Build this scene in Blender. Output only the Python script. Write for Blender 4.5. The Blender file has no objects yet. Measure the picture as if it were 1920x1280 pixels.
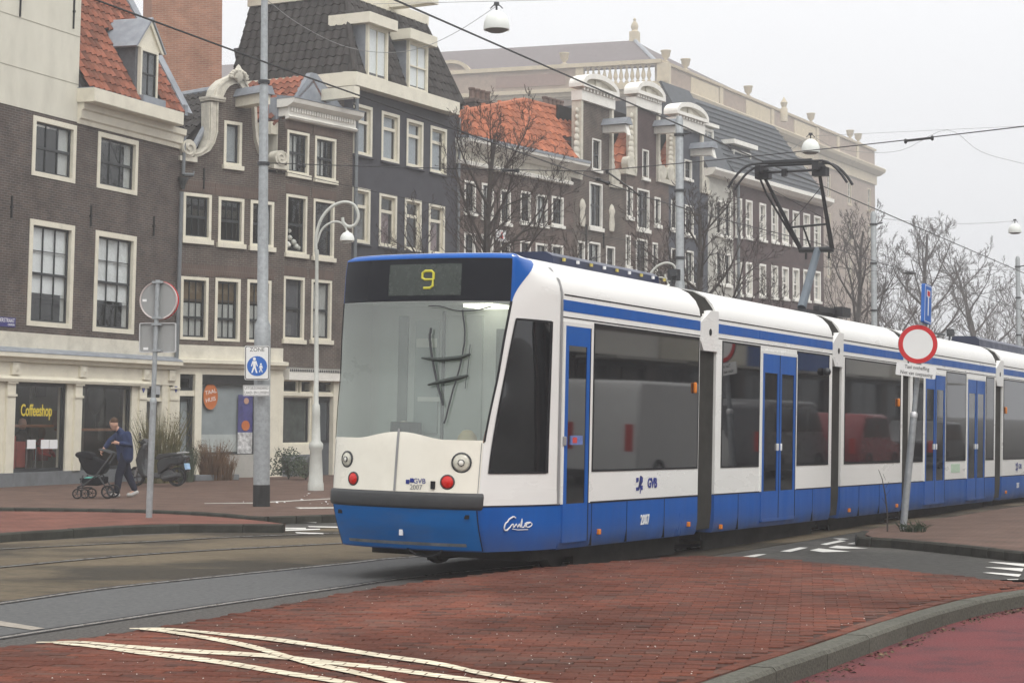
import bpy, bmesh, math, random
from mathutils import Vector, Matrix, noise as mnoise
R = math.radians
random.seed(7)
sc = bpy.context.scene
col = sc.collection
# ------------------------------------------------------------------ camera, sky, sun, exposure
F, CX, CY, YH, CH = 3500.0, 960.0, 640.0, 800.0, 1.6      # focal length in photo pixels, principal point, horizon row, eye height
PITCH = math.atan((YH - CY) / F)
cam_d = bpy.data.cameras.new('camera'); cam = bpy.data.objects.new('camera', cam_d); col.objects.link(cam)
cam_d.sensor_width = 36; cam_d.lens = 36 * F / 1920; cam_d.clip_end = 2000; cam_d.clip_start = .1
cam.location = (0, 0, CH); cam.rotation_euler = (R(90) + PITCH, 0, 0)
sc.camera = cam
w = bpy.data.worlds.new('World'); sc.world = w; w.use_nodes = True
wn = w.node_tree.nodes; wl = w.node_tree.links
SUN_EL, SUN_AZ = 48, 150                                   # high soft sun behind the mist, behind and right of the camera
sky = wn.new('ShaderNodeTexSky'); sky.sky_type = 'NISHITA'; sky.sun_disc = False
sky.sun_elevation = R(SUN_EL); sky.sun_rotation = R(SUN_AZ); sky.air_density = 1; sky.dust_density = 6
hs = wn.new('ShaderNodeHueSaturation'); hs.inputs['Saturation'].default_value = .12
mixw = wn.new('ShaderNodeMix'); mixw.data_type = 'RGBA'; mixw.inputs['Factor'].default_value = .9
wtc = wn.new('ShaderNodeTexCoord'); wsp = wn.new('ShaderNodeSeparateXYZ'); wmr = wn.new('ShaderNodeMapRange')   # overcast sky: zenith three times as bright as the horizon
wgr = wn.new('ShaderNodeMix'); wgr.data_type = 'RGBA'; wgr.inputs['A'].default_value = (5.9, 6.05, 6.35, 1); wgr.inputs['B'].default_value = (18.5, 18.4, 18.3, 1)
wl.new(wtc.outputs['Generated'], wsp.inputs[0]); wl.new(wsp.outputs[2], wmr.inputs[0]); wl.new(wmr.outputs[0], wgr.inputs['Factor']); wl.new(wgr.outputs['Result'], mixw.inputs['B'])
bg = wn['Background']; bg.inputs['Strength'].default_value = .1
wl.new(sky.outputs[0], hs.inputs['Color']); wl.new(hs.outputs[0], mixw.inputs['A']); wl.new(mixw.outputs['Result'], bg.inputs[0])
sd = bpy.data.lights.new('sun', 'SUN'); sd.energy = 1.0; sd.angle = R(25); sd.color = (1, .97, .92)
so = bpy.data.objects.new('sun', sd); col.objects.link(so); so.rotation_euler = (R(90 - SUN_EL), 0, R(180 - SUN_AZ))
so.location = (10, -10, 40)
sc.view_settings.view_transform = 'Standard'; sc.view_settings.look = 'None'
sc.view_settings.gamma = 1; sc.view_settings.use_curve_mapping = False
sc.view_settings.exposure = 0.3
sc.cycles.use_denoising = True; sc.cycles.max_bounces = 6; sc.cycles.transparent_max_bounces = 12
sc.cycles.diffuse_bounces = 3; sc.cycles.glossy_bounces = 3; sc.cycles.volume_bounces = 1; sc.cycles.caustics_reflective = False

# ------------------------------------------------------------------ pixel -> place
def ray(px, py):
    b = PITCH
    f = Vector((0, math.cos(b), math.sin(b))); u = Vector((0, -math.sin(b), math.cos(b)))
    return f + Vector(((px - CX) / F, 0, 0)) + u * ((CY - py) / F)
def gp(px, py, z=0.0):
    d = ray(px, py); t = (z - CH) / d.z
    return Vector((0, 0, CH)) + d * t
def dp(px, py, Y):
    d = ray(px, py); return Vector((0, 0, CH)) + d * (Y / d.y)
class Frame:                      # x along a facade (to the right), y into it, z up
    def __init__(s, P, theta, lean=0, pitch=0, roll=0):
        s.M = Matrix.Translation(P) @ Matrix.Rotation(R(90 - theta), 4, 'Z') @ Matrix.Rotation(R(pitch), 4, 'Y') @ Matrix.Rotation(R(lean + roll), 4, 'X')
        s.I = s.M.inverted()
    def sz(s, px, py, y=0.0):
        o = s.I @ Vector((0, 0, CH)); d = s.I.to_3x3() @ ray(px, py)
        p = o + d * ((y - o.y) / d.y); return p.x, p.z
    def rect(s, xl, yt, xr, yb, y=0.0):
        ym, xm = (yt + yb) / 2, (xl + xr) / 2
        return s.sz(xl, ym, y)[0], s.sz(xr, ym, y)[0], s.sz(xm, yb, y)[1], s.sz(xm, yt, y)[1]   # x0,x1,z0,z1
    def loc(s, w): return s.I @ w

# ------------------------------------------------------------------ objects
def tag(o, label=None, cat=None, group=None, kind=None):
    if label: o['label'] = label
    if cat: o['category'] = cat
    if group: o['group'] = group
    if kind: o['kind'] = kind
    return o
def empty(name, M=None, label=None, cat=None, group=None):
    o = bpy.data.objects.new(name, None); col.objects.link(o); o.empty_display_size = .3
    if M is not None: o.matrix_world = M if isinstance(M, Matrix) else Matrix.Translation(M)
    return tag(o, label, cat, group)
def link(name, me, parent=None):
    o = bpy.data.objects.new(name, me); col.objects.link(o)
    if parent is not None: o.parent = parent
    return o
class MB:
    def __init__(s): s.v = []; s.f = []; s.mi = []; s.m = 0
    def add(s, vs, fs):
        n = len(s.v); s.v += [tuple(v) for v in vs]; s.f += [tuple(i + n for i in f) for f in fs]; s.mi += [s.m] * len(fs); return s
    def box(s, x0, x1, y0, y1, z0, z1):
        return s.add([(x0,y0,z0),(x1,y0,z0),(x1,y1,z0),(x0,y1,z0),(x0,y0,z1),(x1,y0,z1),(x1,y1,z1),(x0,y1,z1)],
                     [(0,3,2,1),(4,5,6,7),(0,1,5,4),(1,2,6,5),(2,3,7,6),(3,0,4,7)])
    def obox(s, M, sx, sy, sz):
        a = [M @ Vector((x*sx/2, y*sy/2, z*sz/2)) for z in (-1,1) for x,y in ((-1,-1),(1,-1),(1,1),(-1,1))]
        return s.add(a, [(0,3,2,1),(4,5,6,7),(0,1,5,4),(1,2,6,5),(2,3,7,6),(3,0,4,7)])
    def tube(s, pts, rad, n=8, cap=True):
        pts = [Vector(p) for p in pts]
        if not hasattr(rad, '__len__'): rad = [rad] * len(pts)
        vs, fs = [], []; prev = None
        for i, p in enumerate(pts):
            t = (pts[min(i+1, len(pts)-1)] - pts[max(i-1, 0)])
            t = t.normalized() if t.length > 1e-9 else Vector((0,0,1))
            if prev is None:
                a = t.orthogonal().normalized()
            else:
                a = prev - t * prev.dot(t); a = a.normalized() if a.length > 1e-6 else t.orthogonal().normalized()
            prev = a; b = t.cross(a)
            for k in range(n):
                an = 2*math.pi*k/n; vs.append(p + (a*math.cos(an) + b*math.sin(an)) * rad[i])
        for i in range(len(pts)-1):
            for k in range(n):
                fs.append((i*n+k, i*n+(k+1)%n, (i+1)*n+(k+1)%n, (i+1)*n+k))
        if cap: fs.append(tuple(range(n-1,-1,-1))); fs.append(tuple(range((len(pts)-1)*n, len(pts)*n)))
        return s.add(vs, fs)
    def lathe(s, prof, M=None, n=16, cap=True):            # prof: (r, z)
        M = M or Matrix(); vs, fs = [], []
        for r, z in prof:
            for k in range(n): vs.append(M @ Vector((r*math.cos(2*math.pi*k/n), r*math.sin(2*math.pi*k/n), z)))
        for i in range(len(prof)-1):
            for k in range(n): fs.append((i*n+k, i*n+(k+1)%n, (i+1)*n+(k+1)%n, (i+1)*n+k))
        if cap: fs.append(tuple(range(n-1,-1,-1))); fs.append(tuple(range((len(prof)-1)*n, len(prof)*n)))
        return s.add(vs, fs)
    def prism(s, poly, d0, d1, ax='y', M=None):            # polygon in the plane across ax, extruded from d0 to d1
        def P(a, b, d): return {'y': (a, d, b), 'z': (a, b, d), 'x': (d, a, b)}[ax]
        n = len(poly); vs = [P(a, b, d0) for a, b in poly] + [P(a, b, d1) for a, b in poly]
        if M: vs = [M @ Vector(v) for v in vs]
        fs = [tuple(range(n)), tuple(range(2*n-1, n-1, -1))] + [(i, i+n, (i+1)%n+n, (i+1)%n) for i in range(n)]
        return s.add(vs, fs)
    def strip(s, A, B):                                     # ribbon between two polylines
        n = len(A); return s.add(list(A) + list(B), [(i, i+1, n+i+1, n+i) for i in range(n-1)])
    def grid(s, rows):
        m = len(rows[0]); vs = [v for r in rows for v in r]
        return s.add(vs, [(i*m+j, i*m+j+1, (i+1)*m+j+1, (i+1)*m+j) for i in range(len(rows)-1) for j in range(m-1)])
    def mesh(s, name, mats, smooth=False, fix=True):
        me = bpy.data.meshes.new(name); me.from_pydata(s.v, [], s.f)
        for m in (mats if isinstance(mats, (list, tuple)) else [mats]): me.materials.append(m)
        if s.m: me.polygons.foreach_set('material_index', s.mi)
        if fix:
            bm = bmesh.new(); bm.from_mesh(me); bmesh.ops.recalc_face_normals(bm, faces=bm.faces); bm.to_mesh(me); bm.free()
        if smooth:
            me.polygons.foreach_set('use_smooth', [True]*len(me.polygons)); 
            if smooth != 'all': me.set_sharp_from_angle(angle=R(40))
        me.update(); return me
    def build(s, name, mats, parent=None, smooth=False, bevel=0, fix=True):
        o = link(name, s.mesh(name, mats, smooth, fix), parent)
        if bevel:
            b = o.modifiers.new('bevel', 'BEVEL'); b.width = bevel; b.segments = 2; b.limit_method = 'ANGLE'; b.angle_limit = R(35)
        return o
def copy_tree(o, parent=None):
    c = o.copy(); col.objects.link(c); c.parent = parent
    for ch in o.children: copy_tree(ch, c)
    return c
def text(name, s, size, mat, parent, M, extrude=.003, align='CENTER', sx=1.0, shear=0, space=1.0, bold=0.0):
    cu = bpy.data.curves.new(name, 'FONT'); cu.body = s; cu.size = size; cu.extrude = extrude; cu.align_x = align; cu.align_y = 'CENTER'
    cu.shear = shear; cu.offset = bold; cu.space_character = space; cu.resolution_u = 3
    t = bpy.data.objects.new(name, cu)
    me = bpy.data.meshes.new_from_object(t); bpy.data.objects.remove(t); me.materials.clear(); me.materials.append(mat)
    o = link(name, me, parent); o.matrix_local = M @ Matrix.Diagonal((sx, 1, 1, 1)); return o
def face_M(x, y, z):                                        # text standing on a facade at local x,y,z
    return Matrix.Translation((x, y, z)) @ Matrix.Rotation(R(90), 4, 'X')

# ------------------------------------------------------------------ materials
MATS = {}
def mat(name, c, rough=.6, var=.12, scale=6.0, bump=0.0, bscale=80.0, metal=0.0, spec=.5, dirt=0.0, dirtc=(.05,.045,.04), dscale=1.5, rnd=0.0, coat=0.0, c2=None, aniso=None, c2s=3.0, c2t=(.45,.6)):
    if name in MATS: return MATS[name]
    m = bpy.data.materials.new(name); m.use_nodes = True; N = m.node_tree.nodes; L = m.node_tree.links; p = N['Principled BSDF']
    p.inputs['Roughness'].default_value = rough; p.inputs['Metallic'].default_value = metal; p.inputs['Specular IOR Level'].default_value = min(spec, .12) if rough >= .6 and not metal else spec
    p.inputs['Coat Weight'].default_value = coat; p.inputs['Coat Roughness'].default_value = .06
    tc = N.new('ShaderNodeTexCoord'); vec = tc.outputs['Object']
    if aniso:
        mp = N.new('ShaderNodeMapping'); mp.inputs['Scale'].default_value = aniso; L.new(vec, mp.inputs[0]); vec = mp.outputs[0]
    def nz(sc_, det=5, ro=.6):
        n = N.new('ShaderNodeTexNoise'); n.inputs['Scale'].default_value = sc_; n.inputs['Detail'].default_value = det; n.inputs['Roughness'].default_value = ro
        L.new(vec, n.inputs['Vector']); return n.outputs['Fac']
    def mixc(f, a, b, bt='MIX'):
        x = N.new('ShaderNodeMix'); x.data_type = 'RGBA'; x.blend_type = bt
        for k, v in (('Factor', f), ('A', a), ('B', b)):
            if isinstance(v, (int, float)): x.inputs[k].default_value = v
            elif isinstance(v, tuple): x.inputs[k].default_value = v + (1,)
            else: L.new(v, x.inputs[k])
        return x.outputs['Result']
    def ramp(f, a, b, lo=0.0, hi=1.0):
        x = N.new('ShaderNodeMapRange'); L.new(f, x.inputs[0]); x.inputs[1].default_value = a; x.inputs[2].default_value = b; x.inputs[3].default_value = lo; x.inputs[4].default_value = hi; return x.outputs[0]
    cc = c
    if c2: cc = mixc(ramp(nz(c2s), *c2t), c, c2)
    if var:
        f = ramp(nz(scale), .3, .7, 1-var, 1+var)
        cc = mixc(1.0, cc, f, 'MULTIPLY')
    if rnd:
        oi = N.new('ShaderNodeObjectInfo'); f = ramp(oi.outputs['Random'], 0, 1, 1-rnd, 1+rnd); cc = mixc(1.0, cc, f, 'MULTIPLY')
    if dirt:
        cc = mixc(ramp(nz(dscale, 7, .7), .48, .75, 0, dirt), cc, dirtc)
    if isinstance(cc, tuple): p.inputs['Base Color'].default_value = cc + (1,)
    else: L.new(cc, p.inputs['Base Color'])
    if bump:
        b = N.new('ShaderNodeBump'); b.inputs['Strength'].default_value = bump; b.inputs['Distance'].default_value = .01
        L.new(nz(bscale, 3), b.inputs['Height']); L.new(b.outputs[0], p.inputs['Normal'])
    if rough < .5 and var:
        L.new(ramp(nz(scale*.7), .3, .7, max(.02, rough*.75), min(1, rough*1.3)), p.inputs['Roughness'])
    MATS[name] = m; return m
def brickmat(name, c1, c2, mortar, bw=.215, rh=.062, ms=.009, bump=.5, plane='wall', grime=.35, rough=.85, blotch=1.6, loc=(0,0,0)):
    if name in MATS: return MATS[name]
    m = bpy.data.materials.new(name); m.use_nodes = True; N = m.node_tree.nodes; L = m.node_tree.links; p = N['Principled BSDF']
    p.inputs['Roughness'].default_value = rough; p.inputs['Specular IOR Level'].default_value = .1
    tc = N.new('ShaderNodeTexCoord'); sp = N.new('ShaderNodeSeparateXYZ'); L.new(tc.outputs['Object'], sp.inputs[0])
    cb = N.new('ShaderNodeCombineXYZ')
    if plane == 'wall':
        ad = N.new('ShaderNodeMath'); L.new(sp.outputs[0], ad.inputs[0]); L.new(sp.outputs[1], ad.inputs[1]); L.new(ad.outputs[0], cb.inputs[0]); L.new(sp.outputs[2], cb.inputs[1])
        v = cb.outputs[0]
    else:
        mp = N.new('ShaderNodeMapping'); mp.inputs['Rotation'].default_value = (0, 0, R(plane)); mp.inputs['Location'].default_value = loc; L.new(tc.outputs['Object'], mp.inputs[0]); v = mp.outputs[0]
    b = N.new('ShaderNodeTexBrick'); L.new(v, b.inputs['Vector'])
    for k, x in (('Color1', c1), ('Color2', c2), ('Mortar', mortar)): b.inputs[k].default_value = x + (1,)
    b.inputs['Scale'].default_value = 1; b.inputs['Brick Width'].default_value = bw; b.inputs['Row Height'].default_value = rh; b.inputs['Mortar Size'].default_value = ms
    b.inputs['Mortar Smooth'].default_value = .3; b.inputs['Bias'].default_value = -.1
    n = N.new('ShaderNodeTexNoise'); n.inputs['Scale'].default_value = blotch; n.inputs['Detail'].default_value = 8; n.inputs['Roughness'].default_value = .65; L.new(tc.outputs['Object'], n.inputs['Vector'])
    r = N.new('ShaderNodeMapRange'); L.new(n.outputs['Fac'], r.inputs[0]); r.inputs[1].default_value = .3; r.inputs[2].default_value = .72; r.inputs[3].default_value = 1+grime; r.inputs[4].default_value = 1-grime
    x = N.new('ShaderNodeMix'); x.data_type = 'RGBA'; x.blend_type = 'MULTIPLY'; x.inputs['Factor'].default_value = 1; L.new(b.outputs['Color'], x.inputs['A']); L.new(r.outputs[0], x.inputs['B'])
    L.new(x.outputs['Result'], p.inputs['Base Color'])
    bp = N.new('ShaderNodeBump'); bp.inputs['Strength'].default_value = bump; bp.inputs['Distance'].default_value = .01; bp.invert = True
    L.new(b.outputs['Fac'], bp.inputs['Height']); L.new(bp.outputs[0], p.inputs['Normal'])
    MATS[name] = m; return m
def glassmat(name, tint=(.88,.9,.9), ior=1.7, rough=.01, film=0.0, filmc=(.3,.32,.31)):
    if name in MATS: return MATS[name]
    m = bpy.data.materials.new(name); m.use_nodes = True; N = m.node_tree.nodes; L = m.node_tree.links; N.remove(N['Principled BSDF'])
    fr = N.new('ShaderNodeFresnel'); ge = N.new('ShaderNodeNewGeometry'); io = N.new('ShaderNodeMapRange')
    io.inputs[3].default_value = ior; io.inputs[4].default_value = 1/ior; L.new(ge.outputs['Backfacing'], io.inputs[0]); L.new(io.outputs[0], fr.inputs[0])
    tr = N.new('ShaderNodeBsdfTransparent'); tr.inputs[0].default_value = tint + (1,)
    gl = N.new('ShaderNodeBsdfGlossy'); gl.inputs['Roughness'].default_value = rough; gl.inputs['Color'].default_value = (.95,.97,.97,1)
    a = tr.outputs[0]
    if film:
        df = N.new('ShaderNodeBsdfDiffuse'); df.inputs[0].default_value = filmc + (1,); x = N.new('ShaderNodeMixShader'); x.inputs[0].default_value = film
        L.new(a, x.inputs[1]); L.new(df.outputs[0], x.inputs[2]); a = x.outputs[0]
    mx = N.new('ShaderNodeMixShader'); L.new(fr.outputs[0], mx.inputs[0]); L.new(a, mx.inputs[1]); L.new(gl.outputs[0], mx.inputs[2])
    L.new(mx.outputs[0], N['Material Output'].inputs['Surface']); MATS[name] = m; return m
def emitmat(name, c, s=1.0):
    m = bpy.data.materials.new(name); m.use_nodes = True; p = m.node_tree.nodes['Principled BSDF']
    p.inputs['Base Color'].default_value = c + (1,); p.inputs['Emission Color'].default_value = c + (1,); p.inputs['Emission Strength'].default_value = s; return m
BLACK = mat('black_rubber', (.018,.018,.02), .6, .2)
DARK = mat('dark_metal', (.03,.032,.036), .45, .2)
CREAM = mat('cream_paint', (.72,.68,.56), .45, .06, 3, dirt=.25, dirtc=(.3,.27,.2), dscale=2.2)
WHITE = mat('white_paint', (.78,.76,.70), .45, .06, 3, dirt=.18, dirtc=(.35,.33,.28), dscale=2.5)
STONE = mat('white_stone', (.58,.55,.47), .75, .12, 5, bump=.2, dirt=.5, dirtc=(.2,.19,.16), dscale=3)
GALV = mat('galvanised_steel', (.34,.36,.37), .5, .18, 14, metal=.35, dirt=.35, dirtc=(.2,.21,.21), dscale=5)
LEAD = mat('lead_sheet', (.22,.24,.27), .55, .2, 3, dirt=.4, dirtc=(.4,.41,.42), dscale=2)
GLASS = glassmat('window_glass')
INTERIOR = mat('dark_interior', (.018,.017,.016), .9, .3, 1.5)
# ------------------------------------------------------------------ ground, road, rails, kerbs, pavements
ASPH = mat('asphalt', (.058,.056,.052), .85, .28, 9, bump=.8, bscale=140, c2=(.09,.086,.078), c2s=.35, dirt=.35, dirtc=(.05,.048,.045), dscale=.9)
TRACK = mat('stained_asphalt', (.135,.108,.072), .85, .28, 14, bump=.9, bscale=140, c2=(.05,.043,.033), c2s=.33, c2t=(.46,.56), dirt=.7, dirtc=(.075,.06,.042), dscale=.8, aniso=(.55,1,1))
BED = mat('grey_track_asphalt', (.11,.111,.11), .8, .22, 16, bump=.8, bscale=160, dirt=.3, dirtc=(.08,.08,.08), dscale=1.2)
GRIT = mat('coarse_asphalt', (.085,.08,.075), .9, .45, 30, bump=.9, bscale=90)
KERB = mat('kerb_concrete', (.04,.039,.032), .85, .25, 6, bump=.4, bscale=60, dirt=.5, dirtc=(.06,.06,.052), dscale=3, rnd=.12)
KERBF = mat('kerb_granite', (.095,.092,.076), .85, .4, 40, bump=.6, bscale=60, dirt=.45, dirtc=(.07,.068,.055), dscale=2.5, rnd=.1)
REDPATH = mat('red_cycle_asphalt', (.16,.048,.05), .85, .45, 70, bump=1.0, bscale=120, c2=(.105,.042,.046), c2s=1.6, dirt=.35, dirtc=(.11,.075,.075), dscale=1.5)
PAVE = brickmat('brown_brick_paving', (.125,.078,.06), (.10,.066,.053), (.06,.046,.038), .2, .1, .006, .4, plane=20, grime=.3)
PAVER = brickmat('red_brick_paving', (.165,.068,.05), (.13,.058,.045), (.08,.05,.042), .2, .1, .006, .4, plane=25, grime=.35)
BRICK_BED = mat('joint_sand', (.055,.03,.024), .95, .3, 20)
PAINT = mat('road_paint', (.62,.61,.57), .7, .12, 12, dirt=.55, dirtc=(.28,.27,.25), dscale=6, bump=.3, bscale=120)
BA = R(-9)
_l = Matrix.Rotation(-BA, 3, 'Z') @ Vector((1.5, 8, 0))
PAINTC = brickmat('cream_road_paint', (.62,.56,.43), (.55,.49,.37), (.16,.11,.08), .2, .1, .007, .5, plane=9, grime=.28, rough=.75, blotch=5, loc=(.1-_l.x, .05-_l.y, 0))
STEEL = mat('rail_steel', (.42,.40,.38), .28, .25, 12, metal=.8)
def flat(name, pts, z, m, depth=.3, kind='structure'):
    b = MB(); n = len(pts)
    b.prism([(p.x, p.y) for p in pts], z - depth, z, 'z')
    return tag(b.build(name, m), kind=kind)
def pxpoly(px, z): return [gp(x, y, z) for x, y in px]
g = MB(); S = 330
g.grid([[(-S + 2*S*i/20, -S + 2*S*j/20, -.012) for i in range(21)] for j in range(21)])
tag(g.build('ground', ASPH, fix=False), kind='structure')
# the stained carriageway with the two tracks
def curve_px(pts, n=10):                     # Catmull-Rom through pixel points
    P = [Vector((a, b, 0)) for a, b in pts]; P = [P[0]*2-P[1]] + P + [P[-1]*2-P[-2]]; out = []
    for i in range(1, len(P)-2):
        for k in range(n):
            t = k/n; a, b, c, d = P[i-1:i+3]
            out.append(.5*((2*b) + (c-a)*t + (2*a-5*b+4*c-d)*t*t + (3*b-a-3*c+d)*t**3))
    out.append(P[-2]); return [(p.x, p.y) for p in out]
def gcurve(pts, z, n=8): return [gp(x, y, z) for x, y in curve_px(pts, n)]
R1 = [(-420,1268),(-150,1222),(0,1196),(233,1160),(433,1130),(640,1101),(742,1086),(869,1072),(1000,1060),(1200,1042)]
R2 = [(-420,1186),(-150,1150),(0,1131),(167,1107),(333,1088),(640,1057),(742,1046),(950,1034),(1150,1023)]
R3 = [(-420,1105),(-150,1078),(0,1063),(283,1038),(640,1018),(900,1004)]
R4 = [(-420,1052),(-150,1037),(0,1029),(283,1015),(427,1007),(640,999),(900,988)]
def off(path, d):                            # offset a ground path sideways
    out = []
    for i, p in enumerate(path):
        t = (path[min(i+1, len(path)-1)] - path[max(i-1, 0)]).normalized(); out.append(p + Vector((-t.y, t.x, 0))*d)
    return out
def zset(path, z): return [Vector((p.x, p.y, z)) for p in path]
a = gcurve(R1, 0); c4 = gcurve(R4, 0)
fwd = Vector((.468, .884, 0))
b = MB()
lo = off(a, -.75); hi = off(c4, 1.4)
lo = lo + [lo[-1] + fwd*k*10 for k in range(1, 6)]
b.prism([(p.x, p.y) for p in lo] + [(p.x, p.y) for p in ([hi[-1] + fwd*k*10 for k in range(5, 0, -1)])] + [(p.x, p.y) for p in reversed(hi)], -.01, -.004, 'z')
tag(b.build('carriageway', TRACK), kind='structure')
b2 = gcurve(R2, 0)
m_ = [i*(len(b2)-1)//60 for i in range(61)]; n_ = [i*(len(a)-1)//60 for i in range(61)]
b = MB(); b.strip(zset([off(a, .08)[i] for i in n_], .0), zset([off(b2, -.08)[i] for i in m_], .0)); tag(b.build('track_bed', BED), kind='structure')
b = MB(); b.strip(zset(off(a, -.62), .0), zset(off(a, -.08), .0)); tag(b.build('gutter_strip', GRIT), kind='structure')
for nm, pts in (('near', R1), ('near', R2), ('far', R3), ('far', R4)):
    p = gcurve(pts, 0, 10); p = p + [p[-1] + fwd*k*6 for k in range(1, 9)]
    o = MB(); o.strip(zset(off(p, -.035), .006), zset(off(p, .03), .006)); rail = tag(o.build('tram_rail', STEEL), kind='structure')
    q = MB(); q.strip(zset(off(p, .03), .004), zset(off(p, .095), .004)); q.build('groove', BLACK, rail)
    q = MB(); q.strip(zset(off(p, -.075), .004), zset(off(p, -.035), .004)); q.build('joint_seal', BLACK, rail)
# kerbs built stone by stone
def kerb(name, path, width, z0, z1, m, ln=1.0, label=None):
    root = tag(empty(name), kind='structure'); acc = [0]
    for i in range(1, len(path)): acc.append(acc[-1] + (path[i]-path[i-1]).length)
    def at(d):
        for i in range(1, len(path)):
            if d <= acc[i] or i == len(path)-1:
                t = (d-acc[i-1])/max(1e-6, acc[i]-acc[i-1]); return path[i-1].lerp(path[i], t)
    k = 0; d = 0
    while d < acc[-1] - .05:
        e = min(d+ln, acc[-1]); A, B = at(d+.006), at(e-.006); t = (B-A); L_ = t.length
        if L_ < .02: break
        M = Matrix.Translation((A+B)/2 + Vector((0,0,(z0+z1)/2))) @ Matrix.Rotation(math.atan2(t.y, t.x), 4, 'Z')
        b = MB(); c = .022; h = (z1-z0)/2; hw = width/2; hl = L_/2
        prof = [(-hw,-h),(hw,-h),(hw,h-c),(hw-c,h),(-hw+c,h),(-hw,h-c)]
        b.prism(prof, -hl, hl, 'x'); o = b.build('kerb_stone', m, root); o.matrix_local = M
        o.location.z += random.uniform(-.003, .003); d = e; k += 1
    return root
# near island of red brick, raised above the cycle path
ZI = .12
inner = [(1180,1335),(1303,1280),(1516,1208),(1665,1160),(1793,1123),(1920,1102),(2060,1083),(2200,1068)]
outer = [(1245,1335),(1378,1280),(1523,1233),(1686,1172.5),(1807,1135),(1920,1113),(2060,1091),(2200,1074)]
ip = gcurve(inner, ZI, 6); op = gcurve(outer, ZI, 6)
mid = [(p+q)/2 for p, q in zip(ip, op)]; wd = .2
kerb('kerb', zset(off(mid, 0), 0), wd, -.1, ZI + .004, KERBF, 1.0)
edge_t = gcurve([(-500,1292),(-150,1232),(0,1211),(275,1177),(640,1111),(720,1098),(870,1079),(1000,1064),(1140,1052),(1280,1041)], ZI, 8)
edge_r = gcurve([(1290,1040.5),(1440,1045),(1650,1063),(1900,1089),(2050,1104)], ZI, 6)
isl = edge_t + edge_r
base_in = off(mid, wd/2)
ipoly = isl + [p for p in reversed(base_in)]
near_cut = [Vector((base_in[0].x, 6.5, 0)), Vector((-6.5, 6.5, 0))]
ipoly = ipoly + near_cut
tag(flat('island', zset(ipoly, 0), ZI - .009, BRICK_BED, .2), kind='structure')
isl_obj = bpy.data.objects['island']
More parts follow.
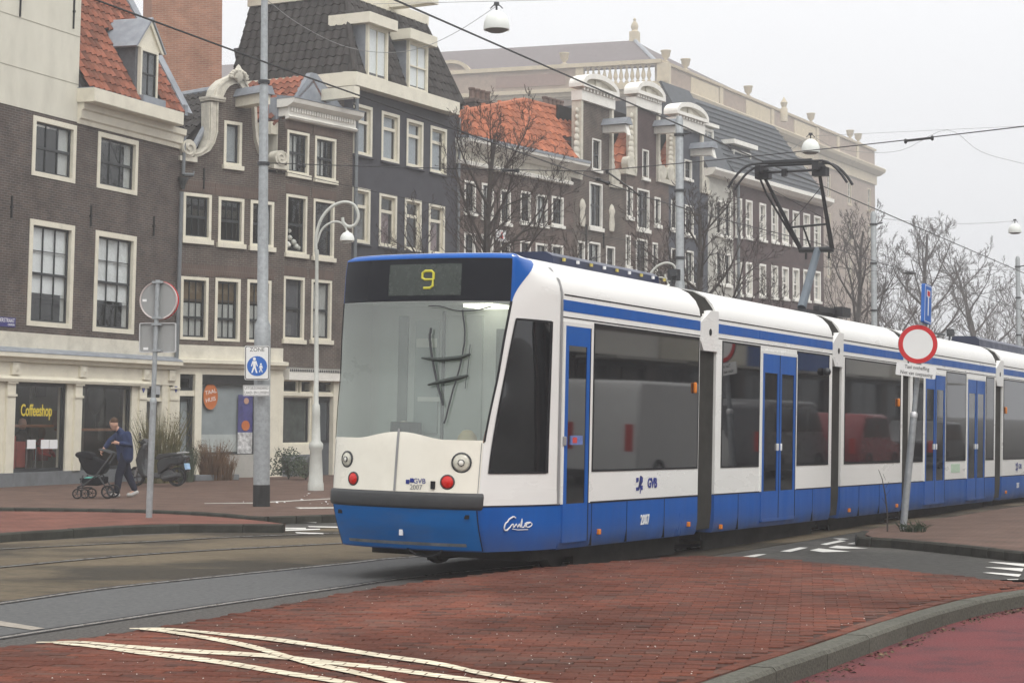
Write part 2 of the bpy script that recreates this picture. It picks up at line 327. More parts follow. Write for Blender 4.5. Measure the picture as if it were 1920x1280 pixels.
# bricks
def inside(p, poly):
    c = False; j = len(poly)-1
    for i in range(len(poly)):
        a_, b_ = poly[i], poly[j]
        if (a_.y > p.y) != (b_.y > p.y) and p.x < (b_.x-a_.x)*(p.y-a_.y)/(b_.y-a_.y)+a_.x: c = not c
        j = i
    return c
def brick_mesh_data(l, wid, h, ch=.006):
    x, y = l/2, wid/2
    v = [(-x,-y,0),(x,-y,0),(x,y,0),(-x,y,0),(-x,-y,h-ch),(x,-y,h-ch),(x,y,h-ch),(-x,y,h-ch),(-x+ch,-y+ch,h),(x-ch,-y+ch,h),(x-ch,y-ch,h),(-x+ch,y-ch,h)]
    f = [(0,1,5,4),(1,2,6,5),(2,3,7,6),(3,0,4,7),(4,5,9,8),(5,6,10,9),(6,7,11,10),(7,4,8,11),(8,9,10,11)]
    return v, f
def brickpiece(name, use_attr):
    m = bpy.data.materials.new(name); m.use_nodes = True; N = m.node_tree.nodes; L = m.node_tree.links; p = N['Principled BSDF']
    p.inputs['Roughness'].default_value = .85; p.inputs['Specular IOR Level'].default_value = .06
    if use_attr: s_ = N.new('ShaderNodeAttribute'); s_.attribute_name = 'tint'; src = s_.outputs['Fac']
    else: s_ = N.new('ShaderNodeObjectInfo'); src = s_.outputs['Random']
    cr = N.new('ShaderNodeValToRGB'); e = cr.color_ramp
    cols = [(0,(.095,.036,.026)),(.2,(.122,.043,.029)),(.45,(.105,.045,.033)),(.7,(.145,.050,.032)),(.86,(.070,.035,.028)),(1,(.118,.060,.045))]
    e.elements[0].position = 0; e.elements[0].color = cols[0][1]+(1,); e.elements[1].position = 1; e.elements[1].color = cols[-1][1]+(1,)
    for ps, c_ in cols[1:-1]: q = e.elements.new(ps); q.color = c_+(1,)
    L.new(src, cr.inputs[0])
    ge = N.new('ShaderNodeNewGeometry')
    n1 = N.new('ShaderNodeTexNoise'); n1.inputs['Scale'].default_value = .55; n1.inputs['Detail'].default_value = 6; L.new(ge.outputs['Position'], n1.inputs['Vector'])
    mr = N.new('ShaderNodeMapRange'); L.new(n1.outputs['Fac'], mr.inputs[0]); mr.inputs[1].default_value = .35; mr.inputs[2].default_value = .68; mr.inputs[3].default_value = 1.3; mr.inputs[4].default_value = .6
    n2 = N.new('ShaderNodeTexNoise'); n2.inputs['Scale'].default_value = 45; n2.inputs['Detail'].default_value = 4; L.new(ge.outputs['Position'], n2.inputs['Vector'])
    mr2 = N.new('ShaderNodeMapRange'); L.new(n2.outputs['Fac'], mr2.inputs[0]); mr2.inputs[1].default_value = .3; mr2.inputs[2].default_value = .7; mr2.inputs[3].default_value = .78; mr2.inputs[4].default_value = 1.22
    mm = N.new('ShaderNodeMath'); mm.operation = 'MULTIPLY'; L.new(mr.outputs[0], mm.inputs[0]); L.new(mr2.outputs[0], mm.inputs[1])
    x = N.new('ShaderNodeMix'); x.data_type = 'RGBA'; x.blend_type = 'MULTIPLY'; x.inputs['Factor'].default_value = 1; L.new(cr.outputs[0], x.inputs['A']); L.new(mm.outputs[0], x.inputs['B'])
    # grey dust in drifts
    n3 = N.new('ShaderNodeTexNoise'); n3.inputs['Scale'].default_value = 1.3; n3.inputs['Detail'].default_value = 7; L.new(ge.outputs['Position'], n3.inputs['Vector'])
    m3 = N.new('ShaderNodeMapRange'); L.new(n3.outputs['Fac'], m3.inputs[0]); m3.inputs[1].default_value = .5; m3.inputs[2].default_value = .75; m3.inputs[3].default_value = 0; m3.inputs[4].default_value = .3
    y = N.new('ShaderNodeMix'); y.data_type = 'RGBA'; L.new(m3.outputs[0], y.inputs['Factor']); L.new(x.outputs['Result'], y.inputs['A']); y.inputs['B'].default_value = (.115,.085,.072,1)
    L.new(y.outputs['Result'], p.inputs['Base Color'])
    bp = N.new('ShaderNodeBump'); bp.inputs['Strength'].default_value = .35; bp.inputs['Distance'].default_value = .006; L.new(n2.outputs['Fac'], bp.inputs['Height']); L.new(bp.outputs[0], p.inputs['Normal'])
    return m
BRK_O, BRK_A = brickpiece('clinker_brick', False), brickpiece('clinker_brick_field', True)
BA = R(-9); bx, by = Vector((math.cos(BA), math.sin(BA), 0)), Vector((-math.sin(BA), math.cos(BA), 0))
bl, bw_ = .2, .1; BH = .047
edge_b = off(mid, wd/2 + .012); edge_b2 = off(mid, wd/2 + .115)
ipoly_in = zset(isl + [p for p in reversed(edge_b2)] + near_cut, 0)
v0, f0 = brick_mesh_data(bl-.004, bw_-.004, BH, .004)
bm_ = MB(); bm_.add(v0, f0); brick_me = bm_.mesh('brick', BRK_O)
cand = []
for r in range(-40, 290):
    for c in range(-90, 140):
        p = bx*((c + (.5 if r % 2 else 0))*bl) + by*(r*bw_) + Vector((1.5, 8, 0))
        if p.y < 9.8 or p.y > 24 or abs(p.x) > .285*p.y + .3: continue
        if all(inside(p + bx*dx + by*dy, ipoly_in) for dx, dy in ((-.06,0),(.06,0),(0,-.03),(0,.03))): cand.append(p)
cand.sort(key=lambda p: p.x*p.x + p.y*p.y)
def inframe(p):
    d = p - Vector((0,0,CH-ZI)); yy = d.y*math.cos(PITCH) + (d.z)*math.sin(PITCH); return abs(d.x/d.y) < .27 and (CY - F*(-(CH-ZI)*math.cos(PITCH) - d.y*math.sin(PITCH))/d.y*1.0) < 1300
near, far = [], []
for p in cand:
    q = Vector((p.x, p.y, ZI)); dd = q - Vector((0,0,CH)); zc = dd.y*math.cos(PITCH) + dd.z*math.sin(PITCH); yc = -dd.y*math.sin(PITCH) + dd.z*math.cos(PITCH)
    py = CY - F*yc/zc; px = CX + F*dd.x/zc
    if py > 1300: far.append(p)
    elif len(near) < 300 and -20 < px < 1940 : near.append(p)
    else: far.append(p)
for p in near:
    o = link('brick', brick_me, isl_obj); o.location = (p.x, p.y, ZI - BH + random.uniform(-.004, .003)); o.rotation_euler = (random.uniform(-.012,.012), random.uniform(-.008,.008), BA + random.uniform(-.01,.01))
fb = MB(); tint = []
for p in far:
    M = Matrix.Translation((p.x, p.y, ZI - BH + random.uniform(-.004, .003))) @ Matrix.Rotation(BA + random.uniform(-.01,.01), 4, 'Z') @ Matrix.Rotation(random.uniform(-.012,.012), 4, 'X')
    fb.add([M @ Vector(v) for v in v0], f0); tint += [random.random()]*len(f0)
# the course of bricks laid along the kerb
d_ = 0; eb = edge_b
mid_course = off(mid, wd/2 + .062); acc = 0
for i in range(1, len(mid_course)):
    A, B = mid_course[i-1], mid_course[i]; L_ = (B-A).length; t = (B-A)/L_; s_ = acc
    while s_ < L_:
        p = A + t*(s_+.1); M = Matrix.Translation((p.x, p.y, ZI-BH+random.uniform(-.003,.003))) @ Matrix.Rotation(math.atan2(t.y, t.x), 4, 'Z')
        if 9 < p.y < 26: fb.add([M @ Vector(v) for v in v0], f0); tint += [random.random()]*len(f0)
        s_ += .203
    acc = s_ - L_
me = fb.mesh('brick_field', BRK_A, fix=False); at_ = me.attributes.new('tint', 'FLOAT', 'FACE'); at_.data.foreach_set('value', tint)
tag(link('brick_field', me, isl_obj), kind='stuff')
# red cycle path
cyc = [p for p in off(mid, -wd/2 + .004)]
tag(flat('cycle_path', zset(cyc + [Vector((30, 16, 0)), Vector((30, 5, 0)), Vector((cyc[0].x, 5, 0))], 0), .0, REDPATH, .01), kind='structure')
# left traffic island
ZP = .12
li_front = gcurve([(-420,1040),(-200,1018),(0,1000),(140,991),(283,983),(400,982.5),(531,983)], ZP, 6)
kerb('kerb', zset(off(li_front, .08), 0), .16, -.05, ZP+.003, KERB, 1.0)
li_back = gcurve([(-420,962),(0,958),(250,961),(400,968),(500,977)], ZP, 6)
tag(flat('traffic_island', zset(off(li_front, .16) + list(reversed(li_back)), 0), ZP, PAVER, .16), kind='structure')
# pavement in front of the houses
fp = gcurve([(-600,945),(-200,948),(0,951),(150,953),(290,956),(420,963),(470,968.5),(520,968),(640,964),(900,955)], ZP, 6)
kerb('kerb', zset(off(fp, .07), 0), .14, -.05, ZP+.003, KERB, .5)
fe = off(fp, .14); dd = fwd
tail = [fe[-1] + dd*60, Vector((60, 150, 0)), Vector((-60, 150, 0)), Vector((-60, fe[0].y, 0))]
tag(flat('pavement', zset(fe + tail, 0), ZP, PAVE, .16), kind='structure')
# right-hand island with the no-entry sign
ri = gcurve([(1612,995),(1604,1000),(1606,1006),(1630,1008),(1662,1009),(1780,1020),(1916,1034.5),(2050,1048),(2250,1066)], ZP, 6)
kerb('kerb', zset(off(ri, .07), 0), .14, -.05, ZP+.003, KERB, .35)
re_ = off(ri, .14)
rb = gcurve([(2250,915),(1920,948),(1800,966),(1700,980),(1640,990),(1618,994)], ZP, 4)
tag(flat('sign_island', zset(re_ + rb, 0), ZP, PAVE, .16), kind='structure')
tag(flat('right_roadway', [Vector((6.4,16.2,0)), Vector((40,20,0)), Vector((40,60,0)), Vector((30,75,0)), Vector((3,24,0)), Vector((2.5,20.2,0))], -.002, ASPH, .008), kind='structure')
# painted markings
def ribbon_px(name, pts, half, z, m, n=8):
    c = curve_px(pts, n); k = len(c)
    hs_ = [.82*(half[0] + (half[1]-half[0])*min(1, i/(k*.35))) for i in range(k)]
    b = MB(); b.strip([gp(x, y-h, z) for (x, y), h in zip(c, hs_)], [gp(x, y+h, z) for (x, y), h in zip(c, hs_)])
    return tag(b.build(name, m), kind='structure')
ZM = ZI + .0045
for pts, h_ in (
  ([(68,1203),(150,1202.5),(233,1210),(333,1218),(500,1228),(640,1243),(717,1251),(820,1265),(954,1282),(1060,1297)], (1,4.6)),
  ([(100,1204),(173,1210),(267,1222),(400,1238),(533,1260),(640,1277),(760,1300)], (1.5,5)),
  ([(243,1177),(317,1178),(417,1187.5),(517,1198),(640,1216),(717,1228),(827,1244),(905,1261),(1025,1281),(1100,1294)], (1,4.4)),
  ([(262,1178),(300,1181),(383,1193.5),(467,1210),(533,1228),(583,1242),(674,1261),(749,1280),(820,1298)], (1.5,5))):
    ribbon_px('painted_line', pts, h_, ZM, PAINTC); ZM += .0012
def mark(px, z=.005, m=PAINT):
    b = MB(); b.add([gp(x, y, z) for x, y in px], [tuple(range(len(px)))]); return tag(b.build('road_marking', m), kind='structure')
def mcrop(l, ox, oy, k): return [(ox + x*k, oy + y*k) for x, y in l]
for q in ([(600,975),(735,952),(840,948),(720,978)], [(975,922),(1165,882),(1255,884),(1075,928)], [(1375,852),(1570,810),(1635,818),(1440,858)], [(1500,792),(1600,793),(1665,800),(1570,803)],
          [(1270,912),(1360,892),(1680,924),(1400,930)], [(1455,886),(1540,864),(1855,893),(1600,895)], [(1645,848),(1730,828),(1920,855),(1800,858)]):
    mark(mcrop(q, 1280, 860, .1875))
for q in ([(1760,218),(1800,218),(1930,228),(1930,235)], [(1745,240),(1790,240),(1930,250),(1930,257)], [(1728,262),(1770,262),(1930,272),(1930,287)], [(1710,289),(1760,290),(1918,295),(1910,312)], [(1700,318),(1745,317),(1905,327),(1893,340)], [(1830,353),(1890,352),(1888,360),(1840,359)]):
    mark(mcrop(q, 1240, 960, .3542))
for q in ([(1440,228),(1780,232),(1780,238),(1520,236)], [(1600,266),(1720,266),(1720,272),(1600,272)], [(1600,276),(1800,271),(1800,277),(1600,284)], [(1730,257),(1900,260),(1900,266),(1740,262)], [(1660,291),(1820,296),(1820,302),(1670,297)]):
    mark(mcrop(q, 0, 900, .3333))
for q in ([(1150,128),(1420,125),(1900,99),(1900,103),(1430,129),(1150,131)], [(1660,152),(1900,150),(1900,157),(1690,160)]):
    mark(mcrop(q, 0, 900, .3333), ZP+.006, mat('thin_worn_paint', (.45,.43,.39), .8, .3, 10, dirt=.7, dirtc=(.16,.12,.1), dscale=4))
mark([(-200,1158),(0,1163),(84,1177),(60,1180),(0,1172),(-200,1168)], .005, mat('worn_road_paint', (.3,.27,.23), .8, .3, 10, dirt=.6, dscale=5))
# ------------------------------------------------------------------ the tram
TW = mat('tram_white', (.78,.775,.745), .3, .03, 1.2, coat=.15, dirt=.1, dirtc=(.55,.52,.47), dscale=.9, aniso=(.5,1,2))
TWF = mat('tram_cream_white', (.80,.765,.66), .32, .04, 1.5, coat=.3, dirt=.2, dirtc=(.5,.44,.34), dscale=2.4)
TB = mat('tram_blue', (.001,.088,.37), .35, .06, 1.5, spec=.2, coat=0, dirt=.3, dirtc=(.03,.06,.2), dscale=.7, aniso=(3,3,.45))
def skirt_dust(m, c, z0, z1, amt):                             # road dust thrown up along the foot of the skirt
    N = m.node_tree.nodes; L = m.node_tree.links; p = N['Principled BSDF']; src = p.inputs['Base Color'].links[0].from_socket
    tc = N.new('ShaderNodeTexCoord'); sp = N.new('ShaderNodeSeparateXYZ'); L.new(tc.outputs['Object'], sp.inputs[0])
    mr = N.new('ShaderNodeMapRange'); mr.inputs[1].default_value = z0; mr.inputs[2].default_value = z1; mr.inputs[3].default_value = amt; mr.inputs[4].default_value = 0; L.new(sp.outputs[2], mr.inputs[0])
    n = N.new('ShaderNodeTexNoise'); n.inputs['Scale'].default_value = 2.2; n.inputs['Detail'].default_value = 7; L.new(tc.outputs['Object'], n.inputs['Vector'])
    mu = N.new('ShaderNodeMath'); mu.operation = 'MULTIPLY'; L.new(mr.outputs[0], mu.inputs[0]); L.new(n.outputs['Fac'], mu.inputs[1])
    x = N.new('ShaderNodeMix'); x.data_type = 'RGBA'; L.new(mu.outputs[0], x.inputs['Factor']); L.new(src, x.inputs['A']); x.inputs['B'].default_value = c + (1,); L.new(x.outputs['Result'], p.inputs['Base Color'])
skirt_dust(TB, (.075,.075,.08), .3, .6, .95)
TBF = mat('tram_blue_dusty', (.004,.13,.42), .4, .12, 1.5, spec=.2, coat=0, dirt=.5, dirtc=(.10,.12,.16), dscale=1.1, aniso=(1,.6,2.2))
TDARK = mat('tram_bumper', (.035,.036,.038), .55, .15, 4)
TGLASS = mat('tinted_tram_glass', (.006,.0065,.008), .03, .0, spec=1.0)
TGLASS.node_tree.nodes['Principled BSDF'].inputs['IOR'].default_value = 1.5
WSHIELD = glassmat('windscreen_glass', (.80,.86,.82), 1.8, .02, .2, (.42,.47,.43))
GREY = mat('grey_seal', (.25,.25,.25), .5, .1)
BELL = mat('bellows_rubber', (.05,.048,.043), .6, .2, 5)
ORANGE = mat('orange_lens', (.75,.22,.02), .25, .05); REDL = mat('red_lens', (.62,.015,.01), .2, .05)
NAVY = mat('navy_print', (.015,.03,.22), .4, 0); PRINTW = mat('white_print', (.8,.8,.8), .4, 0)
DIRTY = mat('underframe_grime', (.035,.033,.03), .85, .35, 3)
TF = Frame(Vector((.491, 20.0, 0)), 27.6, 0, .5, 1.1)
tram = empty('tram', TF.M, 'blue and white low-floor tram, line 9, filling the right half of the street', 'tram')
W_ = 2.4
def half(z):                                                 # side inset of the body at a height
    t = [(.25,.06),(.32,.02),(.45,0),(3.02,0),(3.12,.02),(3.22,.07),(3.32,.17),(3.39,.31),(3.43,.5),(3.45,.8)]
    for (a, b), (c, d) in zip(t, t[1:]):
        if z <= c: return b + (d-b)*(z-a)/(c-a)
    return .8
def lerp(t, x):
    for (a, b), (c, d) in zip(t, t[1:]):
        if x <= c: return b + (d-b)*max(0, (x-a))/(c-a)
    return t[-1][1]
XC = [(.3,-1.02),(.55,-1.15),(.74,-1.21),(.9,-1.20),(1.45,-1.15),(1.75,-1.09),(2.1,-1.0),(2.5,-.94),(2.9,-.86),(3.2,-.84),(3.36,-.82),(3.40,-.76)]
YC = [(.3,.33),(.9,.31),(1.45,.30),(2.1,.24),(2.9,.17),(3.2,.17),(3.36,.18),(3.40,.24)]
def S(a, z, o=0.0):                                           # nose surface: a=-1 side near, 0 centre, 1 far side
    def pt(a):
        s_ = -1 if a < 0 else 1; A = abs(a); xc, yc = lerp(XC, z), lerp(YC, z); bow = .2
        if A <= .5:
            b = A/.5; p0, p1, p2 = (xc-bow, 1.2), (xc-bow, .55), (xc, yc); k = 1-b
            x = k*k*p0[0] + 2*k*b*p1[0] + b*b*p2[0]; y = k*k*p0[1] + 2*k*b*p1[1] + b*b*p2[1]
        else:
            c = (A-.5)/.5; hh = half(z); p0, p1, p2, p3 = (xc, yc), (xc+.1, yc-.05), (-.42, hh+.02), (0, hh); k = 1-c
            x = k**3*p0[0] + 3*k*k*c*p1[0] + 3*k*c*c*p2[0] + c**3*p3[0]; y = k**3*p0[1] + 3*k*k*c*p1[1] + 3*k*c*c*p2[1] + c**3*p3[1]
        return Vector((x, y if s_ < 0 else W_-y, z))
    p = pt(a)
    if o:
        t = pt(min(1, a+.01)) - pt(max(-1, a-.01)); n = Vector((t.y, -t.x, 0)).normalized()*-1
        if n.x > .2 or (p - Vector((.5,1.2,z))).dot(n) < 0: n = -n
        p = p + n*o
    return p
def find_a(px, z, lo=-1.0, hi=1.0):                           # nose parameter under a photo column at a height
    best = None
    for i in range(401):
        a = lo + (hi-lo)*i/400; q = TF.M @ S(a, z); dd = q - Vector((0,0,CH))
        x = CX + F*dd.x/(dd.y*math.cos(PITCH) + dd.z*math.sin(PITCH))
        if best is None or abs(x-px) < best[0]: best = (abs(x-px), a)
    return best[1]
def patch(name, m, a0, a1, zs, o, parent, na=24, smooth='all'):  # a0/a1: numbers or functions of z
    rows = []
    for z in zs:
        l = a0(z) if callable(a0) else a0; r = a1(z) if callable(a1) else a1
        rows.append([S(l + (r-l)*i/na, z, o) for i in range(na+1)])
    b = MB(); b.grid(rows); ob = b.build(name, m, parent, smooth, fix=False)
    return ob
def zr(a, b, n): return [a + (b-a)*i/n for i in range(n+1)]
# --- straight section shell
def shell(name, s0, s1, z0, z1, m, parent, n=1):
    zs = sorted(set([z0, z1] + [z for z in (.32,.45,3.02,3.07,3.12,3.17,3.22,3.27,3.32,3.355,3.39,3.41,3.43,3.44,3.45) if z0 < z < z1]))
    ring = [(half(z), z) for z in zs]; ring = ring + [(W_-y, z) for y, z in reversed(ring)]
    b = MB(); k = len(ring)
    for s_ in (s0, s1): b.add([(s_, y, z) for y, z in ring], [])
    b.f = [(i, (i+1)%k, k+(i+1)%k, k+i) for i in range(k)] + [tuple(range(k)), tuple(range(2*k-1, k-1, -1))]; b.mi = [0]*len(b.f)
    return b.build(name, m, parent, True)
ZB = .775                                                     # blue / white boundary
def side_box(b, s0, s1, z0, z1, out=.006, dep=.03): b.box(s0, s1, -out, dep, z0, z1)
def line(parent, s0, s1, z, h=.014, m=None, name='trim_line'):
    b = MB(); side_box(b, s0, s1, z-h/2, z+h/2, .004); return b.build(name, m or BLACK, parent)
def side_window(parent, s0, s1, z0, z1, name='window'):
    b = MB(); side_box(b, s0, s1, z0, z1, .006); o = b.build(name, TGLASS, parent)
    f = MB(); t = .022
    for q in ((s0-t, s1+t, z1, z1+t), (s0-t, s1+t, z0-t, z0), (s0-t, s0, z0, z1), (s1, s1+t, z0, z1)): side_box(f, *q, .008)
    f.build('window_seal', BLACK, parent); return o
def leaf(parent, s0, s1, zt, gz0, gz1, name='door'):
    b = MB(); z0 = .36
    fr = .1 if s1-s0 > .7 else .085
    for q in ((s0, s1, gz1, zt), (s0, s1, z0, gz0), (s0, s0+fr, gz0, gz1), (s1-fr, s1, gz0, gz1)): side_box(b, *q, .012)
    b.build(name, TB, parent)
    b = MB(); side_box(b, s0+fr, s1-fr, gz0, gz1, .005); b.build('door_glass', TGLASS, parent)
    b = MB(); side_box(b, s1-.008, s1+.008, z0, zt, .016); b.build('door_rubber', BLACK, parent)
def framing(parent, s0, s1, zt, z0=ZB):
    b = MB(); t = .05
    for q in ((s0-t, s1+t, zt, zt+t*.9), (s0-t, s0, z0, zt), (s1, s1+t, z0, zt)): side_box(b, *q, .014)
    b.build('door_frame', TW, parent)
def indicator(parent, s, z, m=ORANGE, w_=.05, h=.06, nm='marker_light'):
    b = MB(); b.box(s-w_/2, s+w_/2, -.03, .01, z-h/2, z+h/2); b.build(nm, m, parent, bevel=.008)
def px_s(px, py=800): return TF.sz(px, py)[0]
def px_z(px, py): return TF.sz(px, py)[1]
sx = {k: px_s(v) for k, v in dict(a1=1310, b0=1341, b1=1559, c0=1577, c1=1692, d0=1706, d1=1866, e0=1879).items()}
E1 = sx['e0'] + sx['a1']
Z_LINE, Z_ST1, Z_ST0, Z_WT, Z_WB = 3.02, 2.965, 2.845, 2.735, 1.135
# section 1
s1o = empty('front_section'); s1o.parent = tram
shell('body_shell', 0, sx['a1'], ZB, 3.45, TW, s1o); shell('blue_skirt', 0.0, sx['a1'], .29, ZB, TB, s1o)
patch('nose_shell', TW, -1, 1, zr(.9,3.45,40), 0, s1o, 64)
patch('nose_skirt', TB, -1, 1, zr(.30, .9, 8), 0, s1o, 64)
cap = MB(); ring = [S(-1 + 2*i/40, 3.399) for i in range(41)]; cap.add(ring, [tuple(range(41))]); cap.build('nose_roof', TB, s1o)
cap = MB(); ring = [S(-1 + 2*i/40, .305) for i in range(41)]; cap.add(ring, [tuple(range(41))]); cap.build('nose_floor', DIRTY, s1o)
# the white flank of the nose down to the blue line
wf = patch('white_flank', TW, lambda z: -1, lambda z: -.53, zr(ZB, .92, 3), .004, s1o, 24)
patch('white_flank', TW, lambda z: .53, lambda z: 1, zr(ZB, .92, 3), .004, s1o, 24)
patch('flank_line', BLACK, -1, -.53, [ZB-.008, ZB+.006], .007, s1o, 24)
# front: cream panel, bumper, blue apron
aW = .485
def arch(a): return .5*(1+math.cos(math.pi*min(1, abs(a)/.24)))
NA = 40
rows = []
for k in range(13):
    r = []
    for i in range(NA+1):
        a = -aW + 2*aW*i/NA; top = 1.445 + .072*arch(a+.0); z = .905 + (top-.905)*k/12; r.append(S(a, z, .012))
    rows.append(r)
b = MB(); b.grid(rows); fpn = b.build('front_panel', TWF, s1o, 'all', fix=False)
patch('panel_seam', GREY, -.003, .008, zr(.91, 1.55, 8), .0165, s1o, 2)
patch('panel_seam', GREY, -.478, -.472, zr(.9, 1.42, 8), .0165, s1o, 2)
patch('panel_seam', GREY, .472, .478, zr(.9, 1.42, 8), .0165, s1o, 2)
rows = []
for z, o_ in ((.735,.0),(.742,.02),(.765,.032),(.87,.032),(.897,.024),(.905,.0)): rows.append([S(-.525 + 1.05*i/40, z, o_) for i in range(41)])
b = MB(); b.grid(rows); b.build('bumper', TDARK, s1o, 'all', fix=False)
patch('apron', TBF, -.47, .47, zr(.315,.735,6), .01, s1o, 32)
patch('apron_seam', BLACK, lambda z: -.475-.015*(z-.3), lambda z: -.467-.015*(z-.3), zr(.31,.73,4), .013, s1o, 2)
patch('apron_seam', BLACK, lambda z: .465, lambda z: .473, zr(.31,.73,4), .013, s1o, 2)
patch('apron_lip', mat('scraped_lip', (.16,.18,.2), .5, .4, 6, dirt=.7, dirtc=(.2,.15,.08), dscale=3), -.36, .34, [.352,.372,.385], .0145, s1o, 30)
# windscreen
rows = []
for k in range(25):
    r = []
    for i in range(NA+1):
        a = -.497 + .994*i/NA; bot = 1.445 + .072*arch(a); z = bot + (2.885-bot)*k/24; r.append(S(a, z, .008 if bot > 1.45 else .008))
    rows.append(r)
b = MB(); b.grid(rows)
# the nose shell needs an opening behind the glass: rebuild it in pieces
bpy.data.objects.remove(bpy.data.objects['nose_shell'])
b.build('windscreen', WSHIELD, s1o, 'all', fix=False)
patch('windscreen_seal', BLACK, -.505, -.488, zr(1.43, 2.89, 16), .011, s1o, 2)
patch('windscreen_seal', BLACK, .488, .505, zr(1.43, 2.89, 16), .011, s1o, 2)
patch('nose_pillar', TW, -1, -.498, zr(.9, 2.88, 30), 0, s1o, 30)
patch('nose_pillar', TW, .498, 1, zr(.9, 2.88, 30), 0, s1o, 30)
patch('nose_front', TW, -.498, .498, zr(.9, 1.42, 6), 0, s1o, 30)
patch('nose_crown', TW, -1, 1, zr(2.88, 3.40, 14), 0, s1o, 64)
patch('display_panel', mat('display_black', (.006,.007,.011), .15, 0, spec=.2), -.49, .49, zr(2.89, 3.34, 8), .012, s1o, 30)
ae = lambda z: -.5 - .36*max(0, min(1, (z-2.9)/.46))**1.25
patch('blue_crown', TB, ae, -.485, zr(2.89, 3.397, 12), .006, s1o, 16)
patch('blue_crown', TB, .485, lambda z: -ae(z), zr(2.89, 3.397, 12), .006, s1o, 16)
patch('blue_crown', TB, -.49, .49, zr(3.34, 3.397, 3), .006, s1o, 30)
patch('display_screen', mat('display_screen', (.035,.045,.038), .25, .1, 20), -.215, .145, zr(2.95, 3.28, 6), .016, s1o, 20)
AMBER = emitmat('amber_display', (.5,.46,.05), .16)
nine = []
def dig(pts):
    for k, (u_, v_) in enumerate(pts): nine.append((u_, v_))
# the figure 9 from short strokes on the display surface
a9, z9 = find_a(804, 3.12), 3.115
st = [(.032,.0),(.032,.075),(.02,.1),(-.015,.1),(-.03,.075),(-.03,.02),(-.015,0),(.03,0),(.03,-.075),(.015,-.1),(-.02,-.1)]
b = MB(); P9 = [S(a9 - u_*.85, z9 + v_*.9, .02) for u_, v_ in st]
b.tube(P9, .014, 6); b.build('route_number', AMBER, s1o)
# cab interior behind the windscreen
cabm = mat('cab_lining', (.74,.77,.74), .8, .05); b = MB(); b.box(-.03, -.006, .12, 2.28, .6, 2.9); b.build('cab_partition', cabm, s1o)
b = MB(); b.box(-.9, -.04, .3, 2.1, .62, .66); b.build('cab_floor', mat('cab_floor', (.1,.1,.1), .8), s1o)
b = MB(); b.box(-1.05, -.55, .4, 2.0, 1.2, 1.42); b.build('dashboard', mat('dash', (.05,.05,.055), .6), s1o, bevel=.04)
b = MB(); b.tube([(-.3,1.75,.9),(-.3,1.75,1.62)], [.2,.17], 10); b.build('driver_seat', BLACK, s1o)
b = MB(); b.box(-.62, -.04, .28, 2.12, 2.9, 2.93); b.build('cab_ceiling', mat('cab_ceiling', (.6,.6,.56), .8), s1o)
for y0_, y1_, z0_, z1_, c_ in ((1.9,2.02,.7,2.8,(.25,.27,.26)), (1.5,1.8,1.5,2.75,(.42,.47,.46)), (1.52,1.78,2.45,2.55,(.9,.9,.85)), (.95,1.4,1.3,2.8,(.55,.58,.55)), (.42,.78,.8,2.65,(.2,.22,.21)), (1.45,1.75,1.85,1.9,(.88,.88,.84)), (1.43,1.46,.7,2.85,(.15,.16,.16))):
    b = MB(); b.box(-.05-.02*c_[0], -.008, y0_, y1_, z0_, z1_); b.build('cab_panel', mat(f'cab_panel_{c_[0]}', c_, .7, .08, 2), s1o)
b = MB(); b.box(-.5, -.1, .6, .95, 2.86, 2.9); b.build('cab_light', emitmat('cab_light', (1,.96,.82), 2.2), s1o)
for y_, c_, h_ in ((.62,(.55,.2,.08),1.18), (.95,(.62,.5,.3),1.12), (1.75,(.7,.62,.5),1.2), (1.95,(.5,.48,.42),1.08), (.45,(.75,.74,.7),1.1)):
    b = MB(); b.lathe([(.001,-.1),(.11,-.06),(.13,.1),(.1,.24),(.05,.3),(.001,.31)], Matrix.Translation((-.35, y_, h_+.12)), 12); b.build('cab_item', mat(f'cab_item_{y_}', c_, .8, .25, 8), s1o, 'all')
# wiper: blade arms and the twin brushes seen in front of the glass
def onglass(px, z, o=.05): return S(find_a(px, z, -.5, .5), z, o)
def wz(py): return 2.885 - (py-575)*(2.885-1.44)/(828-575)
b = MB()
for path, r_ in (([(836,798),(850,745),(866,690),(874,640),(870,592)], .009), ([(808,584),(830,585),(860,593),(895,592),(922,585)], .006), ([(812,625),(810,645),(816,690),(826,735),(834,765)], .013), ([(884,655),(879,700),(874,735)], .004)):
    b.tube([onglass(x, wz(y)) for x, y in curve_px(path, 6)], r_, 6)
b.build('wiper_arm', DARK, s1o)
for path in ([(795,680),(830,683),(865,679),(884,672)], [(806,729),(835,722),(862,716),(880,711)]):
    b = MB(); b.tube([onglass(x, wz(y), .055) for x, y in path], [.01,.024,.024,.012], 8); b.build('wiper_blade', mat('wiper_green_black', (.03,.04,.035), .5), s1o)
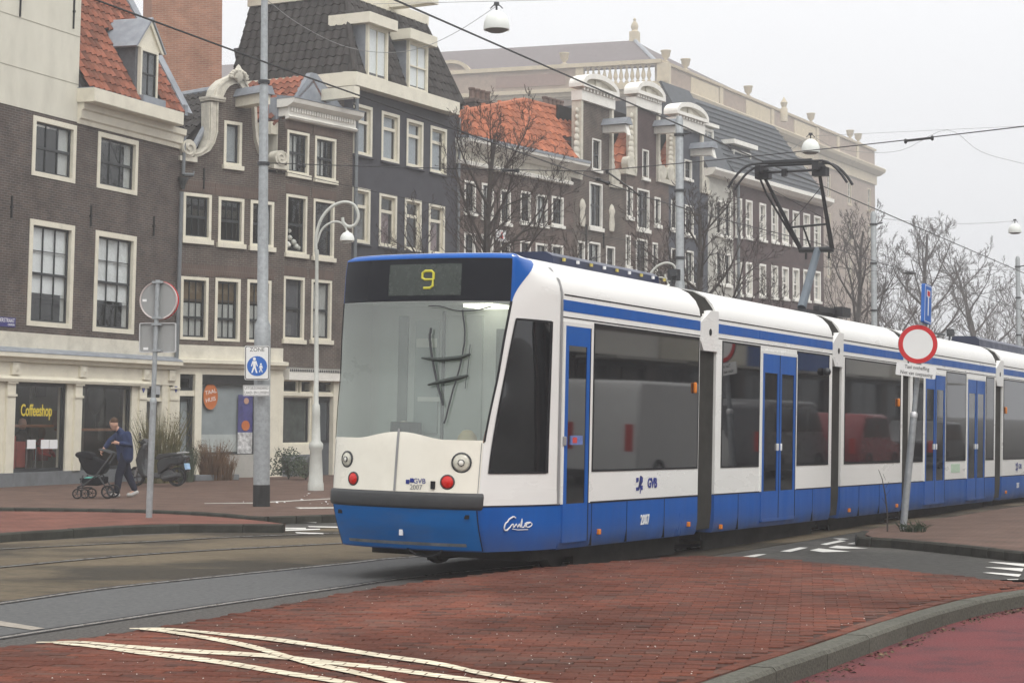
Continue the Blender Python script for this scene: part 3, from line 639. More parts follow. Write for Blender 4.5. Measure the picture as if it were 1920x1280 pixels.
# lamps
def lamp(px, z, r, m, name, o_=.014, dome=.02):
    a = find_a(px, z, -.5, .5); c = S(a, z, o_); n = (S(a, z, .1) - S(a, z, 0)).normalized()
    up = Vector((0,0,1)); x = up.cross(n).normalized(); M = Matrix((( x.x, up.x, n.x, c.x),(x.y, up.y, n.y, c.y),(x.z, up.z, n.z, c.z),(0,0,0,1)))
    ob = MB().lathe([(r*1.18,-.02),(r*1.18,.006),(r*1.02,.012),(r*1.02,.0)], M, 20, False).build(name+'_ring', DARK, s1o, True)
    return MB().lathe([(r,-.01),(r,.006),(r*.8,dome*.6),(r*.4,dome),(.001,dome*1.1)], M, 20).build(name, m, s1o, 'all')
HL = mat('headlight_lens', (.62,.60,.50), .08, .25, 25, spec=1)
lamp(653, 1.215, .075, HL, 'headlight'); lamp(866, 1.215, .09, HL, 'headlight')
lamp(664.5, 1.015, .062, REDL, 'tail_light'); lamp(840, 1.015, .066, REDL, 'tail_light')
lamp(866, 1.215, .03, mat('bulb', (.85,.83,.75), .1, 0, spec=1), 'bulb', .036, .012); lamp(653, 1.215, .026, MATS['bulb'], 'bulb', .036, .012)
a_ = find_a(813, .98, -.5, .5); b = MB()
c_ = S(a_, .98, .02); b.box(c_.x-.012, c_.x+.012, c_.y-.022, c_.y+.022, c_.z-.04, c_.z+.04); b.build('socket', BLACK, s1o)
def nose_text(s_, px, z, size, m, sxx=1.0, o_=.017):
    a = find_a(px, z, -.5, .5); c = S(a, z, o_); n = (S(a, z, .1) - S(a, z, 0)).normalized(); up = Vector((0,0,1)); x = up.cross(n).normalized()
    M = Matrix(((x.x, up.x, n.x, c.x),(x.y, up.y, n.y, c.y),(x.z, up.z, n.z, c.z),(0,0,0,1))); return text('lettering', s_, size, m, s1o, M, .001, sx=sxx)
nose_text('GVB', 788, 1.015, .075, NAVY, 1.0); nose_text('2007', 781, .952, .075, mat('print_grey', (.25,.25,.25), .5, 0), .95)
def logo(parent, s, z, h, m):                                  # two interlocked flags
    b = MB(); k = h/1.0
    for poly in ([(-.55,.38),(-.2,.38),(-.2,.16),(-.38,.1),(-.55,.1)], [(.05,.5),(.16,.5),(.2,.38),(.45,.38),(.45,.12),(.2,.12),(-.1,-.18),(-.3,-.2),(-.55,-.2),(-.55,-.4),(-.3,-.42),(-.05,-.35),(.05,-.1),(.25,.0),(.05,.2)], [(.1,-.1),(.45,-.1),(.45,-.38),(.2,-.38),(.1,-.6),(.02,-.6),(.1,-.35)]):
        b.prism([(s + x*k, z + y*k) for x, y in poly], -.006, -.003, 'y')
    return b.build('logo', m, parent)
# small logo on the nose is the two flags before the letters
for dx_ in (0, 8):
    a = find_a(766 + dx_, 1.015, -.5, .5); c = S(a, 1.015, .018); b = MB(); b.box(c.x-.003, c.x+.003, c.y-.02, c.y+.02, c.z-.03 + dx_*.002, c.z+.012 + dx_*.002); b.build('logo', NAVY, s1o)
b = MB(); c_ = S(find_a(753, .5, -.5, .5), .48, .02); b.box(c_.x-.01, c_.x+.01, c_.y-.02, c_.y+.02, c_.z-.03, c_.z+.03); b.build('hook', PRINTW, s1o)
for px_ in (640, 875):
    c_ = S(find_a(px_, .68, -.5, .5), .665, .014); b = MB(); b.box(c_.x-.008, c_.x+.008, c_.y-.025, c_.y+.025, c_.z-.02, c_.z+.02); b.build('bolt_plate', BLACK, s1o)
b = MB(); b.tube([S(-.02, .31, 0), S(-.06, .25, 0), S(-.12, .235, 0), S(-.18,.26,0), S(-.2, .31, 0)], .012, 6); b.build('cable', BLACK, s1o)
# cab side window on the tapered flank
def cw(px, py, z): return find_a(px, z, -1, -.45)
zt, zb_ = 2.70, 1.125
fa = lambda z: cw(919 + (969-919)*((z-zb_)/(zt-zb_))**1.15, 0, z)
fcache = {}
def fa2(z): return fcache.setdefault(round(z, 3), fa(z))
ra = cw(1027, 0, 1.8)
patch('cab_window', TGLASS, fa2, lambda z: ra, zr(zb_, zt, 14), .006, s1o, 16)
patch('cab_window_seal', BLACK, lambda z: fa2(z)+.0, lambda z: fa2(z)+.02, zr(zb_-.015, zt+.015, 14), .009, s1o, 2)
patch('cab_window_seal', BLACK, lambda z: ra-.012, lambda z: ra+.006, zr(zb_-.015, zt+.015, 10), .009, s1o, 2)
patch('cab_window_seal', BLACK, ra, fa2(zb_)+.01, [zb_-.02, zb_+.004], .009, s1o, 10); patch('cab_window_seal', BLACK, ra, fa2(zt)+.01, [zt-.004, zt+.02], .009, s1o, 10)
patch('body_seam', GREY, -.995, -.975, zr(ZB, 3.44, 20), .008, s1o, 2)
line(s1o, .02, sx['a1'], Z_LINE); line(s1o, .0, sx['a1'], Z_WT + .045, .012); line(s1o, .75, sx['a1'], ZB, .02)
b = MB(); side_box(b, px_s(1054,575), sx['a1'], Z_ST0, Z_ST1, .004); b.build('blue_stripe', TB, s1o)
d0, d1 = px_s(1056,800), px_s(1103,800)
framing(s1o, d0, d1, 2.69); leaf(s1o, d0, d1, 2.69, ZB+.0, 2.48)
side_window(s1o, px_s(1112,800), px_s(1307,800), Z_WB, Z_WT)
for xs in (px_s(1035), px_s(1045)): pass
b = MB(); side_box(b, px_s(1068), px_s(1090), 1.41, 1.51, .02); b.build('door_sticker', mat('sticker_blue', (.12,.18,.42), .5, .3, 40), s1o)
b = MB(); side_box(b, px_s(1071), px_s(1079), 1.43, 1.49, .023); b.build('sticker_red', mat('sticker_red', (.6,.06,.05), .5), s1o)
b = MB(); side_box(b, px_s(1053), px_s(1059), 1.40, 1.50, .03); b.build('door_button', GREY, s1o, bevel=.01)
logo(s1o, px_s(1201), .955, .19, NAVY); text('lettering', 'GVB', .155, NAVY, s1o, face_M(px_s(1224.5), -.004, .955), .002, sx=.95, bold=.006)
text('lettering', '2007', .16, PRINTW, s1o, face_M(px_s(1211.5), -.006, px_z(1211,974)), .002, sx=.8, bold=.004)
for px_, py_ in ((1125,996),(1292.5,982)): indicator(s1o, px_s(px_), px_z(px_, py_))
b = MB(); b.box(px_s(1299)-.025, px_s(1299)+.025, -.045, 0, 2.05, 2.19); b.build('turn_signal', ORANGE, s1o, bevel=.02)
# script name on the flank
def flank_pt(px, py, o=.012):
    z = 1.0
    best = None
    for i in range(141):
        a = -1 + .5*i/140
        for z in zr(.3, .8, 40):
            q = TF.M @ S(a, z); dd = q - Vector((0,0,CH)); zc = dd.y*math.cos(PITCH) + dd.z*math.sin(PITCH); x = CX + F*dd.x/zc; y = CY - F*(-dd.y*math.sin(PITCH) + dd.z*math.cos(PITCH))/zc
            e = (x-px)**2 + (y-py)**2
            if best is None or e < best[0]: best = (e, a, z)
    return S(best[1], best[2], o)
def fs(l): return [flank_pt(880 + x*.2396, 880 + y*.2396) for x, y in curve_px(l, 3)]
b = MB()
for l, r_ in (([(358,372),(320,375),(280,420),(268,465),(290,468),(318,448)], .008), ([(318,448),(335,425),(340,452),(362,428),(372,450),(385,425),(392,452),(405,385),(402,450),(425,440),(432,420),(436,448)], .006), ([(470,412),(440,430),(452,448),(485,430),(470,412),(430,418)], .006), ([(330,466),(450,466)], .004)): b.tube(fs(l), r_, 5)
b.build('script_lettering', PRINTW, s1o)
# roof gear of section 1
def roofz(y): return 3.45
b = MB()
s_a, s_b = px_s(1086, 480)*.0 + .2, 3.55
b.prism([(.40,3.36),(.42,3.50),(.5,3.545),(1.0,3.55),(1.0,3.36)], s_a+.35, s_b, 'x'); b.build('roof_housing', mat('roof_housing', (.012,.02,.055), .35, .1), s1o)
for k in range(9):
    s_ = s_a + .6 + k*.36; b = MB(); b.box(s_-.025, s_+.025, .385, .405, 3.455, 3.49) ; b.build('roof_marker', mat('roof_marker', (.55,.45,.12), .4) if k % 2 == 0 else PRINTW, s1o)
b = MB(); b.prism([(-.35,3.38),(-.2,3.45),(.45,3.47),(.55,3.40)], .7, 1.7, 'y'); b.build('air_unit', DARK, s1o, bevel=.03)
def roof_camera(parent, s, y=.35):
    b = MB(); b.tube([(s-.05, y, 3.38), (s, y, 3.5)], .02, 6).box(s-.02, s+.12, y-.06, y+.06, 3.48, 3.62).tube([(s+.0,y-.02,3.56),(s-.09,y-.05,3.57)], .05, 8); return b.build('roof_lamp', DARK, parent)
roof_camera(s1o, sx['a1']-.1)
# --- middle sections
def section(name, s0, s1, windows=(), doors=(), lights=(), lens=()):
    o = empty(name); o.parent = tram
    shell('body_shell', s0, s1, ZB, 3.45, TW, o); shell('blue_skirt', s0, s1, .29, ZB, TB, o)
    line(o, s0+.02, s1, Z_LINE); line(o, s0, s1, Z_WT + .045, .012); line(o, s0, s1, ZB, .016)
    b = MB(); side_box(b, s0+.02, s1-.01, Z_ST0, Z_ST1, .004); b.build('blue_stripe', TB, o)
    for a_, b_ in windows: side_window(o, a_, b_, Z_WB, Z_WT)
    for a_, b_ in doors:
        m_ = (a_+b_)/2; framing(o, a_, b_, 2.66); leaf(o, a_, m_, 2.66, ZB+.0, 2.40); leaf(o, m_+.004, b_, 2.66, ZB+.0, 2.40)
        for dxx in (-.07, .07):
            q = MB(); side_box(q, m_+dxx-.02, m_+dxx+.02, 1.33, 1.43, .03); q.build('door_button', PRINTW, o, bevel=.008)
        q = MB(); side_box(q, a_+.02, b_-.02, .36, .4, .02); q.build('door_step', TB, o)
    for px_, py_ in lights: indicator(o, px_s(px_, py_), px_z(px_, py_))
    for px_ in lens:
        q = MB(); q.box(px_s(px_)-.03, px_s(px_)+.025, -.045, 0, 2.05, 2.19); q.build('turn_signal', ORANGE, o, bevel=.02)
    return o
def vline(parent, s, z0, z1, w_=.007):
    b = MB(); side_box(b, s-w_/2, s+w_/2, z0, z1, .004); b.build('panel_joint', BLACK, parent)
for px_ in (1112, 1178, 1248): vline(s1o, px_s(px_), .3, ZB)
s2o = section('second_section', sx['b0'], sx['b1'], [(px_s(1353), px_s(1422)), (px_s(1493.5), px_s(1552))], [(px_s(1427.5), px_s(1490))], [(1350,987)])
b = MB(); c_ = (px_s(1543), -.05, 2.5); b.lathe([(.001,-.06),(.05,-.045),(.065,0),(.05,.045),(.001,.06)], Matrix.Translation(c_), 12).tube([c_, (c_[0], .05, 2.52)], .015, 6); b.build('door_camera', DARK, s2o, 'all')
for px_ in (1386, 1525): vline(s2o, px_s(px_), .3, ZB)
s3o = section('third_section', sx['c0'], sx['c1'], [(px_s(1583.5), px_s(1687))], [], [(1591,956),(1680.5,947.5)], [1682])
for px_ in (1612, 1650): vline(s3o, px_s(px_), .3, ZB)
s4o = section('fourth_section', sx['d0'], sx['d1'], [(px_s(1711.5), px_s(1729.5)), (px_s(1774), px_s(1810)), (px_s(1848.5), px_s(1862.5))], [(px_s(1733.5), px_s(1770.5)), (px_s(1813), px_s(1845.5))])
b = MB(); side_box(b, px_s(1784), px_s(1800), .9, 1.06, .006); b.build('door_notice', mat('green_notice', (.45,.58,.45), .6, .3, 60), s4o)
s5o = section('rear_section', sx['e0'], E1 + .9, [(px_s(1881.5), sx['e0']+3.2)], [], [(1885,922)], [1884])
logo(s5o, px_s(1907), .955, .19, NAVY); text('lettering', 'GVB', .15, NAVY, s5o, face_M(px_s(1913), -.004, .955), .002)
text('lettering', '2007', .16, PRINTW, s5o, face_M(px_s(1909), -.006, .56), .002, sx=.8)
# --- bellows between the sections
for a_, b_ in (('a1','b0'), ('b1','c0'), ('c1','d0'), ('d1','e0')):
    g0, g1 = sx[a_], sx[b_]; n = 7
    ring = [(.06,.34),(.035,.6),(.035,3.0),(.06,3.15),(.17,3.3),(.34,3.385),(.6,3.43)]; ring = ring + [(W_-y, z) for y, z in reversed(ring)]
    rows = []
    for i in range(2*n+1):
        s_ = g0 + (g1-g0)*i/(2*n); k = 0 if i % 2 == 0 else .09
        rows.append([(s_, 1.2 + (y-1.2)*(1-k*.8/1.2), z - (k if z > 3 else 0)) for y, z in ring])
    b = MB(); b.grid(rows); b.build('bellows', BELL, tram, fix=False)
    f = empty('joint_fairing'); f.parent = tram
    b = MB(); x0, x1 = g0 - .02 + (g1-g0)*.02, g1 + .03
    b.prism([(x0+.1,2.60),(x0,2.72),(x0,2.95),(x0+(x1-x0)*.55,3.12),(x1,3.12),(x1,2.60)], -.014, .1, 'y')
    b.build('fairing_plate', TW, f)
    b = MB(); b.prism([(x0+(x1-x0)*.55,3.12),(x0+(x1-x0)*.6,3.42),(x1,3.445),(x1,3.12)], .0, .05, 'y')
    b = MB(); b.lathe([(.045,-.02),(.045,-.016),(.001,-.016)], Matrix.Translation(((x0+x1)/2+.02, 0, 2.84)) @ Matrix.Rotation(R(90), 4, 'X') @ Matrix.Translation((0,0,.034)), 14); b.build('fairing_hole', BLACK, f)
# --- underframe and bogies
for a_, b_ in ((-.35, sx['a1']), (sx['b0'], sx['b1']), (sx['c0'], sx['c1']), (sx['d0'], sx['d1']), (sx['e0'], E1+.8)):
    b = MB(); b.box(a_+.1, b_-.05, .22, W_-.22, .17, .34); b.box(max(.9, a_+.3), b_-.1, .26, .3, .04, .2).box(max(.9, a_+.3), b_-.1, W_-.3, W_-.26, .02, .2); b.build('underframe_and_light_block', DIRTY, tram)  # far-side plate is out of view, added to block light under the floor
for c_ in (1.7, (sx['c0']+sx['c1'])/2, sx['e0']+2.4):
    for dx_ in (-.9, .9):
        for y_ in (.48, 1.92):
            b = MB(); M = Matrix.Translation((c_+dx_, y_, .29)) @ Matrix.Rotation(R(90), 4, 'X'); b.lathe([(.001,-.06),(.28,-.06),(.29,0),(.27,.06),(.001,.06)], M, 18); b.build('wheel', DIRTY, tram, True)
# --- pantograph
pt = empty('pantograph'); pt.parent = tram
PY = 1.2
def pp(px, py, y=PY): s_, z_ = TF.sz(px, py, y); return Vector((s_, y, z_))
PB = mat('pantograph_black', (.014,.014,.017), .5, .2); PGY = mat('pantograph_grey', (.10,.125,.15), .5, .1)
base, knee = pp(1503,577), pp(1533,468)
base.z = max(base.z, 3.5)
b = MB(); b.box(base.x-1.0, base.x+.5, .75, 1.65, 3.46, 3.54).box(base.x-.6, base.x+.25, .7, .8, 3.54, 3.62).box(base.x+.3, base.x+.75, .6, .75, 3.5, 3.66); b.build('base_frame', PB, pt)
b = MB(); b.tube([base, knee], [.075,.062], 10); b.build('lower_arm', PGY, pt)
b = MB(); b.tube([base + Vector((.28,.1,0)), knee + Vector((.06,.1,-.15))], .02, 6); b.build('tie_rod', PB, pt)
b = MB(); b.tube([knee + Vector((0,-.28,0)), knee + Vector((0,.32,.0))], .05, 8); b.tube([knee+Vector((0,-.2,0)), knee+Vector((0,-.2,-.16))], .02, 6).tube([knee+Vector((0,.2,0)), knee+Vector((0,.2,-.16))], .02, 6); b.build('knuckle', PB, pt)
yl, yr = 1.92, .82
hl, hr = pp(1428,322,yl), pp(1535,316,yr)
kl, kr = knee + Vector((0,.3,.02)), knee + Vector((0,-.25,.02))
b = MB(); b.tube([kl, kl.lerp(hl,.48), hl], [.04,.034,.026], 8).tube([kr, kr.lerp(hr,.5), hr], [.042,.034,.028], 8); b.build('upper_arm', PB, pt)
b = MB(); b.tube([kl + Vector((.0,.02,.0)), kl.lerp(hl,.72) + Vector((0,.12,.02)), hl + Vector((0,.04,-.08))], .018, 6)
b.tube([kl.lerp(hl,.28), kr.lerp(hr,.31) ], .02, 6).tube([kl.lerp(hl,.28).lerp(kr.lerp(hr,.31),.35), knee + Vector((0,.12,.03))], .016, 6)
b.tube([kl.lerp(hl,.3), kr.lerp(hr,.78)], .006, 4).tube([kl.lerp(hl,.78), kr.lerp(hr,.36)], .006, 4); b.build('brace', PB, pt)
for dx_, lift in ((-.14, 0), (.16, 0)):
    top = max(hl.z, hr.z) + .07
    cpts = []
    for i in range(25):
        t = -1 + 2*i/24; yy = 1.37 + t*1.02; drop = 0 if abs(t) < .55 else .5*((abs(t)-.55)/.45)**2*.75
        cpts.append(((hl.x+hr.x)/2 + dx_, yy, top + .02 - drop))
    b = MB(); b.tube(cpts, .022, 6); b.build('bow', PB, pt)
    b = MB(); b.box(cpts[8][0]-.03, cpts[8][0]+.03, cpts[7][1], cpts[17][1], top+.02, top+.06); b.build('contact_strip', DARK, pt)
for h_ in (hl, hr):
    b = MB(); b.box(h_.x-.2, h_.x+.2, h_.y-.05, h_.y+.05, h_.z-.04, h_.z+.08).box(h_.x-.05, h_.x+.12, h_.y-.14, h_.y+.1, h_.z-.12, h_.z+.02); b.build('bow_spring', PB, pt)
b = MB(); b.tube([(hl.x, hl.y-.0, hl.z-.02), (hr.x, hr.y, hr.z-.02)], .022, 6).box((hl.x+hr.x)/2-.04, (hl.x+hr.x)/2+.04, 1.42, 1.5, hl.z-.12, hl.z); b.build('cross_tube', PB, pt)
PANTO_TOP = TF.M @ Vector(((hl.x+hr.x)/2, 1.3, max(hl.z, hr.z) + .15))
# roof gear further back
b = MB(); s_ = sx['e0']; b.prism([(.42,3.36),(.44,3.56),(.52,3.62),(1.0,3.63),(1.0,3.36)], s_-.2, s_+4.5, 'x'); b.build('roof_housing', MATS['roof_housing'], s5o)
roof_camera(s4o, px_s(1815, 640), .35)
b = MB(); b.tube([(px_s(1770),.5,3.5),(px_s(1810),.42,3.5)], .02, 6); b.build('roof_rail', DARK, s4o)
# passengers' heads dimly seen through the windscreen are left to the reflections; the driver sits in the cab
def figure_blob(name, parent, base, h, m1, m2):
    b = MB(); b.lathe([(.001,0),(.2,.02),(.24,.25),(.2,.45),(.08,.55),(.06,.6)], Matrix.Translation(base) @ Matrix.Diagonal((.7,1,1,1)), 14); o = b.build(name, m1, parent, 'all')
    b = MB(); b.lathe([(.001,.56),(.07,.6),(.1,.68),(.105,.76),(.08,.85),(.001,.88)], Matrix.Translation(base), 14); b.build('head', m2, o, 'all'); return o
SKIN = mat('skin', (.5,.3,.22), .6, .08)

# ------------------------------------------------------------------ houses
BR1 = brickmat('brown_brick', (.092,.066,.056), (.062,.050,.047), (.15,.14,.125), grime=.42)
BR2 = brickmat('warm_brown_brick', (.10,.075,.062), (.075,.06,.052), (.17,.155,.135), grime=.42)
BR3 = brickmat('red_brown_brick', (.12,.082,.07), (.09,.066,.058), (.16,.14,.125), grime=.42)
BRED = brickmat('orange_brick', (.36,.17,.105), (.29,.13,.085), (.36,.27,.21), grime=.25)
BRDK = brickmat('plum_brick', (.085,.055,.055), (.07,.048,.05), (.11,.09,.085), grime=.25)
BRMON = brickmat('mist_paled_brick', (.30,.225,.175), (.26,.195,.155), (.32,.27,.22), .24, .07, grime=.2)  # brick paled so its colour carries part of the mist's fade
LINTEL = brickmat('soldier_brick', (.12,.082,.066), (.10,.07,.058), (.15,.13,.115), .062, .4, .008, grime=.2)
GREYP = mat('grey_painted_brick', (.062,.062,.072), .75, .14, 2, bump=.6, bscale=26, dirt=.3, dirtc=(.045,.045,.05), dscale=1.2)
PLASTER = mat('cream_plaster', (.64,.62,.53), .8, .07, 1.2, bump=.15, bscale=20, dirt=.4, dirtc=(.36,.34,.28), dscale=.9, aniso=(1,1,.4))
PLASTER2 = mat('aged_plaster', (.64,.61,.52), .8, .1, 2, bump=.2, bscale=25, dirt=.5, dirtc=(.3,.28,.23), dscale=1.6)
SASH = mat('dark_green_sash', (.022,.026,.028), .4, .15)
BLUESTONE = mat('bluestone', (.16,.17,.18), .75, .12, 4, dirt=.3)
TILE_O = mat('orange_pantile', (.225,.082,.05), .8, .25, 9, rnd=.4, dirt=.75, dirtc=(.07,.05,.042), dscale=2.2)
TILE_B = mat('bright_orange_pantile', (.34,.115,.058), .8, .2, 9, rnd=.25, dirt=.5, dirtc=(.15,.08,.055), dscale=1.6)
TILE_K = mat('black_pantile', (.034,.030,.028), .6, .25, 9, rnd=.3, dirt=.4, dirtc=(.085,.08,.07), dscale=3)
SLATE = mat('blue_slate', (.085,.093,.102), .6, .2, 4, bump=.5, bscale=10)
PIPE = mat('zinc_pipe', (.17,.185,.195), .5, .12, 6, metal=.3)
BLIND = mat('white_blind', (.86,.87,.86), .9, .04); CURT = mat('net_curtain', (.5,.5,.48), .95, .15, 20, aniso=(12,1,.6))
BROWNB = mat('brown_blind', (.17,.12,.07), .9, .15, 8); IRON = mat('black_iron', (.02,.02,.02), .6, .1)
class House:
    def __init__(s, name, label, P, theta, lean=0, group='houses along the street', cat='house'):
        s.f = Frame(Vector((P[0], P[1], ZP)), theta, lean); s.o = empty(name, s.f.M, label, cat, group); s.name = name
    def rect(s, *a): return s.f.rect(*a)
    def sz(s, *a): return s.f.sz(*a)
    def wall(s, x0, x1, z0, z1, holes, m, y=0.0, th=.32, name='wall', jagged=None):
        xs = sorted(set([x0, x1] + [min(max(h[k], x0), x1) for h in holes for k in (0,1)])); zs = sorted(set([z0, z1] + [min(max(h[k], z0), z1) for h in holes for k in (2,3)]))
        b = MB(); V = {}
        def hole(i, j):
            cx, cz = (xs[i]+xs[i+1])/2, (zs[j]+zs[j+1])/2
            return any(h[0] < cx < h[1] and h[2] < cz < h[3] for h in holes)
        def vid(i, j, k):
            if (i,j,k) not in V: V[(i,j,k)] = len(b.v); b.v.append((xs[i], y + (th if k else 0), zs[j]))
            return V[(i,j,k)]
        nx, nz = len(xs)-1, len(zs)-1; H = [[hole(i, j) for j in range(nz)] for i in range(nx)]
        solid = lambda i, j: 0 <= i < nx and 0 <= j < nz and not H[i][j]
        for i in range(nx):
            for j in range(nz):
                if H[i][j]: continue
                b.f.append((vid(i,j,0), vid(i+1,j,0), vid(i+1,j+1,0), vid(i,j+1,0)))
                b.f.append((vid(i,j,1), vid(i,j+1,1), vid(i+1,j+1,1), vid(i+1,j,1)))
                if not solid(i-1,j): b.f.append((vid(i,j,0), vid(i,j+1,0), vid(i,j+1,1), vid(i,j,1)))
                if not solid(i+1,j): b.f.append((vid(i+1,j,0), vid(i+1,j,1), vid(i+1,j+1,1), vid(i+1,j+1,0)))
                if not solid(i,j-1): b.f.append((vid(i,j,0), vid(i,j,1), vid(i+1,j,1), vid(i+1,j,0)))
                if not solid(i,j+1): b.f.append((vid(i,j+1,0), vid(i+1,j+1,0), vid(i+1,j+1,1), vid(i,j+1,1)))
        b.mi = [0]*len(b.f); return b.build(name, m, s.o, fix=False)
    def backing(s, x0, x1, z0, z1, y=.75):
        b = MB(); b.box(x0, x1, y, y+.1, z0, z1); b.build('room_back', INTERIOR, s.o)
    def sides(s, x0, x1, z0, z1, depth, m, y=.33, left=True, right=True, mr=None):
        if left: b = MB(); b.box(x0, x0+.25, y, depth, z0, z1); b.build('side_wall', m, s.o)
        if right: b = MB(); b.box(x1-.25, x1, y, depth, z0, z1); b.build('side_wall', mr or m, s.o)
    def window(s, q, cols=3, rows=2, frame=.1, fm=None, sm=None, bars=.02, meet=True, sill=0, proud=.02, curtain=None, sillm=None, split=None, rec=.1, arch=0, sashw=.05):
        fm = fm or CREAM; sm = sm or SASH; x0, x1, z0, z1 = q; t = frame; b = MB(); fy0, fy1 = -proud, rec+.06
        b.box(x0, x0+t, fy0, fy1, z0, z1).box(x1-t, x1, fy0, fy1, z0, z1).box(x0+t, x1-t, fy0, fy1, z1-t, z1).box(x0+t, x1-t, fy0, fy1, z0, z0+t*.9)
        w = b.build('window', fm, s.o)
        ix0, ix1, iz0, iz1 = x0+t, x1-t, z0+t*.9, z1-t
        b = MB(); r = sashw; ya, yb = rec-.025, rec+.02
        xs = [ix0+r + (ix1-ix0-2*r)*i/cols for i in range(cols+1)]
        if split:
            zs = [iz0+r] + [iz0 + (iz1-iz0)*k for k in split] + [iz1-r]
        else: zs = [iz0+r + (iz1-iz0-2*r)*j/rows for j in range(rows+1)]
        b.box(ix0, ix0+r, ya, yb, iz0, iz1).box(ix1-r, ix1, ya, yb, iz0, iz1).box(ix0+r, ix1-r, ya, yb, iz1-r, iz1).box(ix0+r, ix1-r, ya, yb, iz0, iz0+r)
        for x in xs[1:-1]: b.box(x-bars/2, x+bars/2, ya+.004, yb, iz0+r, iz1-r)
        mid_j = len(zs)//2 if (len(zs)-1) % 2 == 0 else (len(zs)-1)//2
        for j, z in enumerate(zs[1:-1], 1):
            h = .035 if (meet and j == mid_j) else bars/2
            if split: h = .05
            b.box(ix0+r, ix1-r, ya-.012 if h > .02 else ya+.006, yb, z-h, z+h)
        b.build('glazing_bar', sm, w)
        for i in range(cols):
            for j in range(len(zs)-1):
                p = MB(); y = rec+.008+random.uniform(-.001,.001); tl = random.uniform(-.004,.004)
                p.add([(xs[i], y, zs[j]), (xs[i+1], y+tl, zs[j]), (xs[i+1], y+tl, zs[j+1]), (xs[i], y, zs[j+1])], [(0,1,2,3)]); p.build('pane', GLASS, w, fix=False)
        if sill: b = MB(); b.box(x0-.05, x1+.05, -.09, .0, z0-sill, z0+.01); b.build('sill', sillm or fm, w)
        if curtain:
            for cm, cx0, cx1, cz0, cz1 in curtain:
                b = MB(); X0, X1 = ix0 + (ix1-ix0)*cx0, ix0 + (ix1-ix0)*cx1; Z0, Z1 = iz0 + (iz1-iz0)*cz0, iz0 + (iz1-iz0)*cz1; n = 14 if cm is CURT else 1
                b.strip([(X0 + (X1-X0)*i/n, rec+.035 + (.02 if i % 2 else 0), Z0) for i in range(n+1)], [(X0 + (X1-X0)*i/n, rec+.035 + (.02 if i % 2 else 0), Z1) for i in range(n+1)])
                b.build('curtain', cm, w)
        return w
    def hole(s, q, e=.01): return (q[0]+e, q[1]-e, q[2]+e, q[3]-e)
    def anchor(s, px, py, h=.7):
        x, z = s.sz(px, py); b = MB(); b.tube([(x,-.03,z-h/2),(x,-.03,z+h/2)], .028, 6).tube([(x,0.0,z),(x,-.06,z)], .04, 6); b.build('wall_anchor', IRON, s.o)
    def part(s, name, m, *boxes, bevel=0, parent=None):
        b = MB()
        for q in boxes: b.box(*q)
        return b.build(name, m, parent or s.o, bevel=bevel)
    def moulding(s, name, m, x0, x1, prof, parent=None):       # prof (y,z) swept along the facade
        b = MB(); b.prism(prof, x0, x1, 'x'); return b.build(name, m, parent or s.o)
    def pipe(s, name, pts, r=.05, m=None):
        b = MB(); b.tube(pts, r, 8); return b.build(name, m or PIPE, s.o, True)
TILE_ME = {}
def tile_mesh(w, l, m):
    k = (round(w,3), round(l,3), m.name)
    if k in TILE_ME: return TILE_ME[k]
    n = 6; top = []; L_ = l*1.12
    for j, y in enumerate((0, L_)):
        for i in range(n+1):
            u = i/n; z = .045 + .042*math.sin(2*math.pi*(u-.18)) + (.04 if j == 0 else .0)
            top.append((u*w*1.08, y, z))
    fr = [(x, 0.0, z-.045) for x, y, z in top[:n+1]]
    v = top + fr
    f = [(i, i+1, n+1+i+1, n+1+i) for i in range(n)] + [(2*(n+1)+i, 2*(n+1)+i+1, i+1, i) for i in range(n)]
    b = MB(); b.add(v, f); me = b.mesh('tile', m, True, fix=False); TILE_ME[k] = (me, v, f); return TILE_ME[k]
def tiles(parent, O, ux, uy, width, length, w, l, m, limit=300, skip=None, rnd=.012):
    ux, uy = ux.normalized(), uy.normalized(); nz = ux.cross(uy).normalized(); me, v, f = tile_mesh(w, l, m)
    nc, nr = int(width/w), int(length/l); w2, l2 = width/nc, length/nr; cnt = 0; rest = MB()
    for r in range(nr):
        for c in range(nc):
            if skip and skip(c*w2 + w2/2, r*l2 + l2/2): continue
            o = O + ux*(c*w2) + uy*(r*l2) + nz*random.uniform(0, rnd)
            a = random.uniform(-.02,.02); X = ux*math.cos(a) + uy*math.sin(a); Y = nz.cross(X)
            M = Matrix(((X.x,Y.x,nz.x,o.x),(X.y,Y.y,nz.y,o.y),(X.z,Y.z,nz.z,o.z),(0,0,0,1)))
            if cnt < limit:
                t = link('tile', me, parent); t.matrix_local = M
            else: rest.add([M @ Vector(q) for q in v], f)
            cnt += 1
    if rest.v: tag(rest.build('tile_field', m, parent, True, fix=False), kind='stuff')
    return cnt
def slab(parent, name, m, pts, th=.06):                        # a thin plate through four or more points
    pts = [Vector(p) for p in pts]; n = (pts[1]-pts[0]).cross(pts[2]-pts[0]).normalized(); k = len(pts)
    b = MB(); b.add(pts + [p - n*th for p in pts], [tuple(range(k)), tuple(range(2*k-1, k-1, -1))] + [(i, i+k, (i+1)%k+k, (i+1)%k) for i in range(k)])
    return b.build(name, m, parent)
def y_at(h, x, z, px, lo=0.0, hi=14.0):                          # how far behind the facade a line seen at a photo column ends
    for _ in range(40):
        m = (lo+hi)/2; q = h.f.M @ Vector((x, m, z)); dd = q - Vector((0,0,CH)); X = CX + F*dd.x/(dd.y*math.cos(PITCH) + dd.z*math.sin(PITCH))
        if X > px: lo = m
        else: hi = m
    return lo
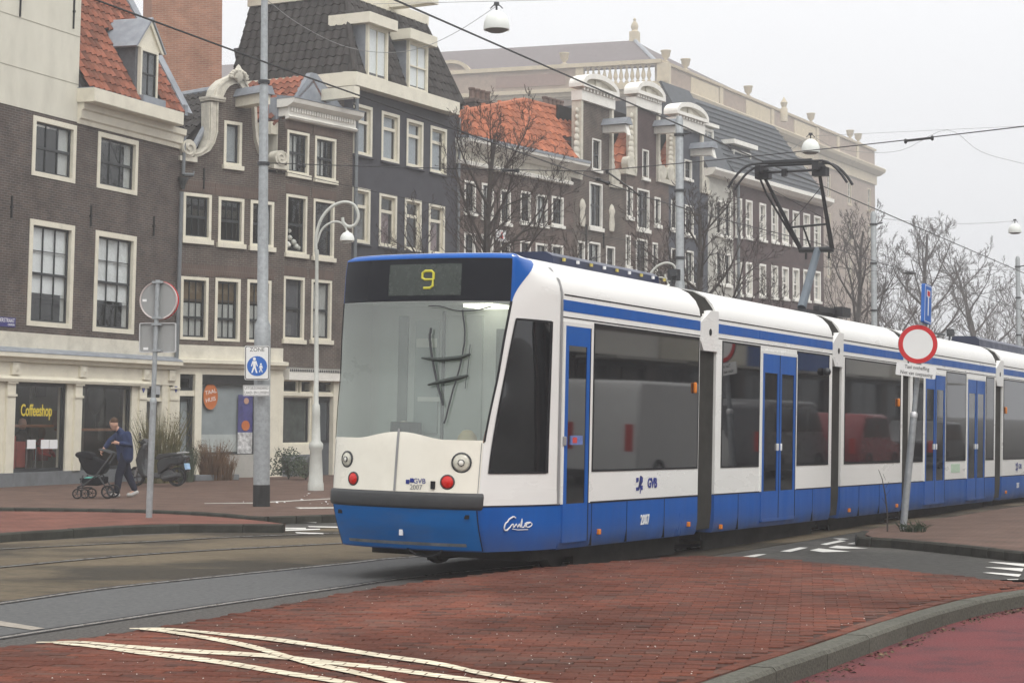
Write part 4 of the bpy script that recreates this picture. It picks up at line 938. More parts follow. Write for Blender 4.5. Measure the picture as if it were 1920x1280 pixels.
def nextP(P, theta, px):                                        # walk along a facade until a photo column
    u = Vector((math.sin(R(theta)), math.cos(R(theta)))); k = (px-CX)/F
    t = (k*P[1] - P[0])/(u.x - k*u.y); return (P[0] + u.x*t, P[1] + u.y*t), t
p0 = gp(0, 913, ZP); P0 = (p0.x, p0.y)
T1, T2, T3, T4, T5, T6 = 22.4, 44.0, 34.5, 28.5, 34.5, 31.0
P1, L1 = nextP(P0, T1, 320); P2, L2 = nextP(P1, T2, 527); P3, L3 = nextP(P2, T3, 653); P4, L4 = nextP(P3, T4, 852)
P5, L5 = nextP(P4, T5, 1072); P6, L6 = nextP(P5, T6, 1172); P7, L7 = nextP(P6, T6, 1252); P8, L8 = nextP(P7, T6, 1326); P9, L9 = nextP(P8, T6, 1375); P10, L10 = nextP(P9, T6, 1545)
# ---------------------------------------------------------------- house 1: the corner house with the coffee shop
h = H1 = House('corner_house', 'brown brick corner house with a cream shopfront, tall sash windows and orange tiled roof', P0, T1, 1.5)
XL = -4.0
q1, q2, q3, q4 = h.rect(60,225.5,142,336.5), h.rect(182,255,258,359.5), h.rect(52.5,416,137,613.5), h.rect(176,437,253,624)
zband = h.sz(130,630)[1]; zcorn = h.sz(130,667)[1]; zfr = h.sz(130,715)[1]; zpl = h.sz(130,882)[1]
ztop = h.sz(240,250)[1]; xs_ = h.sz(145,210)[0]
holes = [h.hole(q) for q in (q1,q2,q3,q4)]
zw = h.sz(70, 205)[1]                                         # brick stops here, white plaster above
zbrick = h.sz(145, 228)[1]
h.wall(XL, L1, zband, zbrick, holes, BR1)
h.part('plaster_wall', PLASTER, (XL, xs_, -.012, .3, zbrick-.02, zbrick+6.5))
for zz in (.95, 2.2, 3.6): h.part('plaster_joint', mat('dark_plaster', (.36,.34,.28), .9, .1), (XL, xs_-.01, -.018, -.01, zbrick+zz, zbrick+zz+.02))  # thin strips in a darker plaster colour
x_, z_ = h.sz(137, 22); 
for px_, py_ in ((137,22),(37,-2)): h.anchor(px_, py_, .9)
ze = h.sz(250, 222)[1]
xe0, xe1 = xs_-.05, h.sz(343, 236, -.53)[0]
h.moulding('cornice', CREAM, xs_, L1, [(0.0,zbrick-.05),(-.05,zbrick-.05),(-.07,zbrick+.06),(-.12,zbrick+.10),(-.14,zbrick+.3),(-.2,zbrick+.34),(-.22,zbrick+.5),(0.0,zbrick+.5)])
h.moulding('gutter', CREAM, xe0, xe1, [(.1,zbrick+.5),(-.52,zbrick+.5),(-.55,zbrick+.52),(-.55,zbrick+.86),(.1,zbrick+.86)])
zg = zbrick+.86
h.part('gutter_lead', LEAD, (xe0, xe1, -.5, .1, zg, zg+.02))
h.window(q1, 3, 2, .13, curtain=[(CURT,.72,1,0,1)]); h.window(q2, 3, 2, .13, curtain=[(CURT,.8,1,0,1)])
h.window(q3, 3, 4, .14, curtain=[(BLIND,0,1,.3,1),(CURT,.88,1,0,.3)]); h.window(q4, 3, 4, .14, curtain=[(BLIND,0,1,.3,1),(CURT,.85,1,0,.3)])
h.backing(XL, L1, 0.1, zbrick, 1.6)
for px_, py_ in ((20.5,388),(169,405),(287,424)): h.anchor(px_, py_, .55)
# roof of pantiles, steep, with a gabled dormer
sl = R(58); up = Vector((0, math.cos(sl), math.sin(sl))); Oe = Vector((xs_+.02, -.3, zg+.02)); SLEN = 5.2
roof = slab(h.o, 'roof', TILE_K, [Oe - Vector((0,0,.1)), Vector((L1, -.3, zg-.08)), Vector((L1,-.3,zg-.08)) + up*SLEN, Oe - Vector((0,0,.1)) + up*SLEN], .1)
dx0, dx1 = h.sz(206,180)[0], h.sz(298,200)[0]
wd0 = h.rect(258,93,294,187,)
def roof_y(z): return -.3 + (z-zg)*math.cos(sl)/math.sin(sl)
DQ = h.f.rect(259,94,292,186, -.08)
ddx = DQ[1]-DQ[0]; dX0, dX1 = DQ[0]-.1, DQ[1]+.1; dz0, dz1 = DQ[2], DQ[3]
def skipd(a, b):
    x = xs_ + a; return dX0-.12 < x < dX1+.05 and b*math.sin(sl) < (dz1-zg)+.5 + .9*(False)
tiles(roof, Oe, Vector((1,0,0)), up, L1-xs_-.35, SLEN, .235, .3, TILE_O, 300, skipd)
h.part('verge_lead', LEAD, (L1-.34, L1-.2, -.35, .0, zg, zg+.3)); slab(roof, 'verge_flashing', LEAD, [Vector((L1-.3,-.36,zg+.1)), Vector((L1+.05,-.36,zg+.1)), Vector((L1+.05,-.36,zg+.1))+up*SLEN, Vector((L1-.3,-.36,zg+.1))+up*SLEN], .12)
dw = h.f; dorm_y = -.08
dm = empty('dormer'); dm.parent = h.o
b = MB(); b.box(dX0, dX1, dorm_y+.04, dorm_y+2.6, zg+.2, dz1+.05); b.build('dormer_cheek', mat('slate_cheek', (.11,.115,.125), .7, .2, 8, bump=.4, bscale=30), dm)
def dwindow(dm, q, y, fm, sm, cols, rows, f=.07, panecol=None):
    x0,x1,z0,z1 = q; b = MB(); b.box(x0,x0+f,y-.06,y+.05,z0,z1).box(x1-f,x1,y-.06,y+.05,z0,z1).box(x0+f,x1-f,y-.06,y+.05,z1-f,z1).box(x0+f,x1-f,y-.06,y+.05,z0,z0+f); b.build('window_frame', fm, dm)
    b = MB(); w_, h_ = x1-x0-2*f, z1-z0-2*f
    b.box(x0+f,x1-f,y-.03,y+.02,z0+f,z0+f+.035).box(x0+f,x1-f,y-.03,y+.02,z1-f-.035,z1-f).box(x0+f,x0+f+.035,y-.03,y+.02,z0+f+.035,z1-f-.035).box(x1-f-.035,x1-f,y-.03,y+.02,z0+f+.035,z1-f-.035)
    for i in range(1, cols): b.box(x0+f+w_*i/cols-.012, x0+f+w_*i/cols+.012, y-.025, y+.02, z0+f+.035, z1-f-.035)
    for j in range(1, rows): b.box(x0+f+.035, x1-f-.035, y-.035, y+.02, z0+f+h_*j/rows-.022, z0+f+h_*j/rows+.022)
    b.build('glazing_bar', sm, dm)
    for i in range(cols):
        for j in range(rows):
            p = MB(); a0, a1 = x0+f+w_*i/cols, x0+f+w_*(i+1)/cols; c0, c1 = z0+f+h_*j/rows, z0+f+h_*(j+1)/rows
            p.add([(a0,y,c0),(a1,y,c0),(a1,y,c1),(a0,y,c1)], [(0,1,2,3)]); p.build('pane', panecol or GLASS, dm, fix=False)
dwindow(dm, (DQ[0],DQ[1],dz0,dz1), dorm_y-.02, CREAM, SASH, 2, 2)
gx0, gx1 = dX0-.12, dX1+.12; gz = dz1 + .02; gm = (gx0+gx1)/2; ga = gz + (gx1-gx0)*.62
b = MB(); b.prism([(gx0+.05,gz),(gx1-.05,gz),(gm,ga-.06)], dorm_y-.02, dorm_y+.1, 'y'); b.build('dormer_gable', CREAM, dm)
b = MB(); t_ = .09
b.prism([(gx0-.06,gz-.03),(gx0+.06,gz-.03),(gm,ga-.12),(gx1-.06,gz-.03),(gx1+.06,gz-.03),(gm,ga+.04)], dorm_y-.08, dorm_y-.02, 'y'); b.build('bargeboard', CREAM, dm)
for sx_, ex in ((gx0-.08, gm), (gx1+.08, gm)):
    slab(dm, 'dormer_roof', LEAD, [Vector((sx_, dorm_y-.12, gz-.02)), Vector((ex, dorm_y-.12, ga+.06)), Vector((ex, dorm_y+2.9, ga+.06)), Vector((sx_, dorm_y+2.9, gz-.02))], .05)
h.part('dormer_apron', LEAD, (dX0-.02, dX1+.02, -.36, dorm_y+.02, zg+.05, dz0+.02))
# shopfront
h.part('fascia_board', PLASTER2, (XL, L1, -.03, .3, zcorn+.1, zband+.005))
h.moulding('shop_cornice', CREAM, XL, L1+.05, [(0,zcorn+.12),(-.26,zcorn+.05),(-.3,zcorn+.0),(-.3,zcorn-.1),(-.2,zcorn-.12),(-.16,zcorn-.22),(0,zcorn-.24)])
h.moulding('cornice_lead', LEAD, XL, L1+.05, [(0,zcorn+.15),(-.27,zcorn+.075),(-.31,zcorn+.02),(-.31,zcorn+.008),(-.26,zcorn+.055),(0,zcorn+.125)])
h.part('frieze', CREAM, (XL, L1, -.06, .3, zfr, zcorn-.238))
h.moulding('frieze_moulding', CREAM, XL, h.sz(275,715)[0], [(-.06,zfr-.06),(-.16,zfr-.05),(-.18,zfr+.02),(-.12,zfr+.06),(-.06,zfr+.1)])
def brk(px): 
    x = h.sz(px,690)[0]; b = MB(); b.box(x-.16,x+.16,-.13,-.05,zfr+.12,zcorn-.24).lathe([(.1,-.02),(.12,0),(.001,.03)], Matrix.Translation((x,-.13,zfr+.28)) @ Matrix.Rotation(R(90),4,'X'), 8); b.build('bracket', CREAM, h.o, bevel=.02)
for px_ in (24,151,270,318): brk(px_)
def pil(pxa, pxb, wname='pilaster'):
    a, b_ = h.sz(pxa,800)[0], h.sz(pxb,800)[0]; b = MB(); b.box(a,b_,-.1,.25,zpl,zfr-.05); b.box(a-.04,b_+.04,-.14,-.1,zfr-.1,zfr-.05).box(a-.03,b_+.03,-.13,-.1,zfr-.42,zfr-.36); b.build(wname, CREAM, h.o)
pil(6,21.5); pil(134,147); pil(255,268); pil(312,327); pil(-60,-45)
wA = (h.sz(21.5,800)[0], h.sz(122,800)[0], zpl+.0, zfr-.06); wB = (h.sz(147,800)[0], h.sz(244,800)[0], zpl+.0, zfr-.06)
h.part('shop_jamb', CREAM, (wA[1], h.sz(134,800)[0], -.03, .25, zpl, zfr-.05)); h.part('shop_jamb', CREAM, (wB[1], h.sz(255,800)[0], -.03, .25, zpl, zfr-.05)); h.part('shop_jamb', CREAM, (XL, h.sz(6,800)[0], -.03, .25, zpl, zfr-.05))
for q in (wA, wB): h.window(q, 1, 1, .045, fm=SASH, rec=.08, proud=-.02)
h.part('plinth', BLUESTONE, (XL, wA[0], -.16, .2, -.12, zpl), (wA[0], wB[1]+.02, -.06, .2, -.12, zpl), (wB[1]+.02, L1, -.16, .2, -.12, zpl+.0))
YEL = mat('yellow_letters', (.72,.56,.05), .5, 0)
cx_, cz_ = h.f.sz(68.5, 770, .055); text('lettering', 'Coffeeshop', .42, YEL, h.o, face_M(cx_, .055, cz_), .004, sx=.66, bold=.006)
for (a_, b_, c_, d_) in ((54,824,70,841),(80,824,95,841),(96,824,111,841)):
    q = h.rect(a_,b_,c_,d_); h.part('window_notice', PRINTW, (q[0],q[1],.05,.06,q[2],q[3]))
dq = (h.sz(276,800)[0], h.sz(300,800)[0], -.1, zfr+.25)
h.part('shop_door', mat('dark_door', (.03,.03,.033), .4, .1), (dq[0], dq[1], .12, .2, dq[2], h.sz(285,752)[1]))
h.part('transom', CREAM, (dq[0]-.06, dq[1]+.05, -.02, .2, h.sz(285,752)[1], h.sz(285,745)[1]))
h.window((dq[0], dq[1], h.sz(285,745)[1], zfr-.0), 1, 1, .04, fm=SASH, rec=.1, proud=-.05)
q = h.rect(273,722,302,739); h.part('house_plaque', mat('plaque', (.4,.42,.44), .6, .3, 60), (q[0]+.3,q[1]-.1,-.035,-.02,q[2],q[3]))
h.part('door_jamb', CREAM, (dq[1], h.sz(312,800)[0], -.04, .25, -.1, zfr)); 
for px_ in (263, 324): 
    x_, z_ = h.sz(px_, 729); b = MB(); b.prism([(x_-.06,z_+.08),(x_+.06,z_+.08),(x_+.06,z_-.02),(x_,z_-.1),(x_-.06,z_-.02)], -.115, -.1, 'y'); b.build('shield_plaque', NAVY, h.o)
sgn = h.rect(-40,593,27.5,611); h.part('street_name_plate', mat('enamel_blue', (.03,.025,.17), .35, .05), (sgn[0],sgn[1],-.03,0,sgn[2],sgn[3]))
text('lettering', 'MUIDERSTRAAT', (sgn[3]-sgn[2])*.62, PRINTW, h.o, face_M(sgn[1]-.04, -.032, sgn[2]+(sgn[3]-sgn[2])*.66), .002, align='RIGHT', sx=.82)
text('lettering', 'CENTRUM', (sgn[3]-sgn[2])*.3, PRINTW, h.o, face_M(sgn[1]-.04, -.032, sgn[2]+(sgn[3]-sgn[2])*.22), .002, align='RIGHT', sx=.82)
xp = L1+.02; zA = h.sz(326,325)[1]
h.pipe('drainpipe', [(xp,-.12,zbrick+.5),(xp,-.12,zA)], .055); h.pipe('drainpipe', [(xp-.05,-.12,zA-.5),(xp-.05,-.12,zcorn+.1)], .06)
b = MB(); b.lathe([(.05,-.32),(.07,-.2),(.16,-.02),(.16,.0)], Matrix.Translation((xp-.02,-.14,zA-.1)), 10); b.build('rainwater_head', mat('old_copper', (.05,.055,.055), .6, .2), h.o); h.pipe('drainpipe', [(xp,-.12,zA+.0),(xp+.5,-.12,zA+.06),(xp+.55,-.1,zA+.2)], .05)
h.sides(XL, L1, -.1, zbrick, 9, BR1)
# inside the coffee shop
h.part('counter', mat('red_counter', (.28,.045,.03), .5, .2, 6), (wA[0], wA[0]+.85, .5, 1.0, -.1, zpl+.9)); h.part('bar_top', mat('bar_wood', (.22,.09,.04), .5, .25, 8), (wA[0], wA[1], .35, .75, zpl+1.12, zpl+1.18)); h.part('bar_top', MATS['bar_wood'], (wB[0], wB[1], .35, .75, zpl+1.02, zpl+1.08))
h.part('red_bench', MATS['red_counter'], (wA[0]+.9, wA[0]+1.25, .5, .9, zpl+.1, zpl+.75)); h.part('wall_picture', mat('dark_picture', (.07,.05,.045), .7, .4, 20), (wB[0]+.1, wB[0]+.55, 1.45, 1.5, zpl+1.9, zpl+2.4)); h.part('menu_cabinet', mat('menu_cabinet', (.2,.08,.05), .6, .3, 12), (wB[0]+.9, wB[0]+1.75, 1.3, 1.5, zpl+1.1, zpl+1.55))
h.part('inner_wall', mat('shop_wall', (.15,.14,.12), .9, .15, 2), (wB[0], wB[1], 1.5, 1.58, zpl, zfr))
for k in range(2):
    b = MB(); x = wA[0]+1.55+k*.0; 
    if k == 0:
        for dx_ in (-.16,.16):
            for dy_ in (.0,.3): b.tube([(x+dx_,.3+dy_,zpl-.1),(x+dx_*.8,.3+dy_*.9,zpl+.62)], .012, 5)
        b.box(x-.18,x+.18,.28,.62,zpl+.62,zpl+.66); b.build('bar_stool', mat('chrome', (.6,.6,.6), .2, 0, metal=1), h.o)
# ballet of a hanging balloon-shaped sign in the second window
x_, z_ = h.sz(208,748); b = MB(); b.lathe([(.001,-.44),(.1,-.42),(.3,-.2),(.36,.05),(.3,.3),(.16,.44),(.001,.47)], Matrix.Translation((x_,.5,z_)) @ Matrix.Diagonal((1,.4,1,1)), 16); b.tube([(x_,.5,z_-.42),(x_,.5,z_-.85)], .03, 6); b.build('hanging_sign', mat('hanging_sign', (.022,.022,.025), .5, .3, 10), h.o, 'all')
# ---------------------------------------------------------------- house 2: the bell gable
def cr(l, ox, oy, k): return [(ox + x*k, oy + y*k) for x, y in l]
h = H2 = House('bell_gable_house', 'brown brick house with a white scrolled bell gable and hoist beam', P1, T2, 1.0)
def C2(l): return [h.sz(x, y) for x, y in cr(l, 320, 130, .1797)]
zb2 = h.sz(430,314)[1]; zs2 = h.sz(430,672)[1]
R1q = [h.rect(343,363,396,449), h.rect(409,371,457,457), h.rect(469,377,513,463)]
R2q = [h.rect(338,519,390,637), h.rect(402.5,522,450,640), h.rect(462.5,525,507.5,642)]
zsl = h.sz(430,650)[1]
gq = h.rect(419.5,228,453,311)
h.wall(0, L2, zsl, zb2, [h.hole(q) for q in R1q + R2q], BR2)
LO = C2([(222,885),(290,868),(345,815),(372,740),(380,640),(380,345)]); LI = C2([(228,925),(300,905),(390,855),(440,770),(472,660),(478,345)])
UO = C2([(425,282),(440,215),(475,160),(530,110),(600,80),(650,55),(690,22),(718,30),(728,75),(748,110),(775,160),(803,220),(806,260)]); UI = C2([(512,345),(535,280),(560,225),(595,180),(640,160),(662,156),(685,152),(702,160),(718,185),(735,208),(755,232),(780,250),(792,300)])
RI = C2([(835,300),(845,440),(850,600),(865,740),(905,870),(940,930)]); RO = C2([(862,300),(872,440),(876,600),(892,740),(930,860),(975,915)])
poly = [(LI[0][0]-.15, zb2-.02)] + LI + UI + RI + [(RI[-1][0]+.2, zb2-.02)]
def gable_wall(h, poly, q, m, name='gable_wall'):                 # gable polygon with one window cut out, by splitting at the window
    x0, x1, z0, z1 = q; b = MB(); n = len(poly)
    import mathutils.geometry as mg
    outer = [Vector((x, z, 0)) for x, z in poly]
    if q[1] > q[0]: hole = [Vector((x0,z0,0)), Vector((x0,z1,0)), Vector((x1,z1,0)), Vector((x1,z0,0))]; tri = mg.tessellate_polygon([outer, hole]); pts = outer + hole
    else: tri = mg.tessellate_polygon([outer]); pts = outer
    k = len(pts)
    b.add([(p.x, 0, p.y) for p in pts] + [(p.x, .3, p.y) for p in pts], [tuple(t) for t in tri] + [tuple(i+k for i in reversed(t)) for t in tri])
    for a in range(n): b.f.append((a, (a+1)%n, (a+1)%n+k, a+k)); b.mi.append(0)
    if q[1] > q[0]:
        for a in range(4): b.f.append((n+a, n+(a+1)%4, n+(a+1)%4+k, n+a+k)); b.mi.append(0)
    return b.build(name, m, h.o)
gable_wall(h, poly, h.hole(gq), BR2)
def trim(h, A, B, y0=-.14, y1=.28, m=STONE, name='gable_trim'):
    b = MB(); n = len(A); vs = []
    for (a, c) in zip(A, B): vs += [(a[0], y0, a[1]), (c[0], y0, c[1]), (c[0], y1, c[1]), (a[0], y1, a[1])]
    fs = []
    for i in range(n-1):
        for k in range(4): fs.append((4*i+k, 4*i+(k+1)%4, 4*i+4+(k+1)%4, 4*i+4+k))
    fs += [(0,1,2,3), tuple(4*(n-1)+k for k in (3,2,1,0))]
    b.add(vs, fs); return b.build(name, m, h.o)
def between(A, B, t): return [(a[0]+(b_[0]-a[0])*t, a[1]+(b_[1]-a[1])*t) for a, b_ in zip(A, B)]
trim(h, LO, LI, -.1, .28); trim(h, UO, UI, -.1, .28); trim(h, between(LO, LI, .08), between(LO, LI, .3), -.15, -.09, STONE, 'trim_bead'); trim(h, between(LO, LI, .8), between(LO, LI, .95), -.13, -.09, STONE, 'trim_bead'); trim(h, between(UO, UI, .08), between(UO, UI, .3), -.15, -.09, STONE, 'trim_bead'); trim(h, RO, RI)
c0, c1 = C2([(372,282),(528,350)]); h.part('gable_collar', STONE, (c0[0], c1[0], -.2, .3, c1[1], c0[1]-.06), (c0[0]-.02, c1[0]-.01, -.24, .32, c0[1]-.06, c0[1]))
def scroll(h, c, r, hand=1, y0=-.2):
    b = MB(); b.lathe([(r,0),(r,.36),(.001,.36)], Matrix.Translation((c[0], y0+.36, c[1])) @ Matrix.Rotation(R(90),4,'X') , 20)
    sp = [(c[0] + hand*(r*.92*(1-t*.85))*math.cos(2.2+hand*0+t*9), y0-.01, c[1] + (r*.92*(1-t*.85))*math.sin(2.2+t*9)) for t in [i/36 for i in range(37)]]
    b.tube(sp, r*.13, 6); b.box(c[0]-r*1.1, c[0]+r*1.25, y0+.03, .2, c[1]-r*1.45, c[1]-r*.9); b.build('scroll', STONE, h.o, True)
cl = C2([(150,830),(226,830)]); scroll(h, cl[0], cl[1][0]-cl[0][0]); cr_ = C2([(1112,930),(1175,930)]); scroll(h, cr_[0], cr_[1][0]-cr_[0][0], -1)
top = C2([(668,80)])[0]; b = MB()
for k in range(9): 
    an = math.pi*k/8; b.lathe([(.001,-.07),(.07,-.03),(.08,.02),(.001,.08)], Matrix.Translation((top[0]+.28*math.cos(an), -.2, top[1]-.05+.2*math.sin(an))), 8)
b.lathe([(.001,-.25),(.18,-.12),(.16,.1),(.06,.25),(.001,.3)], Matrix.Translation((top[0], -.18, top[1]+.05)) @ Matrix.Diagonal((1,.5,1,1)), 10)
tag(b.build('crest_carving', STONE, h.o, True), kind='stuff')
bm0 = C2([(640,395)])[0]; bm1 = C2([(800,305)])[0]
bxa, bxb = bm0[0]+.12, bm0[0]+.5
h.part('hoist_beam', CREAM, (bxa, bxb, -1.15, .05, bm0[1]+.02, bm1[1]-.02)); b = MB(); b.prism([(bxa-.1,bm1[1]-.02),(bxb+.1,bm1[1]-.02),(bxb-.02,bm1[1]+.22),(bxa+.02,bm1[1]+.22)], -1.25, .05, 'y'); b.build('beam_cap', LEAD, h.o)
xh = (bxa+bxb)/2; b = MB(); b.tube([(xh,-1.05,bm0[1]),(xh+.03,-1.05,bm0[1]-.22),(xh-.03,-1.05,bm0[1]-.3),(xh,-1.05,bm0[1]-.4),(xh,-1.05,bm0[1]-1.35),(xh-.04,-1.05,bm0[1]-1.42)], .022, 6); b.build('hoist_hook', CREAM, h.o)
h.window(gq, 1, 1, .09, sill=.12, curtain=[(mat('grey_blind',(.3,.32,.33),.9,.1),0,1,0,1)])
for q in R1q: h.window(q, 3, 2, .09, sill=.13, bars=.018)
for q in R2q: h.window(q, 3, 3, .09, sill=.0, bars=.018, split=None, curtain=[(BROWNB,0,1,.63,1),(CURT,0,.9,0,.6)])
for q in R1q + R2q:
    b = MB(); n = 8; x0, x1, z1 = q[0]-.12, q[1]+.12, q[3]
    b.prism([(x0, z1+.02)] + [(x0 + (x1-x0)*i/n, z1 + .015 + .06*math.sin(math.pi*i/n)) for i in range(n+1)] + [(x1, z1+.36), (x0, z1+.36)], -.012, .05, 'y'); b.build('lintel', LINTEL, h.o)
h.anchor(381.5,335,.6); h.anchor(370,360,.0001) if False else None
# saddle roof behind the gable
xm, zr_, ze_ = h.sz(452,250)[0], h.sz(430,158)[1], h.sz(345,300)[1]
us = Vector((xm, 0, zr_-ze_)); 
rf = slab(h.o, 'roof', TILE_K, [Vector((0,10,ze_-.1)), Vector((0,.3,ze_-.1)), Vector((xm,.3,zr_-.1)), Vector((xm,10,zr_-.1))], .08)
slab(h.o, 'roof', TILE_K, [Vector((L2,.3,ze_-.1)), Vector((L2,10,ze_-.1)), Vector((xm,10,zr_-.1)), Vector((xm,.3,zr_-.1))], .08)
tiles(rf, Vector((0,6.3,ze_)), Vector((0,-1,0)), us, 5.9, us.length, .27, .36, TILE_K, 300)
b = MB(); b.tube([(xm,.3,zr_+.03),(xm,9.5,zr_+.03)], .13, 8); b.build('ridge_lead', LEAD, h.o); h.pipe('valley_pipe', [(.55,.2,ze_+.1),(xm*.62,.25,zr_-.9)], .09, LEAD)
h.sides(0, L2, -.1, ze_, 10, BR2)
# shopfront
zc2 = h.sz(430,676)[1]
h.part('fascia_board', PLASTER2, (0, L2, -.03, .3, zc2+.0, zsl+.01)); h.moulding('shop_cornice', CREAM, 0, L2+.0, [(0,zc2+.03),(-.3,zc2),(-.3,zc2-.1),(-.18,zc2-.14),(-.14,zc2-.22),(0,zc2-.24)])
zt2 = h.sz(430,703)[1]; h.part('frieze', CREAM, (0, L2, -.05, .3, zt2, zc2-.238))
dq2 = h.rect(334,742,362,836); tq = h.rect(334,704,362,732); sq = h.rect(375,704,478,852)
[h.part('shop_post', CREAM, q_) for q_ in ((-.0, dq2[0], -.06, .25, -.1, zt2), (dq2[1], sq[0], -.08, .25, -.1, zt2), (sq[1], L2, -.08, .25, -.1, zt2))]; h.part('transom', CREAM, (dq2[0], dq2[1], -.04, .2, dq2[3], tq[2]))
h.window((dq2[0],dq2[1],-.05,dq2[3]), 1, 1, .0801, fm=SASH, rec=.1, proud=-.03, curtain=[(mat('shop_interior_pale',(.38,.41,.42),.8,.15,1.5),0,1,0,1)]); h.window(tq, 1, 1, .03, fm=SASH, rec=.1, proud=-.02)
zst = sq[2]
h.window(sq, 1, 1, .03, fm=SASH, rec=.12, proud=-.02, curtain=[(MATS['shop_interior_pale'],0,1,.25,1),(mat('shop_white',(.6,.62,.6),.8,.1),0,1,.0,.25)])
h.part('window_head', mat('dark_grille', (.03,.03,.03), .7, .3), (sq[0], sq[1], .02, .1, zt2-.28, zt2))
h.part('shop_plinth', mat('grey_render', (.38,.37,.34), .85, .12, 3, dirt=.4), (sq[0], sq[1], -.05, .25, -.1, zst)); h.part('plinth_step', BLUESTONE, (0, sq[0], -.1, .1, -.12, .08))
ORG = mat('orange_vinyl', (.5,.14,.03), .5, .05); x_, z_ = h.f.sz(384,743,.06); x_ += .1; b = MB(); b.lathe([(.36,0),(.36,.01),(.001,.01)], Matrix.Translation((x_+.1,.06,z_)) @ Matrix.Rotation(R(90),4,'X') @ Matrix.Diagonal((.72,1.05,1,1)), 20); b.build('round_sticker', ORG, h.o)
for k, t_ in enumerate(('TAAL','HUIS')): text('lettering', t_, .17, PRINTW, h.o, face_M(x_+.1, .045, z_+.13-.22*k) @ Matrix.Rotation(R(12),4,'Z'), .002)
pq = h.rect(449,740,478,850); pz = pq[2]+ (pq[3]-pq[2])*.36
h.part('poster', mat('poster_blue', (.06,.06,.2), .5, .35, 6), (pq[0],pq[1],.07,.085,pz,pq[3])); h.part('poster_foot', mat('poster_pale', (.5,.5,.5), .6, .5, 9), (pq[0],pq[1],.07,.085,pq[2],pz))
b = MB(); b.lathe([(.15,0),(.15,.01),(.001,.01)], Matrix.Translation((pq[1]-.3,.062,pz+.2)) @ Matrix.Rotation(R(90),4,'X'), 18); b.build('poster_dot', ORG, h.o); b = MB(); b.lathe([(.09,0),(.09,.01),(.001,.01)], Matrix.Translation(((pq[0]+pq[1])/2,.062,pq[3]-.18)) @ Matrix.Rotation(R(90),4,'X'), 18); b.build('poster_face', SKIN, h.o)
h.backing(0.02, L2-.02, 0, zb2, 1.2)
# ---------------------------------------------------------------- house 3
h = H3 = House('narrow_house', 'narrow brown brick house with a straight white dentil cornice and two windows per floor', P2, T3, .8)
zc3 = h.sz(588,234)[1]; zt3 = h.sz(588,196)[1]
Wq = [h.rect(538,247,579,327), h.rect(590,258,629.5,337), h.rect(535.5,366,575,476), h.rect(587,375,626,483), h.rect(531,519,570,637), h.rect(583,525,621,638)]
zsh = h.sz(575,690)[1]
h.wall(0, L3, zsh, zc3+.02, [h.hole(q) for q in Wq], BR2)
for k, q in enumerate(Wq):
    cur = [(CURT,0,.55,0,1)] if k in (0,1) else ([(CURT,0,1,.0,1)] if k == 5 else ([(mat('grey_shade',(.13,.13,.14),.9,.2,2),0,1,0,1)] if k == 4 else None))
    h.window(q, 3 if k < 2 else 1, 2, .08, sill=.12, bars=.018, curtain=cur)
    b = MB(); x0, x1, z1 = q[0]-.1, q[1]+.1, q[3]; b.prism([(x0,z1+.01)] + [(x0+(x1-x0)*i/8, z1+.012+.045*math.sin(math.pi*i/8)) for i in range(9)] + [(x1,z1+.3),(x0,z1+.3)], -.01, .05, 'y'); b.build('lintel', LINTEL, h.o)
b = MB()
for (cx, cz, r) in ((.22,.12,.12),(.32,.34,.09),(.62,.1,.1),(.5,.22,.1),(.3,.55,.07),(.75,.05,.08)):
    q = Wq[2]; b.lathe([(.001,-r),(r*.7,-r*.6),(r,0),(r*.6,r*.7),(.001,r)], Matrix.Translation((q[0]+.1+cx, .2, q[2]+.15+cz)), 10)
b.build('plaster_figurine', WHITE, h.o, 'all')
h.part('cornice_frieze', WHITE, (-.02, L3+.02, -.1, .3, zc3+.1, zt3-.25)); h.moulding('cornice_foot', WHITE, -.05, L3+.04, [(0,zc3),(-.14,zc3+.02),(-.18,zc3+.08),(-.1,zc3+.14),(0,zc3+.14)])
h.moulding('cornice_top', WHITE, -.1, L3+.1, [(.3,zt3-.26),(-.14,zt3-.25),(-.34,zt3-.14),(-.38,zt3-.02),(-.36,zt3),(.3,zt3)]); h.moulding('cornice_lead', LEAD, -.11, L3+.11, [(.3,zt3),(-.4,zt3),(-.4,zt3+.02),(.3,zt3+.12)])
n = 26; b = MB()
for k in range(n): x = .05 + (L3-.1)*k/n; b.box(x, x+.06, -.17, -.1, zt3-.38, zt3-.26)
tag(b.build('dentils', WHITE, h.o), kind='stuff')
zE = h.sz(520,222)[1]; xm = L3*.5; zR = zE + 1.6; YE = y_at(h, xm, zR, 470)
h.part('gable_side', PLASTER2, (-.02, .0, .33, 1.5, 6.2, zE-.25)); h.part('side_gutter', CREAM, (-.3, .02, .33, YE, zE-.42, zE-.05))
h.part('cornice_return', LEAD, (-.12, .12, .3, .6, zc3, zt3+.05))
us = Vector((xm+.25, 0, zR-zE))
rf = slab(h.o, 'roof', TILE_O, [Vector((-.25,YE,zE-.1)), Vector((-.25,.3,zE-.1)), Vector((xm,.3,zR-.1)), Vector((xm,YE,zR-.1))], .08); tiles(rf, Vector((-.25,YE,zE)), Vector((0,-1,0)), us, YE-.35, us.length, .27, .33, TILE_O, 200)
slab(h.o, 'roof', TILE_O, [Vector((L3,.3,zE-.1)), Vector((L3,YE,zE-.1)), Vector((xm,YE,zR-.1)), Vector((xm,.3,zR-.1))], .08)
b = MB(); b.prism([(L3*.2,zt3+.1),(xm-.1,zR+.1),(xm+.15,zR+.1),(L3*.98,zt3+.1)], .3, .5, 'y'); b.build('roof_front', LEAD, h.o)
